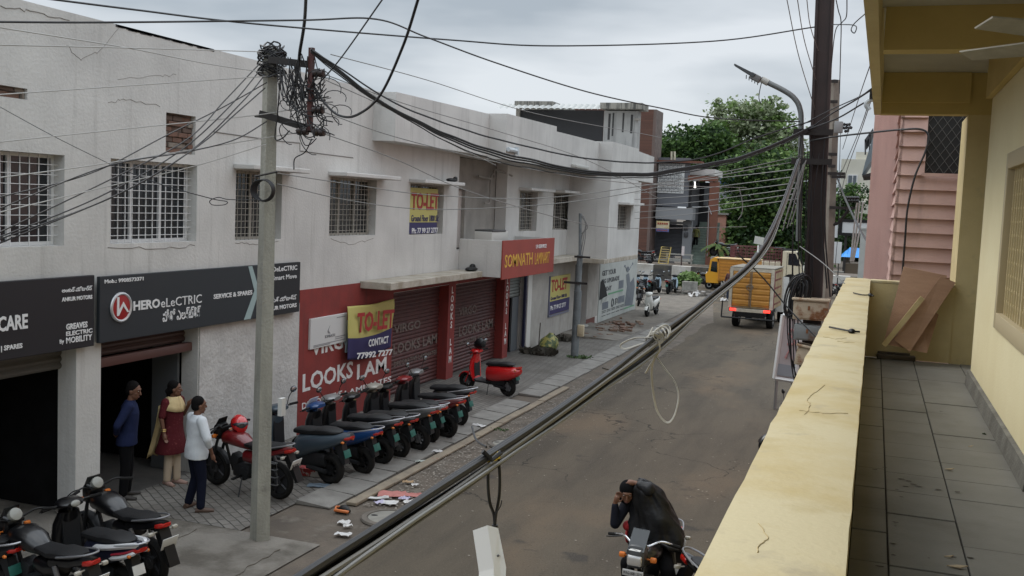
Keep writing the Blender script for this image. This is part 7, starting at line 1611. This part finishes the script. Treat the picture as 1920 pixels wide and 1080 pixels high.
# litter: individual pieces
wp = M('litter_white', (.58, .57, .56), .8); bp_ = M('litter_lilac', (.45, .42, .55), .8); rp2 = M('litter_pink', (.42, .16, .14), .7); tanp = M('litter_card', (.40, .28, .17), .85)
def crumple(label, px, py, sx_, sy_, mat, rz=0, h=.03, nm='litter_paper', cat='litter'):
    q = G(px, py, .012); m = MB(); n_ = 6; g = []
    for j in range(n_+1):
        g.append([m.bm.verts.new(q+Matrix.Rotation(rz, 3, 'Z') @ V(((i/n_-.5)*sx_*.8*(1+.2*noise.noise((i, j, px))), (j/n_-.5)*sy_*.8*(1+.25*noise.noise((j, i, py))), .012+h*abs(noise.noise((i*.7+px, j*.7, 1)))*1.6))) for i in range(n_+1)])
    for j in range(n_):
        for i in range(n_): m._f([g[j][i], g[j][i+1], g[j+1][i+1], g[j+1][i]])
    o = put(nm, m, mat, None, False); md = o.modifiers.new('thick', 'SOLIDIFY'); md.thickness = .004; return tag(o, label, cat)
gl = 'litter scattered at the road edge'
for a in ((735, 928, .55, .35, rp2, .4, 'pink and white printed sheet, largest of the litter heap'), (705, 935, .5, .12, wp, .5, 'long white paper strip at the left of the litter heap'), (775, 930, .35, .22, rp2, .2, 'red and white wrapper at the right of the litter heap'), (758, 936, .2, .15, bp_, 0, 'lilac crumpled paper between pink sheet and wrapper'), (713, 943, .22, .16, bp_, 1, 'lilac crumpled ball below the white strip'), (731, 944, .30, .22, wp, .2, 'square white paper scrap below the pink sheet'), (768, 942, .25, .12, wp, .9, 'small white scrap under the wrapper'), (645, 981, .22, .16, wp, .3, 'white scrap with dark print by the manhole'), (652, 988, .16, .1, wp, .7, 'small stone-like scrap beside the printed scrap'), (643, 1004, .28, .16, wp, .1, 'white printed leaflet nearest the camera on the road edge'), (607, 1052, .12, .1, wp, .4, 'tiny white cup scrap on the concrete driveway'), (898, 799, .38, .2, wp, -.5, 'white sheet lying on the kerb slabs past the scooter row'), (820, 848, .25, .14, wp, .1, 'white paper on the kerb slabs before the row'), (790, 866, .3, .1, M('litter_green_white', (.42, .46, .42), .7), .6, 'folded greenish paper on the kerb slab edge'), (815, 863, .14, .08, M('litter_red', (.35, .05, .04), .7), .6, 'small red wrapper by the tan edging'), (765, 905, .22, .12, tanp, .2, 'tan card scrap above the litter heap'), (778, 911, .15, .1, wp, .8, 'white chip above the litter heap'), (598, 912, .45, .25, M('litter_blue_grey', (.13, .17, .21), .6), .3, 'blue-grey plastic sheet by the blue-grey scooter wheel')): crumple(a[6], *a[:6])
t = tag(put('litter_bag', MB().lx([(-.2, .03, .06, .02), (-.1, .06, .12, .06), (.05, .07, .12, .07), (.18, .03, .05, .03)], 10).box((0, -.14, .04), (.42, .07, .06), None, .02), [black]), 'black and orange torn plastic bag on the road edge by the pavers', 'bag'); t.location = G(645, 960, .005); t.scale = (.55, .55, .75)
o = put('orange_flap', MB().box((0, -.15, .05), (.44, .09, .05), None, .02).tube(cr_spline([(-.2, -.12, .05), (-.24, 0, .08), (-.18, .1, .06)], 4), .025, 6), M('orange_plastic', (.58, .17, .05), .5), t)
t = tag(put('box_carton', MB().box((0, 0, .08), (.55, .2, .13), Matrix.Rotation(R(10), 3, 'Z'), .01), M('red_white_carton', (.40, .05, .05), .6, col2=(.6, .58, .56), ns=5, amt=(.5, .54))), 'red and white carton lying under the scooter row by the motorcycle', 'carton'); t.location = G(590, 893, 0)
# far litter and debris heap
for a in ((1312, 553, .9, .5, wp, .3, 'large crumpled white sheet on the far rubbish heap'), (1300, 556, .7, .5, wp, .9, 'second white sheet left on the far rubbish heap'), (1358, 565, .5, .3, wp, 0, 'white scrap on the road behind the truck')): crumple(a[6], *a[:6], h=.25)
m = MB(); random.seed(8); c0 = G(1308, 552)
for i in range(60): q = c0+V((random.gauss(0, .9), random.gauss(0, .8), random.uniform(.03, .2))); m.box(q, (random.uniform(.1, .4), random.uniform(.1, .3), random.uniform(.04, .15)), Matrix.Rotation(random.uniform(0, 3), 3, 'Z'))
tag(put('rubble', m, M('mixed_rubble', (.22, .20, .18), .9, col2=(.08, .07, .06), ns=2), None, False), 'heap of mixed rubble and refuse beside the planter', 'rubble', kind='stuff')
m = MB(); c0 = G(1150, 617)
for i in range(70): q = c0+V((random.gauss(-.1, .35), random.gauss(0, 1.2), random.uniform(.02, .12))); m.box(q, (random.uniform(.05, .25), random.uniform(.08, .3), random.uniform(.03, .1)), Matrix.Rotation(random.uniform(0, 3), 3, 'Z'))
tag(put('debris', m, M('brick_debris', (.15, .07, .05), .9, col2=(.20, .15, .11), ns=2), None, False), 'broken brick debris at the foot of the torn poster', 'debris', kind='stuff')
# pale chips strewn on the verge
m = MB(); random.seed(15)
for i in range(2600):
    y = random.uniform(13.5, 34); x = -6.9+abs(random.gauss(0, .55))+.35*noise.noise((y*.6, 0, 0))-.2; s_ = random.uniform(.010, .026)*(.7 if x > -6.2 else 1)
    q = V((x, y, .016)); a = random.uniform(0, 6.28); m.poly([q+V((s_*math.cos(a+k*1.57), s_*math.sin(a+k*1.57)*.8, random.uniform(0, .008))) for k in range(4)])
for i in range(500):
    y = random.uniform(9, 45); x = random.uniform(-6.2, .4); s_ = random.uniform(.008, .022); q = V((x, y, .022)); a = random.uniform(0, 6.28); m.poly([q+V((s_*math.cos(a+k*1.57), s_*math.sin(a+k*1.57)*.7, 0)) for k in range(4)])
tag(put('gravel', m, M('pale_chip', (.36, .33, .28), .9, col2=(.22, .19, .16), ns=3, amt=(.3, .6)), None, False), 'pale chips and petals strewn along the road edge', 'gravel', kind='stuff')
# yellow sack by the wall, dry plant pots
q = G(1028, 655); t = thing('sack', 'yellow and green plastic sack slumped against the wall by the pillar', 'sack', q)
m = MB(); m.lz([(0, 0, .25, .36), (.15, 0, .31, .42), (.34, .02, .24, .3), (.47, .05, .12, .15), (.55, .06, .05, .06)], 16, 2.2)
for v in m.bm.verts: v.co += v.normal*0+V((.05*noise.noise(v.co*5), .06*noise.noise(v.co*5+V((3, 0, 0))), .04*noise.noise(v.co*4)))
put('bag', m, M('yellow_sack', (.30, .27, .07), .5, col2=(.06, .09, .03), ns=7, amt=(.46, .54)), t)
weeds('dry weed tuft with dark twigs beside the door jamb', G(1010, 665), .5, 160, .35, mat=M('dry_weed', (.05, .045, .035), .9))
weeds('green weed at the foot of the thin grey pole', G(1088, 672), .35, 140, .16)
weeds('strip of green weeds along the tan edging', G(932, 806), .22, 70, .07)
weeds('straggly weed between pavers and ramp', G(1055, 640), .4, 120, .3, mat=_M['dry_weed'])
for px, py, y_, h_, lb in ((1009, 660, 0, .95, 'thin dead stick standing by the jamb'),):
    q = G(px, py); tag(put('twig', MB().tube([q, q+V((.03, 0, h_))], .018, 5), M('twig_brown', (.06, .045, .035), .9)), lb, 'twig')
q = G(1090, 618); tag(put('rock', MB().ell((0, 0, .08), (.28, .7, .14), 12, 7), concrete), 'low grey rock lump on the ramp before the dark door', 'rock').location = q
# planter with bush at the road corner
q = G(1300, 553); t = thing('planter', 'long low concrete planter wall at the road corner', 'planter', (q.x-.3, q.y+.3, 0)); put('wall', MB().prism([(-.38, -.25, 0), (.42, 0, 0), (.42, .25, 0), (-.38, .0, 0)], (0, 0, .72)).bb((-.38, .001, 0), (-.15, 2.2, .71)), concrete, t, False)
sh_ = thing('bush', 'light green bush growing in the corner planter', 'bush', (q.x-.55, q.y+1.3, .2)); m = MB(); random.seed(41)
for i in range(900):
    d = V((random.gauss(0, 1), random.gauss(0, 1), random.gauss(0, 1))).normalized()*random.uniform(.5, 1.0); p = V((d.x*.75, d.y*.6, .55+d.z*.5)); u = V((random.gauss(0, 1), random.gauss(0, 1), random.gauss(0, .6))).normalized()*.13; v = u.orthogonal().normalized()*.07; m.poly([p-u, p+v, p+u, p-v])
put('foliage', m, [lf_b], sh_, False); put('stem', MB().tube([(0, 0, -.2), (0, 0, .8)], .03, 5), _M['bark'], sh_)
# street things beyond the painted kerb
yk = 68.0; K = lambda px, py: FY(px, py, yk)
for px, h0, h1, lb, brd in ((1276, 520, 470, 'sign post with a small white and red plate by the painted kerb', True), (1213, 520, 490, 'plain dark post on the painted kerb near the building corner', False)):
    a, c = K(px, h0), K(px, h1); t = thing('sign_post', lb, 'post', (a.x, yk, .95)); put('post', MB().tube([(0, 0, 0), (0, 0, c.z-.95)], .05, 6), M('post_dark', (.05, .03, .028), .7), t)
    if brd: put('plate', MB().box((.08, -.07, c.z-.95), (.18, .02, .62)), M('white_red_plate', (.55, .5, .5), .5, col2=(.4, .1, .08), ns=3, amt=(.6, .64)), t, False)
a, c = K(1226, 499), K(1245, 483); t = thing('barricade', 'yellow slatted barricade frame leaning on the grey shop plinth', 'barricade', (a.x, 69.5, 1.0)); w_ = (c.x-a.x)
put('frame', MB().tube([(0, 0, 0), (.1, .3, 1.15), (w_+.1, .3, 1.15), (w_, 0, 0), (0, 0, 0)], .045, 5), M('yellow_frame', (.45, .34, .10), .7), t)
m = MB()
for k in range(6): m.box((w_/2+.04, .12+.02*k, .2+k*.16), (w_*.9, .03, .08))
put('slat', m, M('tan_slat', (.34, .27, .13), .8), t, False)
a = K(1260, 490); t = thing('bench', 'pale low bench with two rails before the grey shutter', 'bench', (a.x, 70.5, 1.0)); put('rail', MB().bb((-.95, 0, .3), (.95, .3, .36)).bb((-.95, .25, .62), (.95, .3, .7)), M('bench_pale', (.3, .29, .26), .7), t, False); put('leg', MB().bb((-.9, .02, 0), (-.82, .28, .62)).bb((.82, .02, 0), (.9, .28, .62)), _M['bench_pale'], t, False)
t = thing('cloth_banner', 'small printed cloth banner hung over the grey roller shutter', 'banner', tuple(g_(1243, 423, YG-1)), world=True)
p0, p1 = g_(1231, 414, YG-1), g_(1254, 435, YG-1); zm = p1.z+.28*(p0.z-p1.z); put('cloth', MB().bb((p0.x, YG-1, zm), (p1.x, YG-.97, p0.z)), M('banner_cream', (.55, .5, .38), .7, col2=(.5, .36, .10), ns=3), t, False); put('lower_band', MB().bb((p0.x, YG-1.005, p1.z), (p1.x, YG-.975, zm)), M('banner_blue', (.10, .12, .3), .7), t, False)
m = MB()
for k in range(5): m.bb((p0.x+.08+k*.16, YG-1.02, p0.z-.25), (p0.x+.2+k*.16, YG-1.001, p0.z-.12))
for k in range(6): m.bb((p0.x+.08+k*.13, YG-1.02, p1.z+.06), (p0.x+.17+k*.13, YG-1.006, p1.z+.14))
put('printed_letter', m, M('banner_print', (.3, .06, .04), .7), t, False)
# beyond the poles on the right: hoarding, white boards, blue tarpaulin, stall, pier
yh = 82; Hh = lambda px, py, y=yh: FY(px, py, y)
def hbox(name, label, cat, px0, py0, px1, py1, y, d, mat, ground=False):
    a, c = Hh(px0, py0, y), Hh(px1, py1, y); t = thing(name, label, cat, ((a.x+c.x)/2, y, 0), world=True)
    put('panel', MB().bb((a.x, y, 0 if ground else min(a.z, c.z)), (c.x, y+d, max(a.z, c.z))), mat, t, False); return t, a, c
t, a, c = hbox('hoarding', 'blank white hoarding with black frame beyond the rear pole', 'hoarding', 1580, 416, 1640, 439, 80, .2, M('white_hoarding', (.55, .56, .56), .6))
put('frame', MB().bb((a.x-.15, 79.95, a.z), (c.x, 80.25, a.z+.22)).bb((a.x-.25, 79.95, c.z-.2), (a.x-.001, 80.25, a.z-.001)).bb((a.x, 79.95, c.z-.22), (c.x, 80.25, c.z-.001)), black, t, False); put('post', MB().tube([(a.x+.3, 80.1, 0), (a.x+.3, 80.1, c.z)], .1, 6).tube([(c.x-.3, 80.1, 0), (c.x-.3, 80.1, c.z)], .1, 6), bandm, t); put('side_board', MB().bb((a.x-.95, 80.02, c.z-.4), (a.x-.27, 80.1, a.z-.1)), _M['white_hoarding'], t, False)
t, a, c = hbox('notice_board', 'white printed notice panel left of the rear pole', 'notice', 1541, 455, 1556, 495, 58, .08, M('white_panel', (.55, .56, .56), .6)); put('leg', MB().tube([(a.x+.1, 58.05, 0), (a.x+.1, 58.05, c.z)], .03, 5), bandm, t)
t, a, c = hbox('notice_board', 'larger white notice panel right of the rear pole', 'notice', 1557, 453, 1576, 494, 58.5, .08, _M['white_panel']); put('leg', MB().tube([(c.x-.1, 58.55, 0), (c.x-.1, 58.55, c.z)], .03, 5), bandm, t)
a, c = Hh(1578, 468, 76), Hh(1628, 484, 76); t = thing('stall', 'roadside stall covered with a bright blue tarpaulin', 'stall', ((a.x+c.x)/2, 76, 0), world=True)
m = MB(); nn_ = 14; tr_, br_ = [], []
for i in range(nn_+1):
    x = a.x+(c.x-a.x)*i/nn_; z = c.z+(a.z-c.z)*min(1, i/4)+.08*noise.noise((i*.8, 1, 1)); tr_.append(m.bm.verts.new((x, 76.8, z+.15))); br_.append(m.bm.verts.new((x, 75.8, c.z+.06*noise.noise((i, 3, 0)))))
for i in range(nn_): m._f([br_[i], br_[i+1], tr_[i+1], tr_[i]])
put('tarpaulin', m, M('blue_tarpaulin', (.02, .20, .58), .4, col2=(.03, .26, .66), ns=3), t, False); put('counter', MB().bb((a.x+.3, 76, 0), (c.x, 76.7, c.z-.45)), M('stall_wood', (.10, .075, .05), .8), t, False); put('post', MB().tube([(a.x+.3, 75.9, 0), (a.x+.3, 75.9, c.z)], .04, 5).tube([(c.x-.1, 75.9, 0), (c.x-.1, 75.9, c.z)], .04, 5), bandm, t)
t, a, c = hbox('gate_pier', 'pale concrete gate pier beside the pink house', 'pier', 1614, 430, 1628, 520, 44, .4, M('pale_pier', (.42, .43, .41), .8, col2=(.36, .37, .35), ns=2), True); put('cap', MB().bb((a.x-.05, 43.95, a.z), (c.x+.05, 44.45, a.z+.08)), _M['pale_pier'], t, False)
t, a, c = hbox('gate_pier', 'small pale pier glimpsed under the pink overhang', 'pier', 1645, 497, 1663, 528, 40, .4, _M['pale_pier'], True); put('cap', MB().bb((a.x-.04, 39.95, a.z), (c.x+.04, 40.45, a.z+.06)), _M['pale_pier'], t, False)
t, a, c = hbox('low_wall', 'low grey roadside wall far beyond the iron pole', 'wall', 1470, 505, 1660, 522, 78, .3, concrete, True); put('coping', MB().bb((a.x, 77.95, a.z), (c.x, 78.35, a.z+.1)), concrete, t, False)
# roof-corner fittings
tag(put('roof_hook', MB().tube(cr_spline([FY(1640, 186, 12.9), FY(1630, 188, 12.9), FY(1624, 196, 12.9), FY(1630, 206, 12.9)], 5), .028, 8), M('pale_hook', (.42, .45, .47), .5)), 'pale grey plastic hook on the cable below the yellow roof corner', 'hook')
tag(put('roof_bracket', MB().box(FY(1636, 178, 11.6), (.06, .08, .09)), black), 'black bracket fixed under the yellow roof corner', 'bracket')
# pipes on the overhang
tag(put('tube_light', MB().tube([FX(953, 280, X2+.06), FX(968, 283, X2+.06)], .06, 8).box(FX(969, 283, X2+.06), (.1, .1, .2)), M('pale_tube_fitting', (.5, .55, .58), .4)), 'short pale tube fitting on the second sunshade band', 'light fitting')
tag(put('flood_light', MB().box(FX(1088, 313, X2+.1), (.2, 1.5, .12), None, .03), M('pale_fitting', (.45, .45, .42), .5)), 'pale flat light fitting under the far sunshade band', 'light fitting')

tag(put('footpath_block', MB().bb((FY(1335, 480, 70).x, 69.4, .99), (FY(1378, 480, 70).x, 70.8, 1.71), .03), concrete, None, False), 'raised concrete block under the motorcycle by the brown post', 'platform')
m = MB(); random.seed(91)
for i in range(16):
    q = G(random.uniform(1640, 1820), random.uniform(730, 1060), ZF+.0045); s_ = random.uniform(.004, .014); a = random.uniform(0, 6.28)
    m.poly([q+V((s_*math.cos(a+k*1.25)*1.5, s_*math.sin(a+k*1.25)*random.uniform(.5, 1), random.uniform(0, .001))) for k in range(5)])
for px, py in ((1690, 898), (1704, 902), (1712, 908), (1698, 912), (1722, 912), (1760, 918), (1795, 922), (1650, 1062), (1640, 880)):
    q = G(px, py, ZF+.005); m.poly([q+V((.022*math.cos(k*1.05)*random.uniform(.6, 1.2), .010*math.sin(k*1.05), .0005)) for k in range(6)])
tag(put('grit', m, M('dark_grit', (.06, .054, .045), .9), None, False), 'dark grit and flakes strewn over the balcony floor', 'grit', kind='stuff')
